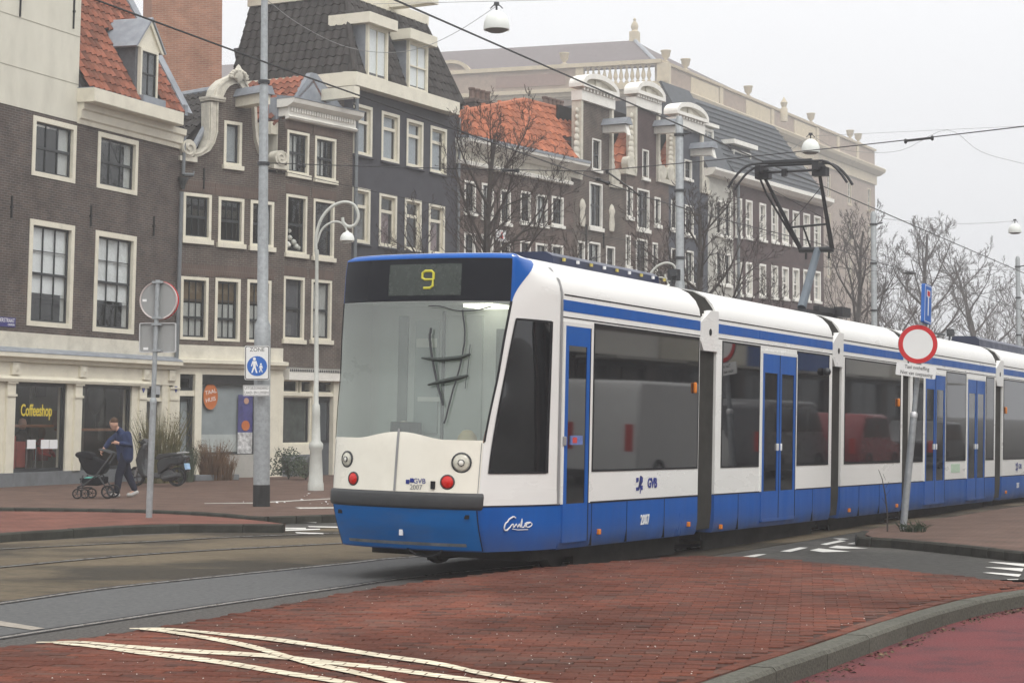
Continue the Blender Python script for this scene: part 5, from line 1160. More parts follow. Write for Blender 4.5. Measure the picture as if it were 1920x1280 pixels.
b = MB(); b.box(L3*.62, L3*.62+.28, -1.0, .3, zt3+.25, zt3+.6); b.build('hoist_beam', CREAM, h.o); b = MB(); b.tube([(L3*.62+.14,-.9,zt3+.25),(L3*.62+.14,-.9,zt3+.05)], .02, 6).lathe([(.06,-.02),(.09,0),(.06,.02)], Matrix.Translation((L3*.62+.14,-.9,zt3-.02)) @ Matrix.Rotation(R(90),4,'X'), 10, False); b.build('hoist_hook', IRON, h.o)
h.sides(0, L3, -.1, zE-.45, YE, BR2); h.backing(.02, L3-.02, 0, zc3, 1.2)
za = h.sz(575,692)[1]; zb3 = h.sz(575,713)[1]
h.part('shop_lintel', mat('concrete_band', (.17,.165,.15), .9, .15, 3), (0, L3, -.02, .3, za, zsh+.01)); h.part('shop_awning_box', WHITE, (.1, L3-.08, -.2, .05, zb3, za)); b = MB()
for k in range(34): x = .12 + (L3-.22)*k/34; b.box(x, x+.05, -.215, -.2, za-.09, za-.01)
tag(b.build('valance_scallops', TDARK, h.o), kind='stuff')
sq = h.rect(520,742,583,832); dq3 = h.rect(606,745,622,860)
[h.part('shop_post', CREAM, q_) for q_ in ((0, sq[0], -.06, .25, -.1, zb3), (sq[1], sq[1]+.14, -.06, .25, -.1, zb3), (dq3[1], L3, -.06, .25, -.1, zb3))]; h.part('transom', CREAM, (sq[0], L3, -.05, .2, sq[3], sq[3]+.1)); 
h.window(sq, 1, 1, .05, fm=CREAM, rec=.1, proud=-.01, curtain=[(mat('dim_shop',(.1,.11,.1),.9,.4,3),0,1,0,1)]); x_ = sq[0]
for k in range(3): a_, b_ = [(sq[0], sq[0]+(sq[1]-sq[0])*.6),(sq[0]+(sq[1]-sq[0])*.68,sq[1]+.1),(sq[1]+.18,L3-.1)][k]; h.window((a_,b_,sq[3]+.1,zb3), 1, 1, .04, fm=CREAM, rec=.1, proud=-.01)
h.part('shop_apron', CREAM, (sq[0], sq[1], -.05, .2, sq[2]-.32, sq[2])); h.part('shop_plinth', BLUESTONE, (0, sq[1]+.14, -.07, .2, -.12, sq[2]-.32)); h.part('shop_door', mat('grey_door', (.09,.1,.11), .45, .1), (sq[1]+.14, dq3[1], .1, .18, -.1, sq[3])); h.window((sq[1]+.22, dq3[1]-.05, 1.0, sq[3]-.1), 1, 1, .03, fm=SASH, rec=.09, proud=-.07)
# ---------------------------------------------------------------- house 4: grey painted with black mansard
h = H4 = House('grey_mansard_house', 'dark grey painted house with cream framed windows and a black tiled mansard roof', P3, T4, .6)
ze4 = h.sz(760,193.5)[1]
Wq = [h.rect(662,197,697.5,293), h.rect(715,212,748.5,305.5), h.rect(762,226,793,316), h.rect(806.6,239,837,327), h.rect(660,352.5,693.5,457.5), h.rect(710.5,364,743.5,465), h.rect(758.5,373.5,789.5,472), h.rect(803.5,383.5,833.5,479)]
low = [(q[0], q[1], q[2]-3.0, q[3]-3.0) for q in Wq[4:]]
h.wall(0, L4, -.1, ze4+.1, [h.hole(q) for q in Wq + low], GREYP)
PINK = mat('pink_curtain', (.2,.13,.13), .9, .2, 10, aniso=(8,1,1)); GRB = mat('sky_reflection_blind', (.34,.37,.40), .9, .05)  # grey-blue blind colour stands in for sky reflected in the upper panes
for k, q in enumerate(Wq + low):
    cur = [(GRB,0,.85,0,1)] if k < 4 else {5: [(PINK,0,.8,0,.66)], 6: [(CURT,0,.3,0,1)], 7: [(PINK,0,.8,0,.66)], 4: [(mat('dull_blind',(.16,.16,.16),.9,.1),0,1,0,1)]}.get(k)
    h.window(q, 1, 2, .1, sm=CREAM, sill=.05, split=[.7], curtain=cur, sashw=.06, sillm=GREYP)
ye = -.42; YB = y_at(h, .3, ze4+1.6, 447, 0, 20)
h.moulding('eaves_box', CREAM, -.42, h.sz(862,218,ye)[0], [(.1,ze4+.0),(ye,ze4),(ye,ze4+.42),(.1,ze4+.46)]); h.part('eaves_box', CREAM, (-.42, 0, .1, YB, ze4, ze4+.44))
zg4 = ze4+.44; hh = 2.75; ins = 1.05
zt4 = zg4 + hh
pts = dict(a=Vector((-.15,-.15,zg4)), b=Vector((L4+.1,-.15,zg4)), c=Vector((L4+.1-ins*.9,ins-.15,zt4)), d=Vector((ins-.15,ins-.15,zt4)), e=Vector((ins-.15,YB,zt4)), f=Vector((-.15,YB,zg4)))
dn = Vector((0,0,-.12))
r1 = slab(h.o, 'roof', TILE_K, [pts['f']+dn, pts['a']+dn, pts['d']+dn, pts['e']+dn]); r2 = slab(h.o, 'roof', TILE_K, [pts['a']+dn, pts['b']+dn, pts['c']+dn, pts['d']+dn])
slab(h.o, 'roof', TILE_K, [pts['b']+dn, Vector((L4+.1,9,zg4))+dn, Vector((L4+.1-ins*.9,9,zt4))+dn, pts['c']+dn])
usl = pts['d']-pts['a']; sl4 = (pts['d']-Vector((pts['d'].x,-.15,zg4))).length
side_len = (pts['d']-Vector((-.15,pts['d'].y,zg4))).length
LY = YB+.15
tiles(r1, Vector((-.15, LY-.15, zg4)), Vector((0,-1,0)), Vector((ins,0,hh)), LY, side_len, .3, .32, TILE_K, 190, lambda a, b: a > LY - ins*(b/side_len))
D1, D2 = h.f.rect(687.5,52,725,151,-.06), h.f.rect(764,82,800,172,-.06)
def sk4(a, b):
    x = -.15 + a; k = b/sl4
    if x < -.15 + ins*k or x > L4+.1-ins*.9*k: return True
    z = zg4 + hh*k
    return any(q[0]-.2 < x < q[1]+.15 and z < q[3]+.25 for q in (D1, D2))
tiles(r2, pts['a'].copy(), Vector((1,0,0)), Vector((0,ins,hh)), L4+.25, sl4, .3, .32, TILE_K, 110, sk4)
def hipline(A, B, name='hip_tile'):
    b = MB(); b.tube([A, B], .11, 8); b.build(name, TILE_K, h.o, True)
hipline(pts['a']+Vector((0,0,.05)), pts['d']+Vector((0,0,.05))); hipline(pts['b'], pts['c'])
h.part('roof_edge', CREAM, (ins-.3, L4-ins+.35, ins-.25, ins-.1, zt4, zt4+.32)); h.part('roof_edge', CREAM, (ins-.3, ins-.15, ins-.1, YB, zt4, zt4+.32)); h.part('flat_roof', LEAD, (ins-.15, L4-ins+.3, ins-.1, YB, zt4+.1, zt4+.2))
for q, yy in ((D1,-.06),(D2,-.06)):
    dm = empty('dormer'); dm.parent = h.o
    b = MB(); b.box(q[0]-.02, q[1]+.02, yy+.05, yy+1.4, q[2]-.1, q[3]); b.build('dormer_cheek', LEAD, dm)
    dwindow(dm, q, yy, CREAM, CREAM, 2, 1 if q is D1 else 2, .07); b = MB(); b.box(q[0]+.07, q[1]-.07, yy+.035, yy+.045, q[2]+.07, q[3]-.07); b.build('curtain', BLIND, dm)
    b = MB(); b.box(q[0]-.28, q[1]+.22, yy-.28, yy+1.3, q[3]+.0, q[3]+.34); b.build('dormer_cap', CREAM, dm)
hb = h.f.rect(700,3,806,27,-.4); xh = h.f.sz(703,30,.6)[0]
h.part('hoist_beam', CREAM, (L4*.5, L4*.5+.4, -.9, 1.2, zt4+.1, zt4+.5))
h.pipe('drainpipe', [(.1,-.1,ze4),(.1,-.1,.2)], .06); h.pipe('drainpipe', [(L4-.06,-.1,ze4),(L4-.06,-.1,.2)], .05); h.part('side_wall', BR2, (0,.25,.33,YB,-.1,ze4)); h.part('side_wall', GREYP, (L4-.25,L4,.33,9,-.1,ze4)); h.backing(.05, L4-.05, 0, ze4, 1.1)
# the orange brick block behind
pe = H4.f.M @ Vector((.2, YB, zg4)); pw = dp(284, 160, pe.y - 1.5)
h = HR = House('orange_brick_block', 'tall orange brick wall rising behind the bell gable, beside the black mansard', (pw.x, pw.y), 76, 0)
wR = h.sz(416,100)[0]
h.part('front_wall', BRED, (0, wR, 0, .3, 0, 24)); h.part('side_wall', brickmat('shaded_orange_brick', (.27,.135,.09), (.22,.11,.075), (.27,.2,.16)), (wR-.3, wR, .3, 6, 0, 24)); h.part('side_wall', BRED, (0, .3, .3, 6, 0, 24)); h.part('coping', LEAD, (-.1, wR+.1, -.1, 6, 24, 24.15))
# ---------------------------------------------------------------- house 5: white cornice, bright orange roof
h = H5 = House('orange_roof_house', 'wide brown house with a white moulded cornice under a bright orange pantile roof', P4, T5, .4)
zc5 = h.sz(965,328)[1]; zt5 = h.sz(980,288)[1]
Wq = [h.rect(*r) for r in ((870.6,339.5,891.5,399),(903,344.5,925,409),(938,356,957,419),(975.5,359,995,418),(1004.5,365,1026,422),(1034,369,1056,423))]
dz = Wq[0][3] - h.sz(879,436)[1]
low = [(q[0], q[1], q[2]-dz, q[3]-dz) for q in Wq]
h.wall(0, L5, -.1, zc5+.02, [h.hole(q) for q in Wq + low], BR3)
for k, q in enumerate(Wq + low): h.window(q, 2, 2, .07, fm=WHITE, sill=.1, bars=.02, sashw=.04, curtain=[(CURT,.3,.9,0,1)] if k % 3 == 1 else None)
h.part('frieze', STONE, (-.1, L5-.35, -.12, .3, zc5+.1, zt5-.3)); h.moulding('frieze_foot', WHITE, -.1, L5-.3, [(0,zc5-.02),(-.2,zc5+.0),(-.22,zc5+.1),(-.12,zc5+.16),(0,zc5+.16)])
h.moulding('cornice', WHITE, -.15, L5+.25, [(.3,zt5-.36),(-.2,zt5-.34),(-.45,zt5-.2),(-.6,zt5-.1),(-.62,zt5),(.3,zt5+.05)]); h.moulding('gutter_lead', LEAD, -.16, L5+.26, [(.3,zt5+.05),(-.64,zt5),(-.64,zt5+.1),(.3,zt5+.15)])
sl = R(50); up = Vector((0, math.cos(sl), math.sin(sl))); SL5 = 3.3
O5 = Vector((.0,-.35,zt5+.12)); rf = slab(h.o, 'roof', TILE_B, [O5+dn, Vector((L5,-.35,zt5)), Vector((L5,-.35,zt5))+up*1.2, Vector((L5+2.3,-.35,zt5))+up*1.2, Vector((L5+2.3,-.35,zt5))+up*2.95, Vector((L5*.85,-.35,zt5))+up*2.95, O5+dn+up*.95], .08)
tiles(rf, O5, Vector((1,0,0)), up, L5+2.3, SL5, .34, .40, TILE_B, 300, lambda a, b: b > .95 + (SL5-.95)*a/L5 or b > 2.95 or (a > L5-.05 and b < 1.25))
b = MB(); b.tube([O5+up*.95, Vector((L5*.86,-.35,zt5+.12))+up*2.97, Vector((L5+2.3,-.35,zt5+.12))+up*2.97], .15, 8); b.build('ridge_tile', TILE_B, h.o, True)
h.part('roof_body', LEAD, (0, L5, 2.3, 9, zt5-1, zt5+1.2)); h.sides(0, L5, -.1, zt5, 9, BR3); h.backing(.05, L5-.05, 0, zc5, 1.0)
def chimney(h, x, y, z0, z1, w, d, m, pots=4):
    c = empty('chimney'); c.parent = h.o; b = MB(); b.box(x-w/2, x+w/2, y-d/2, y+d/2, z0, z1).box(x-w/2-.06, x+w/2+.06, y-d/2-.06, y+d/2+.06, z1-.14, z1); b.build('chimney_stack', m, c)
    for k in range(pots):
        b = MB(); b.lathe([(.1,0),(.13,.02),(.1,.1),(.1,.32),(.13,.36),(.13,.42),(.08,.42)], Matrix.Translation((x-w/2+w*(k+.5)/pots, y, z1)), 8); b.build('chimney_pot', mat('chimney_pot', (.16,.11,.09), .8, .2), c)
def chim_px(h, px, ytop, ybot, w, d, y, m, pots):
    x, z1 = h.f.sz(px, ytop, y); z0 = h.f.sz(px, ybot, y)[1]; chimney(h, x, y, z0-3, z1, w, d, m, pots)
chim_px(h, 899, 190, 240, 1.3, .5, 1.6, BR3, 4); chim_px(h, 1037, 205, 215, 1.5, .5, 3.2, BR3, 5)
# the white estate board on house 5
sb = h.rect(926,432,944,452); h.part('estate_board', PRINTW, (sb[0],sb[1],-.12,-.08,sb[2],sb[3])); b = MB(); cxx = (sb[0]+sb[1])/2; czz = (sb[2]+sb[3])/2; b.prism([(cxx-.1,czz-.1),(cxx+.12,czz-.1),(cxx+.02,czz+.14)], -.13, -.12, 'y'); b.build('board_mark', REDL, h.o)
# ---------------------------------------------------------------- houses 6-8: neck gables
def neck_house(name, label, P, L, T, neck, ysh, ytop, yarch, wins, m, gm, beam, roof_m, base_px, nwin):
    h = House(name, label, P, T, .4)
    xa, xb = h.sz(neck[0], ysh)[0], h.sz(neck[1], ysh)[0]; xc = (neck[0]+neck[1])/2
    zsh = h.sz(xc, ysh)[1]; ztp = h.sz(xc, ytop)[1]; zar = h.sz(xc, yarch)[1]
    W = [h.rect(*r) for r in wins]; nq = h.rect(*nwin)
    h.wall(0, L, -.1, zsh, [h.hole(q) for q in W], m)
    h.wall(xa, xb, zsh, ztp, [h.hole(nq)], gm, name='neck_wall')
    for q in W: h.window(q, 2, 2, .07, fm=WHITE, sill=.14, bars=.03, sashw=.04, curtain=random.choice((None, [(CURT,0,.4,0,1)], [(CURT,.55,1,0,1)], [(BLIND,0,1,.55,1)])))
    h.window(nq, 2, 2, .06, fm=WHITE, sill=.1, bars=.03, sashw=.04)
    # carved flanks
    for x0, sgn in ((xa, -1), (xb, 1)):
        b = MB(); b.box(min(x0, x0+sgn*.16), max(x0, x0+sgn*.16), -.12, .3, zsh, ztp)
        H_ = ztp-zsh; n = 10
        for k in range(n):
            z = zsh + .2 + (H_-.4)*k/n; r = .12 + .2*(1-k/n)**2; b.lathe([(.001,-r),(r*.8,-r*.5),(r,0),(r*.7,r*.6),(.001,r)], Matrix.Translation((x0+sgn*(.16+r*.35), .05, z)) @ Matrix.Diagonal((1,.6,1.1,1)), 8)
        b.lathe([(.3,0),(.3,.3),(.001,.3)], Matrix.Translation((x0+sgn*.5, .2, zsh+.32)) @ Matrix.Rotation(R(90),4,'X'), 12); b.box(min(x0, x0+sgn*.95), max(x0, x0+sgn*.95), -.1, .25, zsh-.12, zsh+.06)
        tag(b.build('carved_flank', STONE, h.o, True), kind='stuff')
    # entablature and segmental pediment
    h.part('entablature', WHITE, (xa-.2, xb+.2, -.16, .3, ztp-.04, ztp+.34)); b = MB()
    n = 10
    for k in range(n): x = xa-.15 + (xb-xa+.3)*k/n; b.box(x, x+.09, -.24, -.16, ztp+.34, ztp+.46)
    tag(b.build('dentils', WHITE, h.o), kind='stuff')
    h.part('pediment_base', WHITE, (xa-.3, xb+.3, -.3, .35, ztp+.46, ztp+.6))
    n = 16; cxm = (xa+xb)/2; rx = (xb-xa)/2+.3; zb_ = ztp+.6; rz = max(.5, zar-zb_)
    ou = [(cxm - rx*math.cos(math.pi*i/n), zb_ + rz*math.sin(math.pi*i/n)) for i in range(n+1)]; inn = [(cxm - (rx-.22)*math.cos(math.pi*i/n), zb_ + (rz-.2)*math.sin(math.pi*i/n)) for i in range(n+1)]
    b = MB(); b.prism(inn, -.1, .3, 'y'); b.build('tympanum', STONE, h.o); trim(h, ou, inn, -.3, .35, WHITE, 'pediment_arch')
    b = MB(); b.lathe([(.001,-.08),(.2,-.05),(.26,.05),(.001,.1)], Matrix.Translation((cxm,-.1,zb_+rz*.35)) @ Matrix.Rotation(R(90),4,'X'), 10); b.build('shell_carving', STONE, h.o)
    # hoist beam under its little roof
    bx_, bz = h.sz(beam[0], beam[1]); b = MB(); b.prism([(-.0,bz-.3),(-.95,bz-.32),(-1.1,bz-.45),(-1.0,bz-.05),(0,bz)], bx_-.14, bx_+.14, 'x'); b.build('hoist_beam', WHITE, h.o); b = MB(); b.prism([(bx_-.3,bz-.02),(bx_+.3,bz-.02),(bx_+.12,bz+.25),(bx_-.12,bz+.25)], -1.1, .1, 'y'); b.build('beam_cap', LEAD, h.o)
    # saddle roof
    zR = zsh + (ztp-zsh)*.8; xm = cxm; us = Vector((xm, 0, zR-zsh)); rf = slab(h.o, 'roof', roof_m, [Vector((0,9,zsh-.1)), Vector((0,.3,zsh-.1)), Vector((xm,.3,zR-.1)), Vector((xm,9,zR-.1))], .08)
    tiles(rf, Vector((0,4.5,zsh)), Vector((0,-1,0)), us, 4.1, us.length, .34, .42, roof_m, 140)
    slab(h.o, 'roof', roof_m, [Vector((L,.3,zsh-.1)), Vector((L,9,zsh-.1)), Vector((xm,9,zR-.1)), Vector((xm,.3,zR-.1))], .08)
    h.sides(0, L, -.1, zsh, 9, m); h.backing(.05, L-.05, 0, zsh, 1.0); h.backing(xa+.05, xb-.05, zsh, ztp-.1, 1.0)
    return h
def below(wins, d): return [(a, b+d, c, e+d) for a, b, c, e in wins]
h = H6 = neck_house('neck_gable_house', 'brick neck gable house beside the orange roof, with two white reliefs flanking its window', P5, L6, T6, (1088,1142), 338, 195, 158, [(1104.5,343,1129,427),(1083,452,1096,505),(1101.5,454,1125,512),(1136,462,1152.5,515)], BR2, BR2, (1133,236), TILE_B, 0, (1110,261,1126.5,319))
for px_ in (1091, 1146):
    x_, z_ = h.sz(px_, 400 if px_ < 1100 else 410); b = MB(); b.lathe([(.001,-.55),(.16,-.5),(.2,-.2),(.15,.1),(.22,.3),(.12,.5),(.001,.58)], Matrix.Translation((x_,-.02,z_)) @ Matrix.Diagonal((1,.5,1,1)), 10); b.build('stone_relief', STONE, h.o, True)
for px_, py_ in ((1098,440),(1131,446)): h.anchor(px_, py_, .8)
h = H7 = neck_house('neck_gable_house', 'brick neck gable house in the middle of the three white-topped gables', P6, L7, T6, (1190,1230), 330, 205, 159, [(1174.5,349,1186,407),(1194.5,355,1217,430),(1227,370,1238,422),(1173,441,1182,500),(1192,448,1213,515),(1223,455,1233,512)], BR3, BRDK, (1229,238), TILE_B, 0, (1204,281,1216,335))
h = H8 = neck_house('neck_gable_house', 'dark blue-grey painted neck gable house beside the slate-roofed terrace', P7, L8, T6, (1264,1312), 350, 243, 196, [(1258,375,1270,430),(1284,385,1300,440),(1258,465,1272,520),(1284,470,1300,530)], mat('blue_grey_brick', (.075,.082,.098), .75, .15, 2, bump=.6, bscale=26), MATS['blue_grey_brick'], (1297,280), TILE_B, 0, (1283,300,1297,336))
# ---------------------------------------------------------------- pale house and the slate-roofed terrace
h = H9 = House('pale_bay_house', 'narrow pale stone fronted house beside the blue-grey neck gable', P8, T6, .2)
ze9 = h.sz(1350,330)[1]
Wq = [h.rect(1342,375,1354,440), h.rect(1358,380,1370,445), h.rect(1342,470,1354,530), h.rect(1358,475,1370,535)]
h.wall(0, L9, -.1, ze9, [h.hole(q) for q in Wq], mat('pale_stone', (.42,.41,.37), .8, .1, 3))
for q in Wq: h.window(q, 2, 3, .09, fm=WHITE, sill=.1, bars=.03, sashw=.04)
h.moulding('cornice', WHITE, -.1, L9+.1, [(.3,ze9-.2),(-.3,ze9-.1),(-.45,ze9+.1),(-.45,ze9+.2),(.3,ze9+.2)]); h.sides(0, L9, -.1, ze9, 9, BR3); h.backing(.05, L9-.05, 0, ze9, 1.0)
slab(h.o, 'roof', SLATE, [Vector((-.1,-.1,ze9+.2)), Vector((L9+.1,-.1,ze9+.2)), Vector((L9+.1,2.2,ze9+4.2)), Vector((-.1,2.2,ze9+4.2))], .1)
D = h.f.rect(1316,242,1336,290,.9); dm = empty('dormer'); dm.parent = h.o; b = MB(); b.box(D[0]-.1, D[1]+.1, .95, 2.6, D[2]-.3, D[3]+.1); b.build('dormer_cheek', WHITE, dm); dwindow(dm, D, .9, WHITE, WHITE, 2, 2)
b = MB(); b.box(D[0]-.3, D[1]+.3, .7, 2.7, D[3]+.1, D[3]+.25); b.build('dormer_cap', WHITE, dm)
h = H10 = House('slate_roof_terrace', 'long plum brick terrace with white sash windows, white eaves and a blue slate roof', P9, T6, .2)
ze = h.sz(1455,361)[1]
cols = [1384.5,1404,1429.5,1452,1472,1492,1512,1532]
def rowrect(px, y0, y1): 
    d = (px-1384.5); return h.rect(px-6.2, y0+d*.185, px+6.2, y1+d*.185*.75)
W = [h.rect(px-6, 371+(px-1384)*.23, px+6.5, 443+(px-1384)*.16) for px in cols] + [h.rect(px-6, 489+(px-1384)*.13, px+6.5, 552+(px-1384)*.09) for px in cols]
h.wall(0, L10, -.1, ze, [h.hole(q) for q in W], BRDK)
for q in W: h.window(q, 2, 4, .1, fm=WHITE, sill=.1, bars=.03, sm=WHITE, sashw=.05, curtain=random.choice((None, [(CURT,0,1,0,.5)], [(BLIND,0,1,.6,1)], [(CURT,.5,1,0,1)])))
h.moulding('eaves', WHITE, -.1, L10+.2, [(.2,ze-.15),(-.3,ze-.05),(-.5,ze+.12),(-.5,ze+.3),(.2,ze+.3)]); h.sides(0, L10, -.1, ze, 10, BRDK); h.backing(.05, L10-.05, 0, ze, 1.0)
up = Vector((0,2.9,3.9)); slab(h.o, 'roof', SLATE, [Vector((-.1,-.2,ze+.3)), Vector((L10+.2,-.2,ze+.3)), Vector((L10+.2,-.2,ze+.3))+up, Vector((-.1,-.2,ze+.3))+up], .1)
b = MB()
for k in range(13):
    t = k/13; p = Vector((-.1,-.2,ze+.3)) + up*t + Vector((0,-.02,.03)); b.box(-.1, L10+.2, p.y-.03, p.y+.01, p.z-.02, p.z+.02)
tag(b.build('slate_courses', SLATE, h.o), kind='stuff')
h.part('roof_body', SLATE, (0, L10, 2.7, 10, ze, ze+4.1))
for px_, yt_, yb_ in ((1391,276,326),(1407,282,332)):
    if px_ == 1407: continue
    D = h.f.rect(1372,276,1408,330,.7); dm = empty('dormer'); dm.parent = h.o; b = MB(); b.box(D[0], D[1], .75, 2.6, D[2]-.2, D[3]); b.build('dormer_cheek', SLATE, dm); dwindow(dm, (D[0]+.1,D[1]-.1,D[2],D[3]-.2), .7, WHITE, WHITE, 2, 2); b = MB(); b.box(D[0]-.25, D[1]+.25, .45, 2.7, D[3], D[3]+.2); b.build('dormer_cap', WHITE, dm)
h.pipe('drainpipe', [(.35,-.1,ze),(.35,-.1,.2)], .07)
# ---------------------------------------------------------------- the great building in the mist
MST = mat('buff_stone', (.50,.43,.31), .85, .1, 2, dirt=.3, dirtc=(.3,.26,.2)); MROOF = mat('grey_tile_roof', (.13,.11,.11), .8, .2, 2, bump=.8, bscale=7)
pc = dp(1238, 128, 185.0)
h = HB = House('monumental_building', 'huge stately brick and buff stone building with balustrade and urns fading in the mist', (pc.x, pc.y), 28.7, 0, cat='building')
zp = h.sz(1240,112)[1]; Lf = h.sz(1640,300)[0]
zc = h.sz(1466,258)[1]; zc_top = zc+.5
Wm = []
nW = 9
for k in range(nW):
    x = 2.5 + (Lf-5)*k/(nW-1)
    for z in (zc-5.2, zc-10, zc-15): Wm.append((x-.75, x+.75, z, z+2.9))
h.wall(0, Lf, -.1, zc-.8, Wm, BRMON, th=.5)
for q in Wm: h.window(q, 2, 3, .15, fm=MST, sill=.2, bars=.05, sashw=.07, sm=WHITE, rec=.2)
h.part('architrave', MST, (-.1, Lf+.1, -.25, .5, zc-1.6, zc-.4)); h.moulding('main_cornice', MST, -.4, Lf+1.0, [(.5,zc-.4),(-.4,zc-.3),(-1.1,zc+.1),(-1.25,zc+.45),(-1.1,zc+.6),(.5,zc+.6)])
zpa = zp
h.part('parapet', BRMON, (0, Lf, .0, .6, zc+.6, zpa-.35)); h.moulding('parapet_coping', MST, -.1, Lf+.1, [(.7,zpa-.35),(-.2,zpa-.3),(-.25,zpa-.05),(.7,zpa)])
n = 9
for k in range(n):
    x = .0 + Lf*k/n
    if k % 2 == 0 or k > 5: h.part('parapet_pier', MST, (x, x+.9, -.12, .6, zc+.6, zpa-.34))
    else: h.part('parapet_panel', MST, (x+.0, x+Lf/n-.3, -.06, .1, zc+1.0, zpa-.5))
def urn(h, x, y, z, s_=1.0, parent=None, cap=True):
    b = MB(); b.lathe([(.45*s_,0),(.45*s_,.12*s_),(.2*s_,.25*s_),(.2*s_,.4*s_),(.5*s_,.75*s_),(.58*s_,1.3*s_),(.66*s_,1.38*s_),(.66*s_,1.5*s_),(.3*s_,1.55*s_)], Matrix.Translation((x,y,z)), 12); b.build('urn', MST, parent or h.o, True)
for px_ in (1253, 1290, 1407, 1524, 1597, 1612): urn(h, h.sz(px_, 200)[0], .25, zpa, .82)
h.sides(0, Lf, -.1, zpa-.4, 16, BRMON, left=False); h.backing(.2, Lf-.2, 0, zc, 2.0)
# left wing, seen almost face on
FL = Frame(Vector((pc.x, pc.y, ZP)), 106.4); LW = empty('left_wing'); LW.parent = h.o; LW.matrix_local = h.f.I @ FL.M
WL = -70.0
def lw(name, m, *boxes):
    b = MB()
    for q in boxes: b.box(*q)
    return b.build(name, m, LW)
lw('wing_wall', BRMON, (WL, 0, 0, .5, -.1, zc-.4)); lw('wing_band', MST, (WL, .2, -.15, 0, zc-5.4, zc-3.4), (WL, .2, -.2, 0, zc-.4, zc+.6)); lw('wing_cornice', MST, (WL, .5, -1.0, 0, zc+.2, zc+.6), (WL, .4, -.6, 0, zc-.2, zc+.2))
bal0 = FL.sz(1085,160)[0]; bal1 = FL.sz(1232,150)[0]
lw('wing_parapet', BRMON, (WL, bal0, .0, .6, zc+.6, zpa-.4)); lw('parapet_panel', mat('faded_brick_panel', (.24,.165,.14), .85, .1, 3), (FL.sz(930,160)[0], FL.sz(1060,160)[0], -.06, 0, zc+1.1, zpa-.9)); lw('wing_coping', MST, (WL, .1, -.25, .7, zpa-.4, zpa)); lw('balustrade_rail', MST, (bal0, bal1+1.2, -.1, .6, zc+.6, zc+1.0)); lw('balustrade_pier', MST, (bal1, bal1+1.3, -.1, .6, zc+.6, zpa-.4), (bal0-.3, bal0+.5, -.1, .6, zc+.6, zpa-.4))
n = 12
for k in range(n):
    x = bal0+.9 + (bal1-bal0-1.2)*k/n; H_ = zpa-.4-(zc+1.0); b = MB(); b.lathe([(.2,0),(.2,.1*H_),(.1,.16*H_),(.24,.35*H_),(.22,.45*H_),(.1,.75*H_),(.1,.85*H_),(.2,.9*H_),(.2,H_)], Matrix.Translation((x,.25,zc+1.0)), 8); b.build('baluster', MST, LW, True)
urn(h, FL.sz(1057,130)[0], .25, zpa, .82, LW)
ax = FL.sz(845,140)[0]; n = 14; ou = [(ax - 2.2*math.cos(math.pi*i/n), zpa-.4 + 1.5*math.sin(math.pi*i/n)) for i in range(n+1)]; inn = [(ax - 1.8*math.cos(math.pi*i/n), zpa-.4 + 1.15*math.sin(math.pi*i/n)) for i in range(n+1)]
b = MB(); vs = []
for a_, c_ in zip(ou, inn): vs += [(a_[0],-.3,a_[1]),(c_[0],-.3,c_[1]),(c_[0],.5,c_[1]),(a_[0],.5,a_[1])]
b.add(vs, [(4*i+k, 4*i+(k+1)%4, 4*i+4+(k+1)%4, 4*i+4+k) for i in range(n) for k in range(4)]); b.build('arched_pediment', MST, LW); b = MB(); b.prism(inn, 0, .4, 'y'); b.build('pediment_wall', BRMON, LW)
# hipped roof
pk = FL.I @ dp(1190, 76, 202.0); pl = Vector((WL, pk.y, pk.z-.0))
slab(LW, 'roof', MROOF, [Vector((WL,.7,zpa-.5)), Vector((-.3,.7,zpa-.5)), pk, pl], .15)
cornerR = (FL.I @ (h.f.M @ Vector((Lf-8, 8, zpa+1.6)))); endR = (FL.I @ (h.f.M @ Vector((Lf, .7, zpa-.5))))
slab(LW, 'roof', MROOF, [Vector((-.3,.7,zpa-.5)), endR, cornerR, pk], .15)
b = MB(); b.tube([Vector((-.3,.7,zpa-.4)), pk], .22, 6); b.build('hip_ridge', LEAD, LW)
b = MB(); b.box(pk.x-.5, pk.x+.5, pk.y-.5, pk.y+.5, pk.z-.6, pk.z+.9).lathe([(.5,0),(.3,.2),(.45,.6),(.3,1.0),(.12,1.2),(.2,1.4),(.001,1.6)], Matrix.Translation((pk.x,pk.y,pk.z+.9)), 10); b.build('finial', MST, LW, True)
fk = h.f.I @ dp(1470, 208, 206.0); b = MB(); b.lathe([(.4,-1.2),(.4,.2),(.25,.4),(.42,.9),(.15,1.3),(.001,1.6)], Matrix.Translation(fk), 10); b.build('finial', MST, h.o, True)
# ---------------------------------------------------------------- mist
hz = MB(); hz.box(-345, 345, -345, 345, -1.2, 46); hzm = bpy.data.materials.new('mist'); hzm.use_nodes = True; N = hzm.node_tree.nodes; N.remove(N['Principled BSDF'])
pv = N.new('ShaderNodeVolumePrincipled'); pv.inputs['Color'].default_value = (.97,.975,.985,1); pv.inputs['Density'].default_value = .0016; pv.inputs['Anisotropy'].default_value = .2
hzm.node_tree.links.new(pv.outputs[0], N['Material Output'].inputs['Volume'])
hzo = tag(hz.build('haze', hzm), 'pale even morning mist filling the whole street', 'mist', kind='stuff')
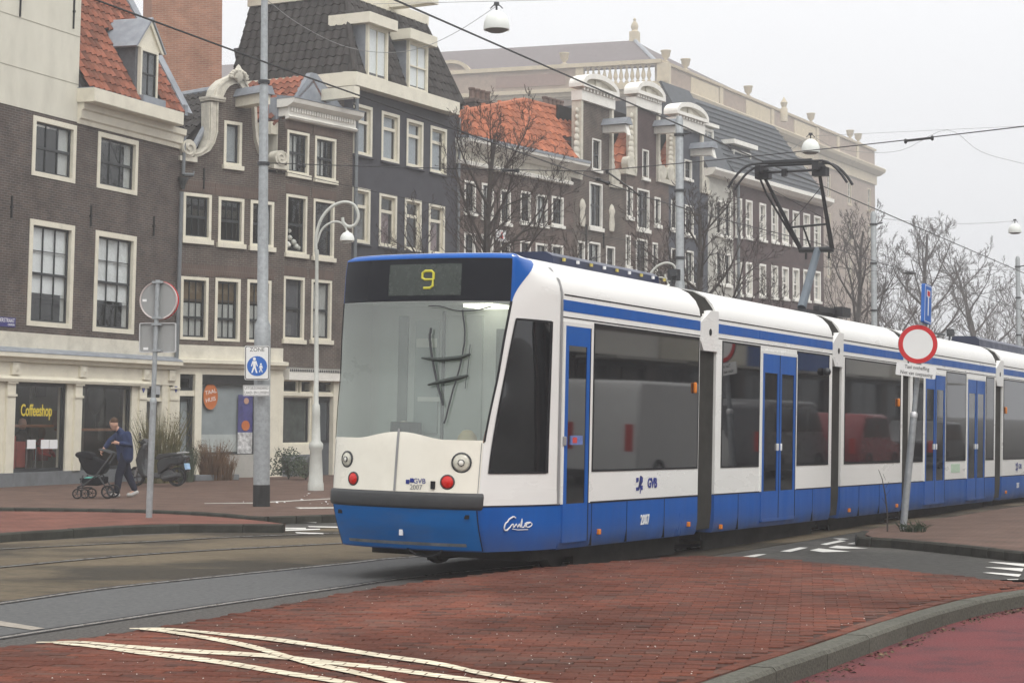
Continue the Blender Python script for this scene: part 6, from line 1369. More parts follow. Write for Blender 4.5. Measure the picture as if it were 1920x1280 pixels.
# ---------------------------------------------------------------- masts, signs, lamps
WIREM = mat('overhead_wire', (.02,.02,.022), .5, 0); LAMPP = mat('pale_lamp_paint', (.50,.51,.47), .5, .08, 6, dirt=.3, dirtc=(.3,.3,.26), dscale=4)
LW_ = mat('lamp_white', (.72,.74,.70), .45, .05); LGL = mat('lamp_glass', (.45,.45,.42), .25, .1)
def mast(px, ybase, Y, segs, label, z0=ZP, group='overhead line masts'):
    p = dp(px, YH, Y); o = empty('overhead_mast', Vector((p.x, p.y, z0)), label, 'mast', group)
    b = MB(); b.lathe(segs, None, 18); b.build('mast_shaft', GALV, o, True); return o, p
Ym = gp(491, 949, ZP).y; k = Ym/F
def zpx(py, Y, px=0): return CH + (YH-py)/F*Y - ZP
m1, pm1 = mast(491, 949, Ym, [(15.5*k,0),(15.5*k,zpx(650,Ym)),(15.2*k,zpx(610,Ym)),(10.5*k,zpx(598,Ym)),(10.2*k,zpx(400,Ym)),(9.2*k,zpx(385,Ym)),(8.4*k,zpx(160,Ym)),(6.8*k,zpx(148,Ym)),(6.2*k,zpx(-60,Ym)),(5.5*k,zpx(-120,Ym))], 'thick galvanised overhead line mast carrying the blue zone sign')
b = MB(); b.lathe([(16*k,0.0),(16*k,zpx(910,Ym)),(15.6*k,zpx(908,Ym))], None, 18, False); b.build('base_band', mat('bitumen', (.03,.03,.03), .7, .2), m1)
for py in (150, 305): b = MB(); b.lathe([(10*k,-.03),(11.5*k,-.03),(11.5*k,.03),(10*k,.03)], Matrix.Translation((0,0,zpx(py,Ym))), 16, False); b.build('clamp_band', DARK, m1)
def simple_mast(px, ytop, Y, r0, r1, label):
    H = zpx(ytop, Y); o, p = mast(px, 0, Y, [(r0*1.3,0),(r0*1.3,.9),(r0,1.0),(r0*.95,H*.55),(r1*1.05,H*.56),(r1,H-.1),(r1*.6,H)], label)
    for f_ in (.62, .8, .95): b = MB(); b.lathe([(r1,-.03),(r1*1.35,-.03),(r1*1.35,.03),(r1,.03)], Matrix.Translation((0,0,H*f_)), 12, False); b.build('clamp_band', DARK, o)
    b = MB(); b.tube([(0,0,H*.95),(.28,-.1,H*.955)], .025, 6); b.build('bracket_arm', DARK, o); return o
simple_mast(1276, 215, 43, .12, .09, 'galvanised mast standing behind the first tram section by the bare tree'); simple_mast(1641, 395, 60, .13, .09, 'slim misty mast between the monumental building and the far trees'); simple_mast(1912, 480, 75, .13, .09, 'farthest mast at the right edge of the photo')
SIGNW = mat('sign_white', (.76,.76,.74), .4, .04, 4, dirt=.12, dirtc=(.5,.48,.44)); SIGNB = mat('sign_blue', (.015,.12,.45), .35, .04); SIGNR = mat('sign_red', (.55,.012,.015), .35, .04); SIGNK = mat('sign_black', (.01,.01,.01), .5, 0); SIGNG = mat('sign_back_grey', (.30,.305,.30), .5, .05, 4)
def imgframe(px, py, Y, yaw=0, roll=0):                          # a frame facing the camera at a photo pixel: x right, y away, z up
    p = dp(px, py, Y); return Matrix.Translation(p) @ Matrix.Rotation(R(yaw), 4, 'Z') @ Matrix.Rotation(R(roll), 4, 'Y')
def rrect(w, h_, r, n=4):
    out = []
    for cx, cy, a0 in ((w/2-r,h_/2-r,0),(-w/2+r,h_/2-r,90),(-w/2+r,-h_/2+r,180),(w/2-r,-h_/2+r,270)):
        for i in range(n+1): a = R(a0+90*i/n); out.append((cx+r*math.cos(a), cy+r*math.sin(a)))
    return out
def plate(name, poly, y0, y1, m, parent, M=None):
    b = MB(); b.prism(poly, y0, y1, 'y'); o = b.build(name, m, parent)
    if M: o.matrix_local = M
    return o
# zone sign on the mast
Yz = Ym - .32; kz = Yz/F
z_ = empty('zone_sign', imgframe(482, 680, Yz, 12), 'white rectangular zone sign with a blue disc of two walkers on the thick mast', 'traffic sign')
w_, h_ = 46*kz, 64*kz
plate('sign_plate', rrect(w_, h_, .03), 0, .02, SIGNW, z_); plate('sign_border', rrect(w_*.96, h_*.97, .03), -.002, 0, SIGNK, z_); plate('sign_face', rrect(w_*.9, h_*.93, .025), -.004, -.002, SIGNW, z_)
b = MB(); b.lathe([(.185,0),(.185,.004),(.001,.004)], Matrix.Translation((0,-.004,-.06)) @ Matrix.Rotation(R(90),4,'X'), 24); b.build('blue_disc', SIGNB, z_)
def walker(b, x, z, s_):
    b.lathe([(.028*s_,0),(.028*s_,.003),(.001,.003)], Matrix.Translation((x,-.009,z+.115*s_)) @ Matrix.Rotation(R(90),4,'X'), 10)
    b.prism([(x-.035*s_,z+.08*s_),(x+.035*s_,z+.08*s_),(x+.06*s_,z-.01*s_),(x+.045*s_,z-.015*s_),(x+.025*s_,z+.04*s_),(x+.022*s_,z-.02*s_),(x+.055*s_,z-.13*s_),(x+.03*s_,z-.13*s_),(x,z-.045*s_),(x-.03*s_,z-.13*s_),(x-.055*s_,z-.13*s_),(x-.022*s_,z-.02*s_),(x-.025*s_,z+.04*s_),(x-.045*s_,z-.015*s_),(x-.06*s_,z-.01*s_)], -.0125, -.009, 'y')
b = MB(); walker(b, -.05, -.05, 1.05); b.build('walker_symbol', PRINTW, z_); b = MB(); walker(b, .07, -.095, .62); b.build('walker_symbol', PRINTW, z_)
text('lettering', 'ZONE', .1, SIGNK, z_, face_M(0, -.005, h_/2-.075), .001)
u_ = empty('sub_plate', imgframe(481, 732, Yz, 12), 'small white text plate under the zone sign on the thick mast', 'traffic sign')
w_, h_ = 50*kz, 20*kz
plate('sign_plate', rrect(w_, h_, .015), 0, .015, SIGNW, u_); plate('sign_border', rrect(w_*.97, h_*.93, .012), -.002, 0, SIGNK, u_); plate('sign_face', rrect(w_*.94, h_*.85, .01), -.004, -.002, SIGNW, u_)
text('lettering', 'UITGEZONDERD', .072, SIGNK, u_, face_M(0, -.005, .045), .001, sx=.8); text('lettering', 'LAAD- EN LOSSEN', .072, SIGNK, u_, face_M(0, -.005, -.04), .001, sx=.75)
# sign seen from behind on the left island
Yl = gp(279, 970, ZP).y; kl_ = Yl/F; base = gp(279, 970, ZP); topp = dp(296, 527, Yl)
s_ = empty('sign_post', base, 'leaning galvanised post on the left island with two sign backs', 'sign post'); d_ = topp-base
b = MB(); b.tube([Vector((0,0,-.1)), d_*.495], .052, 12); b.build('lower_post', GALV, s_, True); b = MB(); b.tube([d_*.49, d_*1.005], .038, 12); b.build('upper_post', GALV, s_, True); b = MB(); b.tube([d_*.48, d_*.497, d_*.505], [.056,.058,.04], 12); b.build('post_collar', GALV, s_, True)
rs = empty('round_sign', imgframe(297.5, 563, Yl+.07, -6), 'round traffic sign seen from its grey back at the top of the leaning post', 'traffic sign')
r_ = 36*kl_; b = MB(); b.lathe([(r_*.93,.02),(r_,.03),(r_,-.03),(r_*.96,-.03),(r_*.93,.0)], Matrix.Rotation(R(90),4,'X'), 40, False); b.build('sign_rim', mat('rim_red_white', (.55,.48,.46), .4, .1), rs, True); b = MB(); b.lathe([(r_*.95,0),(r_*.95,.01),(.001,.01)], Matrix.Rotation(R(90),4,'X'), 40); b.build('sign_plate', SIGNG, rs)
b = MB(); b.lathe([(r_*1.012,.0),(r_*1.012,.014),(r_*.9,.014),(r_*.9,.0)], Matrix.Translation((.012,.055,0)) @ Matrix.Rotation(R(90),4,'X'), 40); b.build('sign_face', SIGNR, rs)
b = MB(); b.box(-.27,-.2,-.014,-.01,-.02,.02); b.build('sticker', PRINTW, rs)
sq_ = empty('square_sign', imgframe(296, 633, Yl+.07, -4), 'rectangular grey sign back below the round one on the leaning post', 'traffic sign'); w_, h_ = 70*kl_, 56*kl_
plate('sign_plate', rrect(w_*.97, h_*.97, .025), 0, .01, SIGNG, sq_); b = MB()
A_ = rrect(w_, h_, .03); B_ = rrect(w_*.95, h_*.94, .022); vs = []
for a_, c_ in zip(A_+A_[:1], B_+B_[:1]): vs += [(a_[0],-.03,a_[1]),(c_[0],-.03,c_[1]),(c_[0],.012,c_[1]),(a_[0],.012,a_[1])]
n = len(A_); b.add(vs, [(4*i+k_, 4*i+(k_+1)%4, 4*i+4+(k_+1)%4, 4*i+4+k_) for i in range(n) for k_ in range(4)]); b.build('sign_rim', mat('rim_alu', (.55,.55,.55), .4, .1, metal=.3), sq_); b = MB(); b.box(-.24,-.16,-.006,-.0,-.2,-.16); b.build('sticker', PRINTW, sq_)
for par, zz in ((rs, r_*.93),(rs,-r_*.93),(sq_,h_/2-.03),(sq_,-h_/2+.03)):
    b = MB(); b.box(-.08,.08,-.12,.0,zz-.018,zz+.018); b.build('clamp', GALV, par)
# no-entry sign on the right island
Yr = gp(1692, 993, ZP).y; kr_ = Yr/F; base = gp(1692, 992, ZP); topp = dp(1735, 560, Yr); d_ = topp-base
s_ = empty('sign_post', base, 'tilted galvanised post on the right island in front of the tram', 'sign post')
b = MB(); b.tube([Vector((0,0,-.1)), d_*.5], .05, 12); b.build('lower_post', GALV, s_, True); b = MB(); b.tube([d_*.495, d_], .036, 12); b.build('upper_post', GALV, s_, True); b = MB(); b.tube([d_*.487, d_*.502, d_*.51], [.054,.054,.038], 12); b.build('post_collar', mat('collar_bright', (.6,.6,.6), .4, .1, metal=.5), s_, True)
rs = empty('round_sign', imgframe(1721, 645, Yr-.09, -4, 5), 'round white sign with a red ring on the tilted post', 'traffic sign'); r_ = 36.5*kr_
b = MB(); b.lathe([(r_,0),(r_,.02),(.001,.02)], Matrix.Translation((0,.02,0)) @ Matrix.Rotation(R(90),4,'X'), 48); b.build('sign_back', SIGNG, rs)
b = MB(); b.lathe([(r_*.985,0),(r_*.985,.004),(r_*.76,.004),(r_*.76,0)], Matrix.Rotation(R(90),4,'X'), 48, False); b.build('red_ring', SIGNR, rs); b = MB(); b.lathe([(r_*.765,0),(r_*.765,.003),(.001,.003)], Matrix.Rotation(R(90),4,'X'), 48); b.build('white_face', SIGNW, rs)
tp = empty('sub_plate', imgframe(1717.5, 694.5, Yr-.09, -4, 7.5), 'white text plate hung askew below the red ringed sign', 'traffic sign'); w_, h_ = 74*kr_, 24*kr_
plate('sign_plate', rrect(w_, h_, .02), 0, .012, SIGNW, tp)
text('lettering', 'Taxi ontheffing', .075, SIGNK, tp, face_M(.01, -.002, .04), .001, sx=.78); text('lettering', 'Niet van toepassing', .075, SIGNK, tp, face_M(.01, -.002, -.045), .001, sx=.78)
bs = empty('dead_end_sign', imgframe(1740, 570, Yr-.02, 58, 5.5), 'tilted blue dead-end sign box with red square atop the post', 'traffic sign'); W0, H0 = .30, 73*kr_
plate('sign_box', rrect(W0, H0, .02), 0, .05, SIGNB, bs); plate('sign_border', rrect(W0*.9, H0*.95, .015), -.002, 0, PRINTW, bs); plate('sign_face', rrect(W0*.82, H0*.91, .012), -.004, -.002, SIGNB, bs); plate('stem', [(-.018,-.17),(.018,-.17),(.018,.1),(-.018,.1)], -.007, -.004, PRINTW, bs); plate('red_bar', [(-.07,.1),(.07,.1),(.07,.2),(-.07,.2)], -.007, -.004, PRINTW, bs); plate('red_square', [(-.05,.115),(.05,.115),(.05,.185),(-.05,.185)], -.009, -.007, SIGNR, bs)
# ornate lamp post
Yp = gp(592, 919, ZP).y; pb = gp(592, 919, ZP); kp = Yp/F
lp = empty('lamp_post', pb, 'ornate pale lamp post with a curled top in front of the narrow house', 'lamp post', 'curled lamp posts')
def L_(px, py): return Vector(((px-592)*kp, 0, (919-py)*kp))
b = MB(); b.lathe([(15*kp,0),(15*kp,.16),(13.5*kp,.2),(11*kp,(919-845)*kp),(13.5*kp,(919-840)*kp),(13.5*kp,(919-832)*kp),(8.5*kp,(919-826)*kp),(7*kp,(919-782)*kp),(7.6*kp,(919-778)*kp),(7*kp,(919-760)*kp),(4.6*kp,(919-757)*kp),(4*kp,(919-610)*kp),(4.3*kp,(919-606)*kp),(3.6*kp,(919-600)*kp),(3.2*kp,(919-480)*kp),(4.2*kp,(919-476)*kp),(3*kp,(919-468)*kp)], None, 16); b.build('post', LAMPP, lp, True)
def arcp(l): return [L_(*q) for q in curve_px(l, 6)]
b = MB(); b.tube(arcp([(590,472),(591,440),(600,410),(618,388),(642,378),(662,384),(670,404),(664,420),(652,424),(642,417),(640,407)]), [3.0*kp]*61, 8); b.build('curled_arm', LAMPP, lp, True)
b = MB(); b.tube(arcp([(592,456),(600,432),(614,419),(630,415),(643,422),(649,434)]), 2.0*kp, 8); b.build('lamp_arm', LAMPP, lp, True)
lpos = L_(649,446); b = MB(); b.lathe([(13.5*kp,-5*kp),(13.5*kp,-1*kp),(12*kp,5*kp),(8*kp,9.5*kp),(3*kp,12*kp),(2*kp,14*kp)], Matrix.Translation(lpos), 18); b.build('lamp_shade', LW_, lp, True); b = MB(); b.lathe([(.001,-11*kp),(7*kp,-10*kp),(9.5*kp,-5*kp)], Matrix.Translation(lpos), 16); b.build('lamp_glass', LGL, lp, True)
l2 = copy_tree(lp); p2 = dp(1213, YH, 60); l2.location = (p2.x, p2.y, ZP); l2['label'] = 'second curled lamp post, only its arc showing above the tram roof'
# hanging lamps
def hang_lamp(px, py, Y, label):
    p = dp(px, py, Y); o = empty('hanging_lamp', p, label, 'street lamp', 'lamps hung from the span wires'); r = .25
    b = MB(); b.lathe([(r,-.12),(r*1.02,-.06),(r*.98,.03),(r*.8,.15),(r*.5,.22),(r*.2,.25),(.04,.26)], None, 22); b.build('lamp_shade', LW_, o, True)
    b = MB(); b.lathe([(.001,-.17),(r*.6,-.16),(r*.9,-.12)], None, 20); b.build('lamp_glass', mat('grey_lens', (.16,.165,.16), .2, .1), o, True)
    b = MB(); b.tube([(0,0,.24),(0,0,.4)], .02, 6).tube([(-.12,0,.3),(0,0,.42),(.12,0,.3)], .012, 5).box(-.05,.05,-.04,.04,.36,.42); b.build('hanger', DARK, o); return o
hang_lamp(931, 45, 36, 'nearest white dome lamp hanging at the top of the photo'); hang_lamp(1520, 278, 51, 'white dome lamp hanging just above the pantograph'); hang_lamp(1903, 431, 73, 'distant white dome lamp hanging in the mist at the right edge')
# overhead wires
def wire(name, pts, r, label, m=WIREM, cat='wire', group=None, n=5):
    b = MB(); b.tube(pts, r, n); o = b.build(name, m, None, True); return tag(o, label, cat, group)
zw_ = PANTO_TOP.z
cw2 = [gp(x, y, zw_) for x, y in ((430,-136),(740,0),(1025,125),(1315,252),(1420,298),(1545,350),(1720,426),(1920,512),(2100,585))]
wire('contact_wire', cw2, .011, 'black contact wire crossing the picture to the tram pantograph', group='tram contact wires')
cw1 = [gp(x, y, zw_) for x, y in ((-60,-90),(180,0),(500,118),(860,245),(1100,330),(1212,370),(1350,410),(1530,455),(1700,508),(1870,565),(1920,583))]
wire('contact_wire', cw1, .011, 'black contact wire of the farther track passing in front of the houses', group='tram contact wires')
def sag(a, b, s_, n=14): return [a.lerp(b, i/n) - Vector((0,0,s_*4*(i/n)*(1-i/n))) for i in range(n+1)]
wire('span_wire', sag(dp(491,305,Ym), dp(1110,321,31.5), .02) + sag(dp(1110,321,31.5), dp(1930,236,25), .03)[1:], .008, 'span wire from the thick mast rising to the right above the pantograph', group='span wires')
wire('span_wire', sag(dp(491,312,Ym), dp(1700,512,62), .35), .007, 'span wire sloping down from the thick mast toward the far trees', group='span wires')
wire('span_wire', sag(dp(1276,383,43), dp(1705,512,62), .1) , .007, 'short span wire from the middle mast to the wire crossing in the mist', group='span wires'); wire('span_wire', [dp(1705,508,62), dp(1920,505,66)], .007, 'span wire leaving the wire crossing to the right edge', group='span wires')
wire('span_wire', sag(dp(1641,408,60), dp(1903,414,73), .15), .008, 'thin span wire holding the distant dome lamp', GREY, group='span wires')
wire('lamp_wire', [dp(x, y, 36) for x, y in curve_px([(500,0),(560,45),(640,85),(720,99),(790,90),(860,58),(931,12)], 5)], .006, 'grey slack wire curving to the nearest dome lamp', GREY, group='lamp wires')
wire('lamp_wire', [dp(x, y, 51) for x, y in curve_px([(1445,322),(1480,285),(1520,258),(1560,275),(1610,285),(1690,282),(1776,244),(1840,285),(1930,310)], 5)], .006, 'grey slack wire dipping past the dome lamp above the pantograph', GREY, group='lamp wires')
wire('lamp_wire', [dp(700,8,40), dp(1045,0,44)], .006, 'faint wire crossing the sky at the top edge', GREY, group='lamp wires'); wire('lamp_wire', [dp(1530,255,70), dp(1930,236,66)], .006, 'faint wire in the mist right of the dome lamp', GREY, group='lamp wires')
def fit(pts, label, r=.03):
    b = MB(); b.tube(pts, r, 6); 
    for q in (pts[0], pts[-1]): b.lathe([(.001,-.04),(r*1.6,-.025),(r*1.6,.025),(.001,.04)], Matrix.Translation(q), 8)
    o = b.build('wire_insulator', WIREM); tag(o, label, 'insulator', 'wire insulators')
A1, A2 = gp(1122,337,zw_), gp(1215,371,zw_); fit([dp(1138,322,31.3), A2.lerp(A1,.2)], 'black insulator rod hanging from the span wire beside the neck gables', .016); fit([A1, A1.lerp(A2,.18)], 'small black clamp on the farther contact wire', .03); fit([dp(1698,265,26.9), dp(1748,259,26.4)], 'black turnbuckle on the rising span wire at the right', .014); fit([dp(945,319.5,32), dp(970,319.8,31.9)], 'black joint on the span wire before the leftmost bare tree', .025); fit([dp(560,311,34.4), dp(570,311.3,34.3)], 'black joint on the span wire close to the thick mast', .02)
fit([dp(1700,512,62), dp(1712,512,62)], 'reddish wire crossing insulator in the mist above the blue sign', .06)
# ---------------------------------------------------------------- bare trees
BARK = mat('bark', (.055,.046,.04), .9, .25, 8, bump=.6, bscale=20); TWIG = mat('twigs', (.05,.038,.033), .9, .2, 5)
def tree(px, ytop, Y, spread, seed, label, r0=.17, twig=.009, nl=15, depth=4, low=.2):
    rnd = random.Random(seed); p = dp(px, YH, Y); H = zpx(ytop, Y); o = empty('bare_tree', Vector((p.x, p.y, ZP)), label, 'tree', 'bare winter trees')
    tb = MB(); cb = MB(); n = 12
    lead = [Vector((0,0,-.1))]; d = Vector((0,0,1))
    for i in range(n):
        d = (d + Vector((rnd.uniform(-1,1), rnd.uniform(-1,1), .6))*.1).normalized(); lead.append(lead[-1] + d*(H*.9/n))
    rad = [r0*(1-.86*i/n)**.85 + .012 for i in range(n+1)]; rad[0] *= 1.3
    tb.tube(lead, rad, 9)
    def on(t): k_ = min(n-1, int(t*n)); return lead[k_].lerp(lead[k_+1], t*n-k_), rad[k_]
    def limb(a, d, L, r, lev):
        m = 5 if lev == 0 else 4; pts = [a]; q = a; dd = d.copy()
        for i in range(m):
            lift = (.34 if lev == 0 else .2) * (i/m)
            dd = (dd + Vector((rnd.uniform(-1,1), rnd.uniform(-1,1), rnd.uniform(-.7,.7)))*.17 + Vector((0,0,lift))).normalized(); q = q + dd*(L/m); pts.append(q)
        rr = [max(twig*.55, r*(1-.8*i/m)) for i in range(m+1)]; cb.tube(pts, rr, 6 if lev == 0 else (4 if lev == 1 else 3), False)
        if lev >= depth: return
        kids = (6, 5, 4, 3)[min(lev, 3)]
        for c in range(kids):
            t = .22 + .78*(c + rnd.random()*.8)/kids; t = min(t, .98); k_ = min(m-1, int(t*m)); base_ = pts[k_].lerp(pts[k_+1], t*m-k_); ld = (pts[k_+1]-pts[k_]).normalized()
            ax = ld.orthogonal().normalized(); ax = Matrix.Rotation(rnd.uniform(0, 6.28), 3, ld) @ ax
            nd = Matrix.Rotation(R(rnd.uniform(24,52)), 3, ax) @ ld; nd.z += .12; nd.normalize()
            limb(base_, nd, L*rnd.uniform(.36,.56)*(1.15-.4*t), max(twig, rr[k_]*rnd.uniform(.45,.65)), lev+1)
    for c in range(nl):
        t = low + (.96-low)*(c + rnd.random()*.5)/nl; a, r = on(t); an = c*2.4 + rnd.uniform(-.5,.5); tilt = R(58 - 26*t + rnd.uniform(-8,8))
        limb(a, Vector((math.cos(an)*math.sin(tilt)*spread, math.sin(an)*math.sin(tilt)*spread, math.cos(tilt))).normalized(), H*(.40*(1-t)**.7 + .09)*rnd.uniform(.85,1.15), max(twig, r*.55), 0)
    tb.build('trunk', BARK, o, True); cb.build('crown', TWIG, o, fix=False); return o
tree(938, 182, 58, 1.0, 3, 'leafless tree in front of the orange-roofed house', .2, .008, 16, 4, .3)
tree(1318, 322, 64, 1.1, 11, 'leafless tree spreading in front of the blue-grey gable and terrace', .19, .009, 15, 4, .25)
tree(1590, 372, 100, 1.0, 5, 'leafless tree before the end of the monumental building, behind the pantograph', .24, .011, 15, 4)
tree(1752, 388, 125, 1.1, 21, 'tallest misty leafless tree right of the monumental building', .3, .014, 15, 4)
tree(1852, 446, 135, 1.1, 8, 'misty leafless tree behind the blue dead-end sign, nearer the right edge', .28, .014, 15, 4)
tree(1690, 500, 160, 1.2, 31, 'faint low leafless tree far back between the two misty masts', .25, .02, 12, 3); tree(1925, 510, 155, 1.2, 41, 'faint leafless tree cut by the right edge of the photo', .25, .02, 12, 3)
# ---------------------------------------------------------------- person, pram, scooter
def skin_obj(name, verts, edges, m, parent, sub=2):
    me = bpy.data.meshes.new(name); me.from_pydata([v[:3] for v in verts], edges, []); o = link(name, me, parent); me.materials.append(m)
    md = o.modifiers.new('skin', 'SKIN'); md.use_smooth_shade = True
    sv = me.skin_vertices[0].data
    for i, v in enumerate(verts):
        r = v[3]; sv[i].radius = r if isinstance(r, tuple) else (r, r)
    sv[0].use_root = True
    s_ = o.modifiers.new('sub', 'SUBSURF'); s_.levels = sub; s_.render_levels = sub; return o
pf = gp(231, 932, ZP)
man = empty('person', pf, 'person in a navy quilted jacket looking at a phone while pushing the pram', 'person')
JK = mat('navy_jacket', (.02,.032,.085), .6, .15, 10, bump=.6, bscale=22, aniso=(.3,.3,2)); TR = mat('navy_trousers', (.016,.018,.034), .85, .15, 8); SHO = mat('grey_shoes', (.45,.44,.42), .7, .2, 20); HAIR = mat('short_brown_hair', (.075,.045,.028), .8, .2, 30)
pel, spi, che, nek, hed = (.02,0,.90), (.02,0,1.1), (-.03,0,1.28), (-.09,-.02,1.40), (-.19,-.08,1.535)
lsh, lel, lwr = (.14,-.15,1.33), (.18,-.17,1.09), (-.06,-.27,1.14); rsh, rel_, rwr = (-.12,.14,1.33), (-.31,.08,1.18), (-.42,.02,1.02)
lhp, lkn, lan = (.05,-.08,.84), (-.07,-.1,.47), (-.12,-.1,.1); rhp, rkn, ran = (-.01,.08,.84), (.08,.08,.48), (.23,.08,.15)
def blobby(name, tubes, m, parent, vox=.012, smooth=6):          # overlapping tapered limbs fused into one continuous surface
    b = MB()
    for pts, rad in tubes:
        pts = [Vector(q) for q in pts]; rad = list(rad); a0 = (pts[0]-pts[1]).normalized(); a1 = (pts[-1]-pts[-2]).normalized()
        P = [pts[0] + a0*rad[0]*.85, pts[0] + a0*rad[0]*.5] + pts + [pts[-1] + a1*rad[-1]*.5, pts[-1] + a1*rad[-1]*.85]; r = [rad[0]*.35, rad[0]*.8] + rad + [rad[-1]*.8, rad[-1]*.35]
        b.tube(P, r, 14)
    o = b.build(name, m, parent, 'all'); rm = o.modifiers.new('fuse', 'REMESH'); rm.mode = 'VOXEL'; rm.voxel_size = vox; rm.use_smooth_shade = True
    sm = o.modifiers.new('soften', 'SMOOTH'); sm.factor = .5; sm.iterations = smooth; return o
def V3(*q): return [Vector(v) for v in q]
head_base = (-.15,-.055,1.46)
lsd, rsd = Vector((.10,-.12,0)), Vector((-.10,.12,0))                # the width of the trunk from side to side
def trunk(zs):                                                     # side-by-side columns that make a broad, flat trunk
    return [([Vector(c) + lsd*f*k for c, k in zs], [r*(1 - .12*abs(f)) for c, k in zs for r in (zs_r[c],)][:len(zs)]) for f in (-1, -.35, .35, 1)]
zs_r = {}
def cols_(spec): 
    out = []
    for f in (-1, -.4, .4, 1): out.append(([Vector(c) + lsd*(f*k) for c, r, k in spec], [r for c, r, k in spec]))
    return out
arms = [([(.10,-.13,1.33), lel, lwr], (.058,.047,.034)), ([(-.13,.12,1.33), rel_, rwr], (.058,.047,.034))]
legs = [([lhp, lkn, lan, (-.21,-.14,.05)], (.085,.06,.042,.038)), ([rhp, rkn, ran, (.12,.05,.06)], (.085,.06,.042,.038))]
blobby('body', cols_([((.02,0,.86),.1,.5), ((.02,0,1.08),.1,.7), ((-.03,0,1.28),.1,.75)]) + arms + legs + [([(-.05,-.01,1.36), head_base, (-.18,-.07,1.5)], (.06,.055,.055))], SKIN, man)
hd = MB(); Mh = Matrix.Translation(hed) @ Matrix.Rotation(R(-38),4,'Z') @ Matrix.Rotation(R(-28),4,'Y')   # face toward local -x, bowed
def ell(b, c, r, M, n=14):
    prof = [(math.sin(math.pi*i/10), -math.cos(math.pi*i/10)) for i in range(11)]; b.lathe([(max(.001,p), q) for p, q in prof], M @ Matrix.Translation(c) @ Matrix.Diagonal((r[0], r[1], r[2], 1)), n)
ell(hd, (0,0,.02), (.098,.078,.115), Mh); ell(hd, (-.04,0,-.06), (.055,.05,.06), Mh)
hd.add([Mh @ Vector(q) for q in ((-.09,-.012,.03),(-.09,.012,.03),(-.12,-.016,-.02),(-.12,.016,-.02),(-.09,0,-.03))], [(0,2,3,1),(0,4,2),(1,3,4),(2,4,3)])
for y_ in (-.078,.078): ell(hd, (.01,y_,0), (.022,.012,.03), Mh, 8)
hd.build('head', SKIN, man, 'all')
b = MB(); 
for y_ in (-.03,.03): ell(b, (-.088,y_,.022), (.01,.014,.008), Mh, 8)
b.box(0,0,0,0,0,0) if False else None
b.build('eyes', mat('eye_dark', (.03,.02,.02), .4, 0), man, 'all'); b = MB(); ell(b, (-.086,0,-.055), (.012,.024,.006), Mh, 8); b.build('mouth', mat('lips', (.3,.12,.1), .6, 0), man, 'all')
b = MB(); prof = [(math.sin(math.pi*i/10), -math.cos(math.pi*i/10)) for i in range(4, 11)]; b.lathe([(max(.001,p), q) for p, q in prof[1:]], Mh @ Matrix.Translation((.02,0,.035)) @ Matrix.Rotation(R(28),4,'Y') @ Matrix.Diagonal((.092,.083,.108,1)), 16); b.build('hair', HAIR, man, 'all')
def up_(p, r): return p + (r,)
blobby('jacket', cols_([((.03,0,.82),.128,.62), ((.03,0,1.0),.122,.75), ((.0,0,1.16),.122,.85), ((-.03,0,1.29),.108,.9)]) + [([(.11,-.14,1.32), lel, (-.01,-.255,1.135)], (.082,.066,.052)), ([(-.13,.13,1.32), rel_, (-.39,.035,1.055)], (.082,.066,.052)), ([(-.05,-.01,1.34), (-.1,-.03,1.42)], (.088,.07))], JK, man, .013, 5)
blobby('trousers', [([(.04,-.05,.9), lhp, lkn, (-.115,-.1,.12)], (.115,.112,.085,.066)), ([(.0,.05,.9), rhp, rkn, (.222,.08,.17)], (.115,.112,.085,.066))], TR, man, .013, 5)
for a_, t_ in ((lan, (-.23,-.15,.045)), (ran, (.1,.04,.05))):
    a_ = Vector(a_); t_ = Vector(t_); blobby('shoe', [([(a_.x+.03, a_.y+.01, max(.055, a_.z-.045)), ((a_.x+t_.x)/2, (a_.y+t_.y)/2, .055), (t_.x, t_.y, t_.z)], (.052,.05,.045))], SHO, man, .01, 3)
def hand(w, d, up, curl, parent):
    w, d, up = Vector(w), Vector(d).normalized(), Vector(up).normalized(); s_ = d.cross(up).normalized(); b = MB()
    b.tube([w, w+d*.05, w+d*.09], [.028,.04,.036], 8)
    for k in range(4):
        o_ = w + d*.085 + s_*(.024*(k-1.5)); L0 = (.065,.075,.07,.055)[k]; b.tube([o_, o_ + d*L0*.5 - up*curl*.25*L0, o_ + d*L0*(1-.5*curl) - up*curl*.9*L0], [.01,.0095,.008], 6)
    b.tube([w + d*.03 - s_*.03, w + d*.06 - s_*.055 - up*.01, w + d*.09 - s_*.05 - up*.02], [.012,.011,.009], 6); return b.build('hand', SKIN, parent, True)
hand((-.06,-.27,1.14), (-1,.05,.25), (.2,0,1), .7, man); hand((-.42,.02,1.02), (-.6,-.2,-.7), (-.6,0,.6), 1.0, man)
b = MB(); b.obox(Matrix.Translation(pf + Vector((-.16,-.27,1.20))) @ Matrix.Rotation(R(-25),4,'Y'), .13, .07, .012); tag(b.build('phone', mat('phone_dark', (.02,.02,.02), .2, 0), bevel=.004), 'dark mobile phone held in the hand of the person with the pram', 'phone')
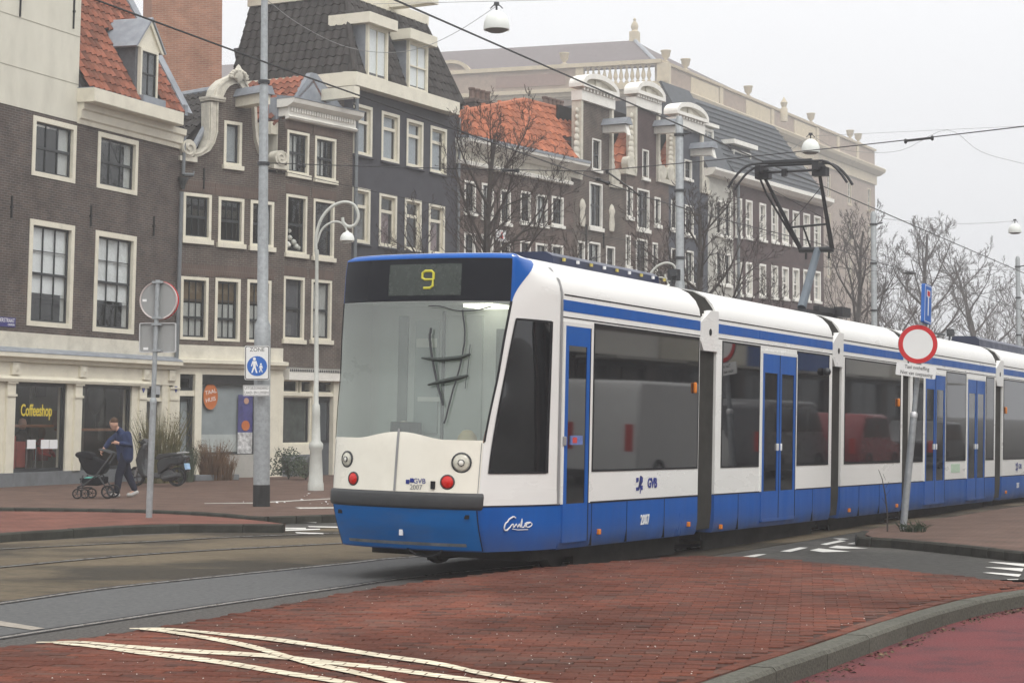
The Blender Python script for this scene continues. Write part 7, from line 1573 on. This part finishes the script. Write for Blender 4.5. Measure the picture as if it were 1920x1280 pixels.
# pram
pp_ = gp(181, 934, ZP); pram = empty('pram', pp_, 'black pram with a teal cloth in its basket beside the coffee shop', 'pram'); kk = pp_.y/F
def Q(px, py, y=0): return Vector(((px-181)*kk, y, (934-py)*kk))
FAB = mat('black_pram_fabric', (.008,.008,.01), .85, .25, 10)
def wheel(parent, c, r, w_=.05, name='wheel'):
    M = Matrix.Translation(c) @ Matrix.Rotation(R(90),4,'X'); o = MB().lathe([(r*.78,-w_/2),(r*.95,-w_/2),(r,-w_*.2),(r,w_*.2),(r*.95,w_/2),(r*.78,w_/2),(r*.78,-w_/2)], M, 20, False).build(name, BLACK, parent, True)
    b = MB(); b.lathe([(r*.16,-w_*.5),(r*.16,w_*.5)], M, 10)
    for k_ in range(5): an = 2*math.pi*k_/5; b.tube([c, Vector(c) + Vector((math.cos(an)*r*.8, 0, math.sin(an)*r*.8))], r*.07, 5)
    b.lathe([(r*.74,-w_*.25),(r*.8,-w_*.25),(r*.8,w_*.25),(r*.74,w_*.25),(r*.74,-w_*.25)], M, 20, False); b.build('rim', DARK, o); return o
for y_ in (-.27,.27): wheel(pram, Q(207,921,y_) + Vector((0,0,0)), .14)
for px_, y_ in ((149,-.2),(168,.2)): wheel(pram, Q(px_,924.5,y_), .105)
wheel(pram, Q(161.5,924.5,-.12), .1)
for y_ in (-.24,.24):
    b = MB(); b.tube([Q(213,850,y_*.8), Q(200,870,y_), Q(185,890,y_), Q(166,905,y_*.95), Q(150,912,y_*.85), Q(149,922,y_*.8)], .017, 8).tube([Q(186,888,y_), Q(200,908,y_), Q(207,921,y_)], .017, 8).tube([Q(160,890,y_*.9), Q(155,903,y_*.9), Q(160,908,y_*.9)], .015, 8); b.build('frame_tube', DARK, pram, True)
b = MB(); b.tube([Q(213,850,-.19), Q(200,845,-.2), Q(188,843,-.16), Q(187,842.5,.16), Q(200,845,.2), Q(213,850,.19)], .018, 8); b.build('handle', DARK, pram, True)
b = MB(); b.tube([Q(207,921,-.27), Q(207,921,.27)], .015, 6).tube([Q(149,914,-.2), Q(168,914,.2)], .015, 6); b.build('axle', DARK, pram)
b = MB(); rows = []
prof = [(143,853),(147,847.5),(158,845.5),(170,847),(176,852)]
for j in range(7):
    t = -1 + 2*j/6; rows.append([Q(x + abs(t)**2*2, y + 2.5*abs(t)**2.5, .22*t) for x, y in prof])
b.grid(rows); bot = [(144,857),(150,866),(160,872),(172,872),(180,868),(178,858)]
hood = MB()
for j in range(7):
    t = -1 + 2*j/6
b2_ = MB(); b2_.prism([((x-181)*kk, (934-y)*kk) for x, y in [(143,853),(147,847.5),(158,846),(170,847.5),(178,853),(178,862),(168,860),(150,859)]], -.23, .23, 'y'); b2_.build('hood', FAB, pram, True, bevel=.035)
b = MB(); b.prism([((x-181)*kk, (934-y)*kk) for x, y in [(148,857),(178,856),(200,866),(203,876),(196,888),(178,891),(165,888),(156,875)]], -.2, .2, 'y'); b.build('seat_shell', FAB, pram, True, bevel=.05)
b = MB(); b.prism([((x-181)*kk, (934-y)*kk) for x, y in [(151,896),(200,893),(199,906),(185,910),(160,909)]], -.19, .19, 'y'); b.build('basket', FAB, pram, True, bevel=.03)
b = MB(); b.prism([((x-181)*kk, (934-y)*kk) for x, y in [(159,897),(165,893.5),(178,893),(183,896)]], -.195, .1, 'y'); b.build('teal_cloth', mat('teal_cloth', (.12,.42,.36), .8, .2, 12), pram, True, bevel=.02)
# scooter
ps = gp(300, 911, ZP); ks = ps.y/F; sc_o = empty('motor_scooter', Matrix.Translation(ps) @ Matrix.Rotation(R(-14),4,'Z'), 'black motor scooter parked outside the shop door behind the leaning post', 'scooter')
def Sx(l): return [((x-300)*ks*1.03, (911-y)*ks) for x, y in l]
SB = mat('scooter_black', (.014,.015,.017), .25, .1, 4, coat=.4); SG = mat('scooter_grey', (.05,.052,.055), .4, .1)
def sprism(name, l, w_, m, bev=.03): b = MB(); b.prism(Sx(l), -w_/2, w_/2, 'y'); return b.build(name, m, sc_o, True, bevel=bev)
for px_, r_ in ((253,.235),(333,.24)):
    c_ = Sx([(px_, 911)])[0]; wheel(sc_o, Vector((c_[0],0,r_)), r_, .12)
sprism('front_mudguard', [(240,886),(248,875),(262,874),(268,884),(262,882),(250,880)], .16, SB); sprism('leg_shield', [(262,884),(257,862),(262,845),(270,832),(277,830),(276,845),(274,868),(278,886),(285,893),(278,896),(268,893)], .42, SB, .05)
sprism('footboard', [(276,886),(305,886),(306,896),(278,896)], .3, SG); sprism('rear_body', [(300,890),(297,868),(305,858),(330,855),(352,852),(356,857),(348,868),(340,872),(325,872),(312,884)], .34, SB, .05); sprism('seat', [(292,860),(300,851),(318,849),(335,848),(340,853),(320,857),(300,862)], .3, mat('seat_vinyl', (.02,.02,.02), .55, .1), .03); sprism('engine', [(302,896),(308,882),(325,880),(338,890),(334,900),(310,902)], .22, SG)
sprism('tail_rack', [(318,851),(345,846),(354,847),(354,849),(344,849.5),(320,854)], .2, mat('rack_silver', (.5,.5,.5), .3, .1, metal=.6), .008); sprism('tail_light', [(343,856),(351,854),(352,862),(346,863)], .2, REDL, .015); sprism('number_plate', [(349,868),(354.5,868),(357,879),(351.5,880)], .18, mat('pale_blue_plate', (.32,.5,.72), .4, .1, 30), .004); sprism('rear_mudguard', [(336,868),(350,866),(357,882),(352,884),(345,874)], .14, SB, .02)
b = MB(); b.tube([Vector((Sx([(268,833)])[0][0],-.3,Sx([(268,828)])[0][1])), Vector((Sx([(267,828)])[0][0],0,Sx([(268,832)])[0][1])), Vector((Sx([(268,833)])[0][0],.3,Sx([(268,828)])[0][1]))], .022, 8); b.build('handlebar', BLACK, sc_o); sprism('handlebar_cowl', [(262,836),(266,823),(273,822),(277,833)], .22, SB)
for y_ in (-.3,.3):
    p_ = Sx([(270,823)])[0]; b = MB(); b.tube([Vector((p_[0],y_,p_[1]-.1)), Vector((p_[0]+.02,y_*1.1,p_[1]+.08))], .01, 5).lathe([(.001,-.02),(.05,0),(.001,.02)], Matrix.Translation((p_[0]+.02,y_*1.15,p_[1]+.12)) @ Matrix.Rotation(R(90),4,'Y'), 8); b.build('mirror', BLACK, sc_o)
p_ = Sx([(262,858)])[0]; b = MB(); b.tube([Vector((Sx([(253,888)])[0][0],-.08,.24)), Vector((Sx([(266,850)])[0][0],-.06,.75))], .028, 8); b.build('fork', mat('fork_steel', (.4,.4,.4), .3, .1, metal=.8), sc_o); b = MB(); b.tube([Vector((Sx([(312,898)])[0][0],-.17,.2)), Vector((Sx([(345,893)])[0][0],-.17,.3))], .05, 10); b.build('exhaust', SG, sc_o, True)
# ---------------------------------------------------------------- plants at the house fronts
def tuft(name, px, py, n, h_, spread, m, label, seed, lean=.35, w_=.012, group=None):
    rnd = random.Random(seed); p = gp(px, py, ZP); b = MB()
    for i in range(n):
        a = rnd.uniform(0, 2*math.pi); r = spread*.35*rnd.random()**.5; x, y = r*math.cos(a), r*math.sin(a); L = h_*rnd.uniform(.55,1.05); le = lean*rnd.random()*L; a2 = a + rnd.uniform(-.7,.7); dx, dy = math.cos(a2)*le, math.sin(a2)*le; ww = w_*rnd.uniform(.6,1.3); t = rnd.uniform(0,3.14); wx, wy = ww*math.cos(t), ww*math.sin(t)
        m1 = (x+dx*.35, y+dy*.35, L*.55); tp = (x+dx, y+dy, L)
        b.add([(x-wx,y-wy,0),(x+wx,y+wy,0),(m1[0]+wx*.8,m1[1]+wy*.8,m1[2]),(m1[0]-wx*.8,m1[1]-wy*.8,m1[2]),tp], [(0,1,2,3),(3,2,4)])
        if rnd.random() < .5:
            for q in range(3): s_ = rnd.uniform(.5,.95); c = Vector((x+dx*s_*.8, y+dy*s_*.8, L*s_)); e = c + Vector((rnd.uniform(-.12,.12), rnd.uniform(-.12,.12), rnd.uniform(.0,.12))); b.add([c, c+Vector((.012,0,.012)), e], [(0,1,2)])
    o = empty(name, p, label, 'plant', group); b.build('blades', m, o, fix=False); return o
GRN = mat('olive_grass', (.12,.115,.05), .8, .3, 6, c2=(.2,.17,.09), c2s=4); BRN = mat('dry_grass', (.2,.12,.065), .85, .25, 6, c2=(.12,.07,.04), c2s=3); DGR = mat('dark_leaf', (.035,.05,.03), .7, .3, 5); GGR = mat('grey_green_leaf', (.07,.085,.055), .75, .3, 5)
tuft('tall_grass', 298, 905, 420, 2.0, 1.2, GRN, 'tall olive bamboo-like grass beside the shop door', 2, .4, .014); tuft('tall_grass', 338, 903, 260, 1.1, 1.1, GGR, 'lower green tuft behind the scooter tail', 9, .5); tuft('dry_grass', 398, 900, 330, 1.15, .9, BRN, 'dry brown grass clump below the display window', 4, .5); tuft('dry_grass', 420, 900, 160, .75, .7, BRN, 'lower reddish dry grass at the right of the brown clump', 6, .6)
def shrub(px, py, n, r, h_, m, label, seed):
    rnd = random.Random(seed); p = gp(px, py, ZP); o = empty('shrub', p, label, 'plant'); st = MB(); lf = MB()
    for k_ in range(14):
        a = rnd.uniform(0,6.28); e = Vector((math.cos(a)*r*rnd.random(), math.sin(a)*r*rnd.random(), h_*rnd.uniform(.5,1))); st.tube([Vector((0,0,0)), e*.5 + Vector((0,0,.1)), e], [.014,.009,.004], 4)
    for i in range(n):
        a = rnd.uniform(0,6.28); q = rnd.random()**.45; c = Vector((math.cos(a)*r*q*(1+.25*math.sin(3*a+seed)), math.sin(a)*r*q, h_*(.12+.88*rnd.random()*(1-.45*q*q)))); d1 = Vector((rnd.uniform(-1,1), rnd.uniform(-1,1), rnd.uniform(-.6,1))).normalized()*rnd.uniform(.04,.09); d2 = d1.orthogonal().normalized()*.025
        lf.add([c-d1*.5, c+d2, c+d1*.5, c-d2], [(0,1,2,3)])
    st.build('stems', BARK, o); lf.build('leaves', m, o, fix=False); return o
shrub(541, 898, 900, .5, .95, DGR, 'round dark evergreen bush below the narrow house shop window', 3); shrub(573, 899, 500, .4, .65, GGR, 'small grey-green bush beside the lamp post base', 5)
# planters by the wall
for px_, py_, w__, lab in ((398,901,1.5,'low stone planter holding the dry brown grass'),):
    p = gp(px_, py_-1, ZP); b = MB(); b.box(-w__/2, w__/2, -.25, .25, 0, .16); o = b.build('planter', BLUESTONE, bevel=.02); o.matrix_world = Matrix.Translation(p) @ Matrix.Rotation(R(90-T2),4,'Z'); tag(o, lab, 'planter')
# ---------------------------------------------------------------- litter, weeds, grit
rnd = random.Random(12)
spots = [(1740,78,16),(1700,112,14),(1730,86,9),(1560,127,12),(1600,126,9),(1830,124,14),(1845,135,10),(1810,130,8),(1370,123,7),(1745,132,6),(1712,92,8)]
pos_words = ['nearest the lamp post base','between the kerb line and lamp post','beside the biggest scrap','on the painted line by the mast','right of the mast on the painted line','closest to the tram front','just under the tram front corner','left of the tram bumper','left of the thick mast','lowest on the pavement','behind the biggest scrap']
for (x, y, s_), wd_ in zip(spots, pos_words):
    p = gp(x*.3333, 900+y*.3333, ZP); r = s_*.3333*p.y/F*.75; b = MB(); n = 9; pts = [Vector((rnd.uniform(-r,r), rnd.uniform(-r,r)*1.2, rnd.uniform(.0,r*.8))) for _ in range(n)]
    b.add(pts, [(0,1,2),(1,2,3),(2,3,4),(3,4,5),(4,5,6),(5,6,7),(6,7,8),(7,8,0),(8,0,1)]); o = b.build('paper_scrap', PRINTW, fix=False); o.location = p; tag(o, 'crumpled white paper scrap on the pavement, ' + wd_, 'litter', 'paper scraps on the pavement')
b = MB()
for i in range(420):
    px_, py_ = rnd.uniform(0,1900), rnd.uniform(1050,1280); p = gp(px_, py_, ZI)
    if not inside(p, ipoly_in): continue
    r = rnd.uniform(.003,.008); b.add([p+Vector((r,0,.001)), p+Vector((-r*.5,r*.8,.001)), p+Vector((-r*.5,-r*.8,.001)), p+Vector((0,0,r*.9))], [(0,1,3),(1,2,3),(2,0,3)])
tag(b.build('grit', mat('pale_grit', (.5,.48,.44), .8, .2), fix=False), 'scattered pale grit specks on the red brick island', 'grit', kind='stuff')
b = MB(); cy = off(mid, -wd/2 - .03)
for i in range(1100):
    t = rnd.random(); k_ = min(len(cy)-2, int(t*(len(cy)-1))); c = cy[k_].lerp(cy[k_+1], t*(len(cy)-1)-k_); side = Vector((rnd.uniform(-.02,.1)**1, -abs(rnd.gauss(0,.10)), 0))
    if mnoise.noise(c*1.3) < -.05 and rnd.random() < .8: continue
    c = Vector((c.x, c.y, .003)) + side; r = rnd.uniform(.006,.024); a = rnd.uniform(0,6.28); d1 = Vector((math.cos(a), math.sin(a), rnd.uniform(-.1,.4)))*r; d2 = Vector((-math.sin(a), math.cos(a), rnd.uniform(-.2,.2)))*r*.5
    b.add([c-d1, c+d2, c+d1, c-d2+Vector((0,0,r*.4))], [(0,1,2,3)])
tag(b.build('leaf_litter', mat('dead_leaves', (.05,.035,.025), .9, .4, 30, c2=(.16,.11,.07), c2s=9), fix=False), 'dark leaf litter gathered along the foot of the near kerb', 'leaf litter', kind='stuff')
p = gp(1664, 996, ZP); sp = empty('sapling', p, 'thin bare sapling beside the tilted sign post', 'plant'); kk = p.y/F
b = MB(); b.tube([Vector(((x-1664)*kk, 0, (996-y)*kk)) for x, y in ((1664,997),(1664,960),(1660,925),(1655,898),(1648,880))], [.012,.011,.009,.006,.003], 5); b.build('stem', BARK, sp); b = MB()
for y0, dx_ in ((930,8),(945,-7),(915,6),(900,-5)): b.tube([Vector((-.02,0,(996-y0)*kk)), Vector((dx_*kk-.02,0,(996-y0+12)*kk))], .003, 4)
b.build('twig', BARK, sp)
tuft('weed_clump', 1712, 996, 90, .09, .5, DGR, 'low dark weeds at the foot of the tilted sign post', 15, .9, .01)
# ---------------------------------------------------------------- people in the coffee shop
for px_, py_, mm, lab, sk in ((42, 795, mat('dim_jacket', (.03,.03,.035), .8), 'bald person sitting behind the left coffee shop window', SKIN), (78, 812, mat('red_top', (.28,.03,.025), .8), 'person in red sitting behind the Coffeeshop lettering', HAIR)):
    xx, zz = H1.f.sz(px_, py_, .9); o = empty('person', H1.f.M @ Matrix.Translation((xx,.9,zz-.72)), lab, 'person'); figure_blob('body', o, Vector((0,0,0)), 1, mm, sk)
    b = MB(); b.tube([(-.2,-.0,.42),(-.28,-.15,.2),(-.05,-.35,.14)], [.06,.05,.04], 8).tube([(.2,-.0,.42),(.3,-.15,.2),(.1,-.35,.14)], [.06,.05,.04], 8); b.build('sleeves', mm, o, True)
# ---------------------------------------------------------------- the other side of the street, seen only as reflections in the tram
FO = lambda s_, D: Vector((.491, 20, 0)) + Vector((.4633, .8862, 0))*s_ + Vector((.8862, -.4633, 0))*D
names = ['pale rendered house','brown brick house','red-brown brick house','white shop house','brown gabled house','grey rendered house']
s0 = 72.0
for i, (wd_, ht, mm, sm_) in enumerate(((9,10,BR1,CREAM),(8,12,BR2,CREAM),(10,9,BR3,WHITE),(8,11,BR1,CREAM),(9,10,BR3,WHITE),(9,12,BR2,WHITE),(8,10,BR3,CREAM))):
    p = FO(s0, 15.0); hh_ = House('house', f'{["pale rendered","brown brick","red-brown brick","dark brick","cream rendered","tall brown brick","plain red-brown"][i]} house across the street, seen only reflected in the tram windows', (p.x, p.y), 207.6, 0, 'houses across the street')
    W = []
    for r_ in range(3):
        for c_ in range(3):
            x = wd_*(c_+.5)/3; z = 4.6 + r_*2.6
            if z + 1.9 < ht-.3: W.append((x-.55, x+.55, z, z+1.8))
    SH = [(.5, wd_*.62, .5, 2.9), (wd_*.7, wd_-.4, .1, 2.9)]
    hh_.wall(0, wd_, -.1, ht, W + SH, mm)
    for q in W: hh_.window(q, 1, 2, .1, fm=sm_, sm=sm_, sill=.1)
    for q in SH: hh_.window(q, 2, 1, .08, fm=SASH, bars=.05)
    hh_.part('shop_fascia', [CREAM, WHITE, TB, CREAM, WHITE, CREAM, WHITE][i], (.1, wd_-.1, -.25, 0, 3.1, 3.8)); hh_.part('awning', mat(f'awning', (.55,.53,.48), .8, .1), (.4, wd_*.65, -1.4, -.02, 2.95, 3.02)); hh_.backing(.05, wd_-.05, 0, ht-.1, 1.0); hh_.part('roof_block', TILE_K, (0, wd_, .32, 8, ht-.5, ht+.6)); hh_.part('side_wall', mm, (0,.2,.33,8,-.1,ht-.6)); hh_.part('cornice', sm_, (-.05, wd_+.05, -.35, .3, ht, ht+.35)); s0 -= wd_
def vehicle(name, label, s_, D, L, H, prof, win, m, cat, gm=None):
    p = FO(s_, D); o = empty(name, Matrix.Translation(p) @ Matrix.Rotation(R(90-27.6+180),4,'Z'), label, cat); wv = 1.85
    b = MB(); b.prism([(x*L, z*H) for x, z in prof], -wv/2, wv/2, 'y'); b.build('body', m, o, True, bevel=.07)
    for q in win: b = MB(); b.prism([(x*L, z*H) for x, z in q], -wv/2-.012, wv/2+.012, 'y'); b.build('window', TGLASS, o)
    for x in (.18, .8):
        for y_ in (-wv/2+.05, wv/2-.05): wheel(o, Vector((x*L, y_, .32)), .32, .2)
    for y_ in (-.7,.7): b = MB(); b.box(-.02,.05,y_-.1,y_+.1,H*.38,H*.48); b.build('headlight', HL, o); b = MB(); b.box(L-.05,L+.02,y_-.09,y_+.09,H*.35,H*.6); b.build('tail_light', REDL, o)
    b = MB(); b.box(-.03,L+.03,-wv/2-.02,wv/2+.02,.22,.38); b.build('bumper', TDARK, o); return o
vehicle('parked_van', 'white delivery van across the street, seen reflected in the large front tram window', 23.5, 8.0, 5.4, 2.3, [(0,.12),(.0,.42),(.06,.5),(.2,.95),(.26,1),(.98,1),(1,.9),(1,.12)], [[(.1,.55),(.21,.88),(.32,.88),(.32,.55)]], SIGNW, 'van')
vehicle('parked_van', 'grey van across the street, reflected beside the double door of the second tram section', 31.5, 8.2, 5.0, 2.0, [(0,.12),(.0,.45),(.08,.55),(.22,.95),(.28,1),(.97,1),(1,.9),(1,.12)], [[(.12,.6),(.23,.9),(.36,.9),(.36,.6)],[(.4,.6),(.4,.9),(.9,.9),(.9,.6)]], mat('grey_van_paint', (.12,.12,.13), .3, .05, coat=.5), 'van')
vehicle('parked_car', 'dark red car across the street, reflected in the third tram section window', 36.5, 7.6, 4.1, 1.7, [(0,.15),(.0,.42),(.05,.5),(.24,.58),(.36,.97),(.45,1),(.9,1),(1,.6),(1,.15)], [[(.3,.62),(.39,.93),(.6,.93),(.6,.62)],[(.63,.62),(.63,.93),(.86,.93),(.93,.62)]], mat('dark_red_paint', (.3,.012,.02), .25, .05, coat=.6), 'car')
vehicle('parked_car', 'black car across the street, reflected in the rear tram sections', 45.0, 7.6, 4.3, 1.5, [(0,.15),(.0,.42),(.05,.5),(.24,.58),(.36,.97),(.45,1),(.8,1),(.95,.62),(1,.58),(1,.15)], [[(.3,.62),(.39,.93),(.58,.93),(.58,.62)],[(.61,.62),(.61,.93),(.78,.93),(.87,.62)]], mat('black_car_paint', (.012,.012,.014), .2, .05, coat=.6), 'car')
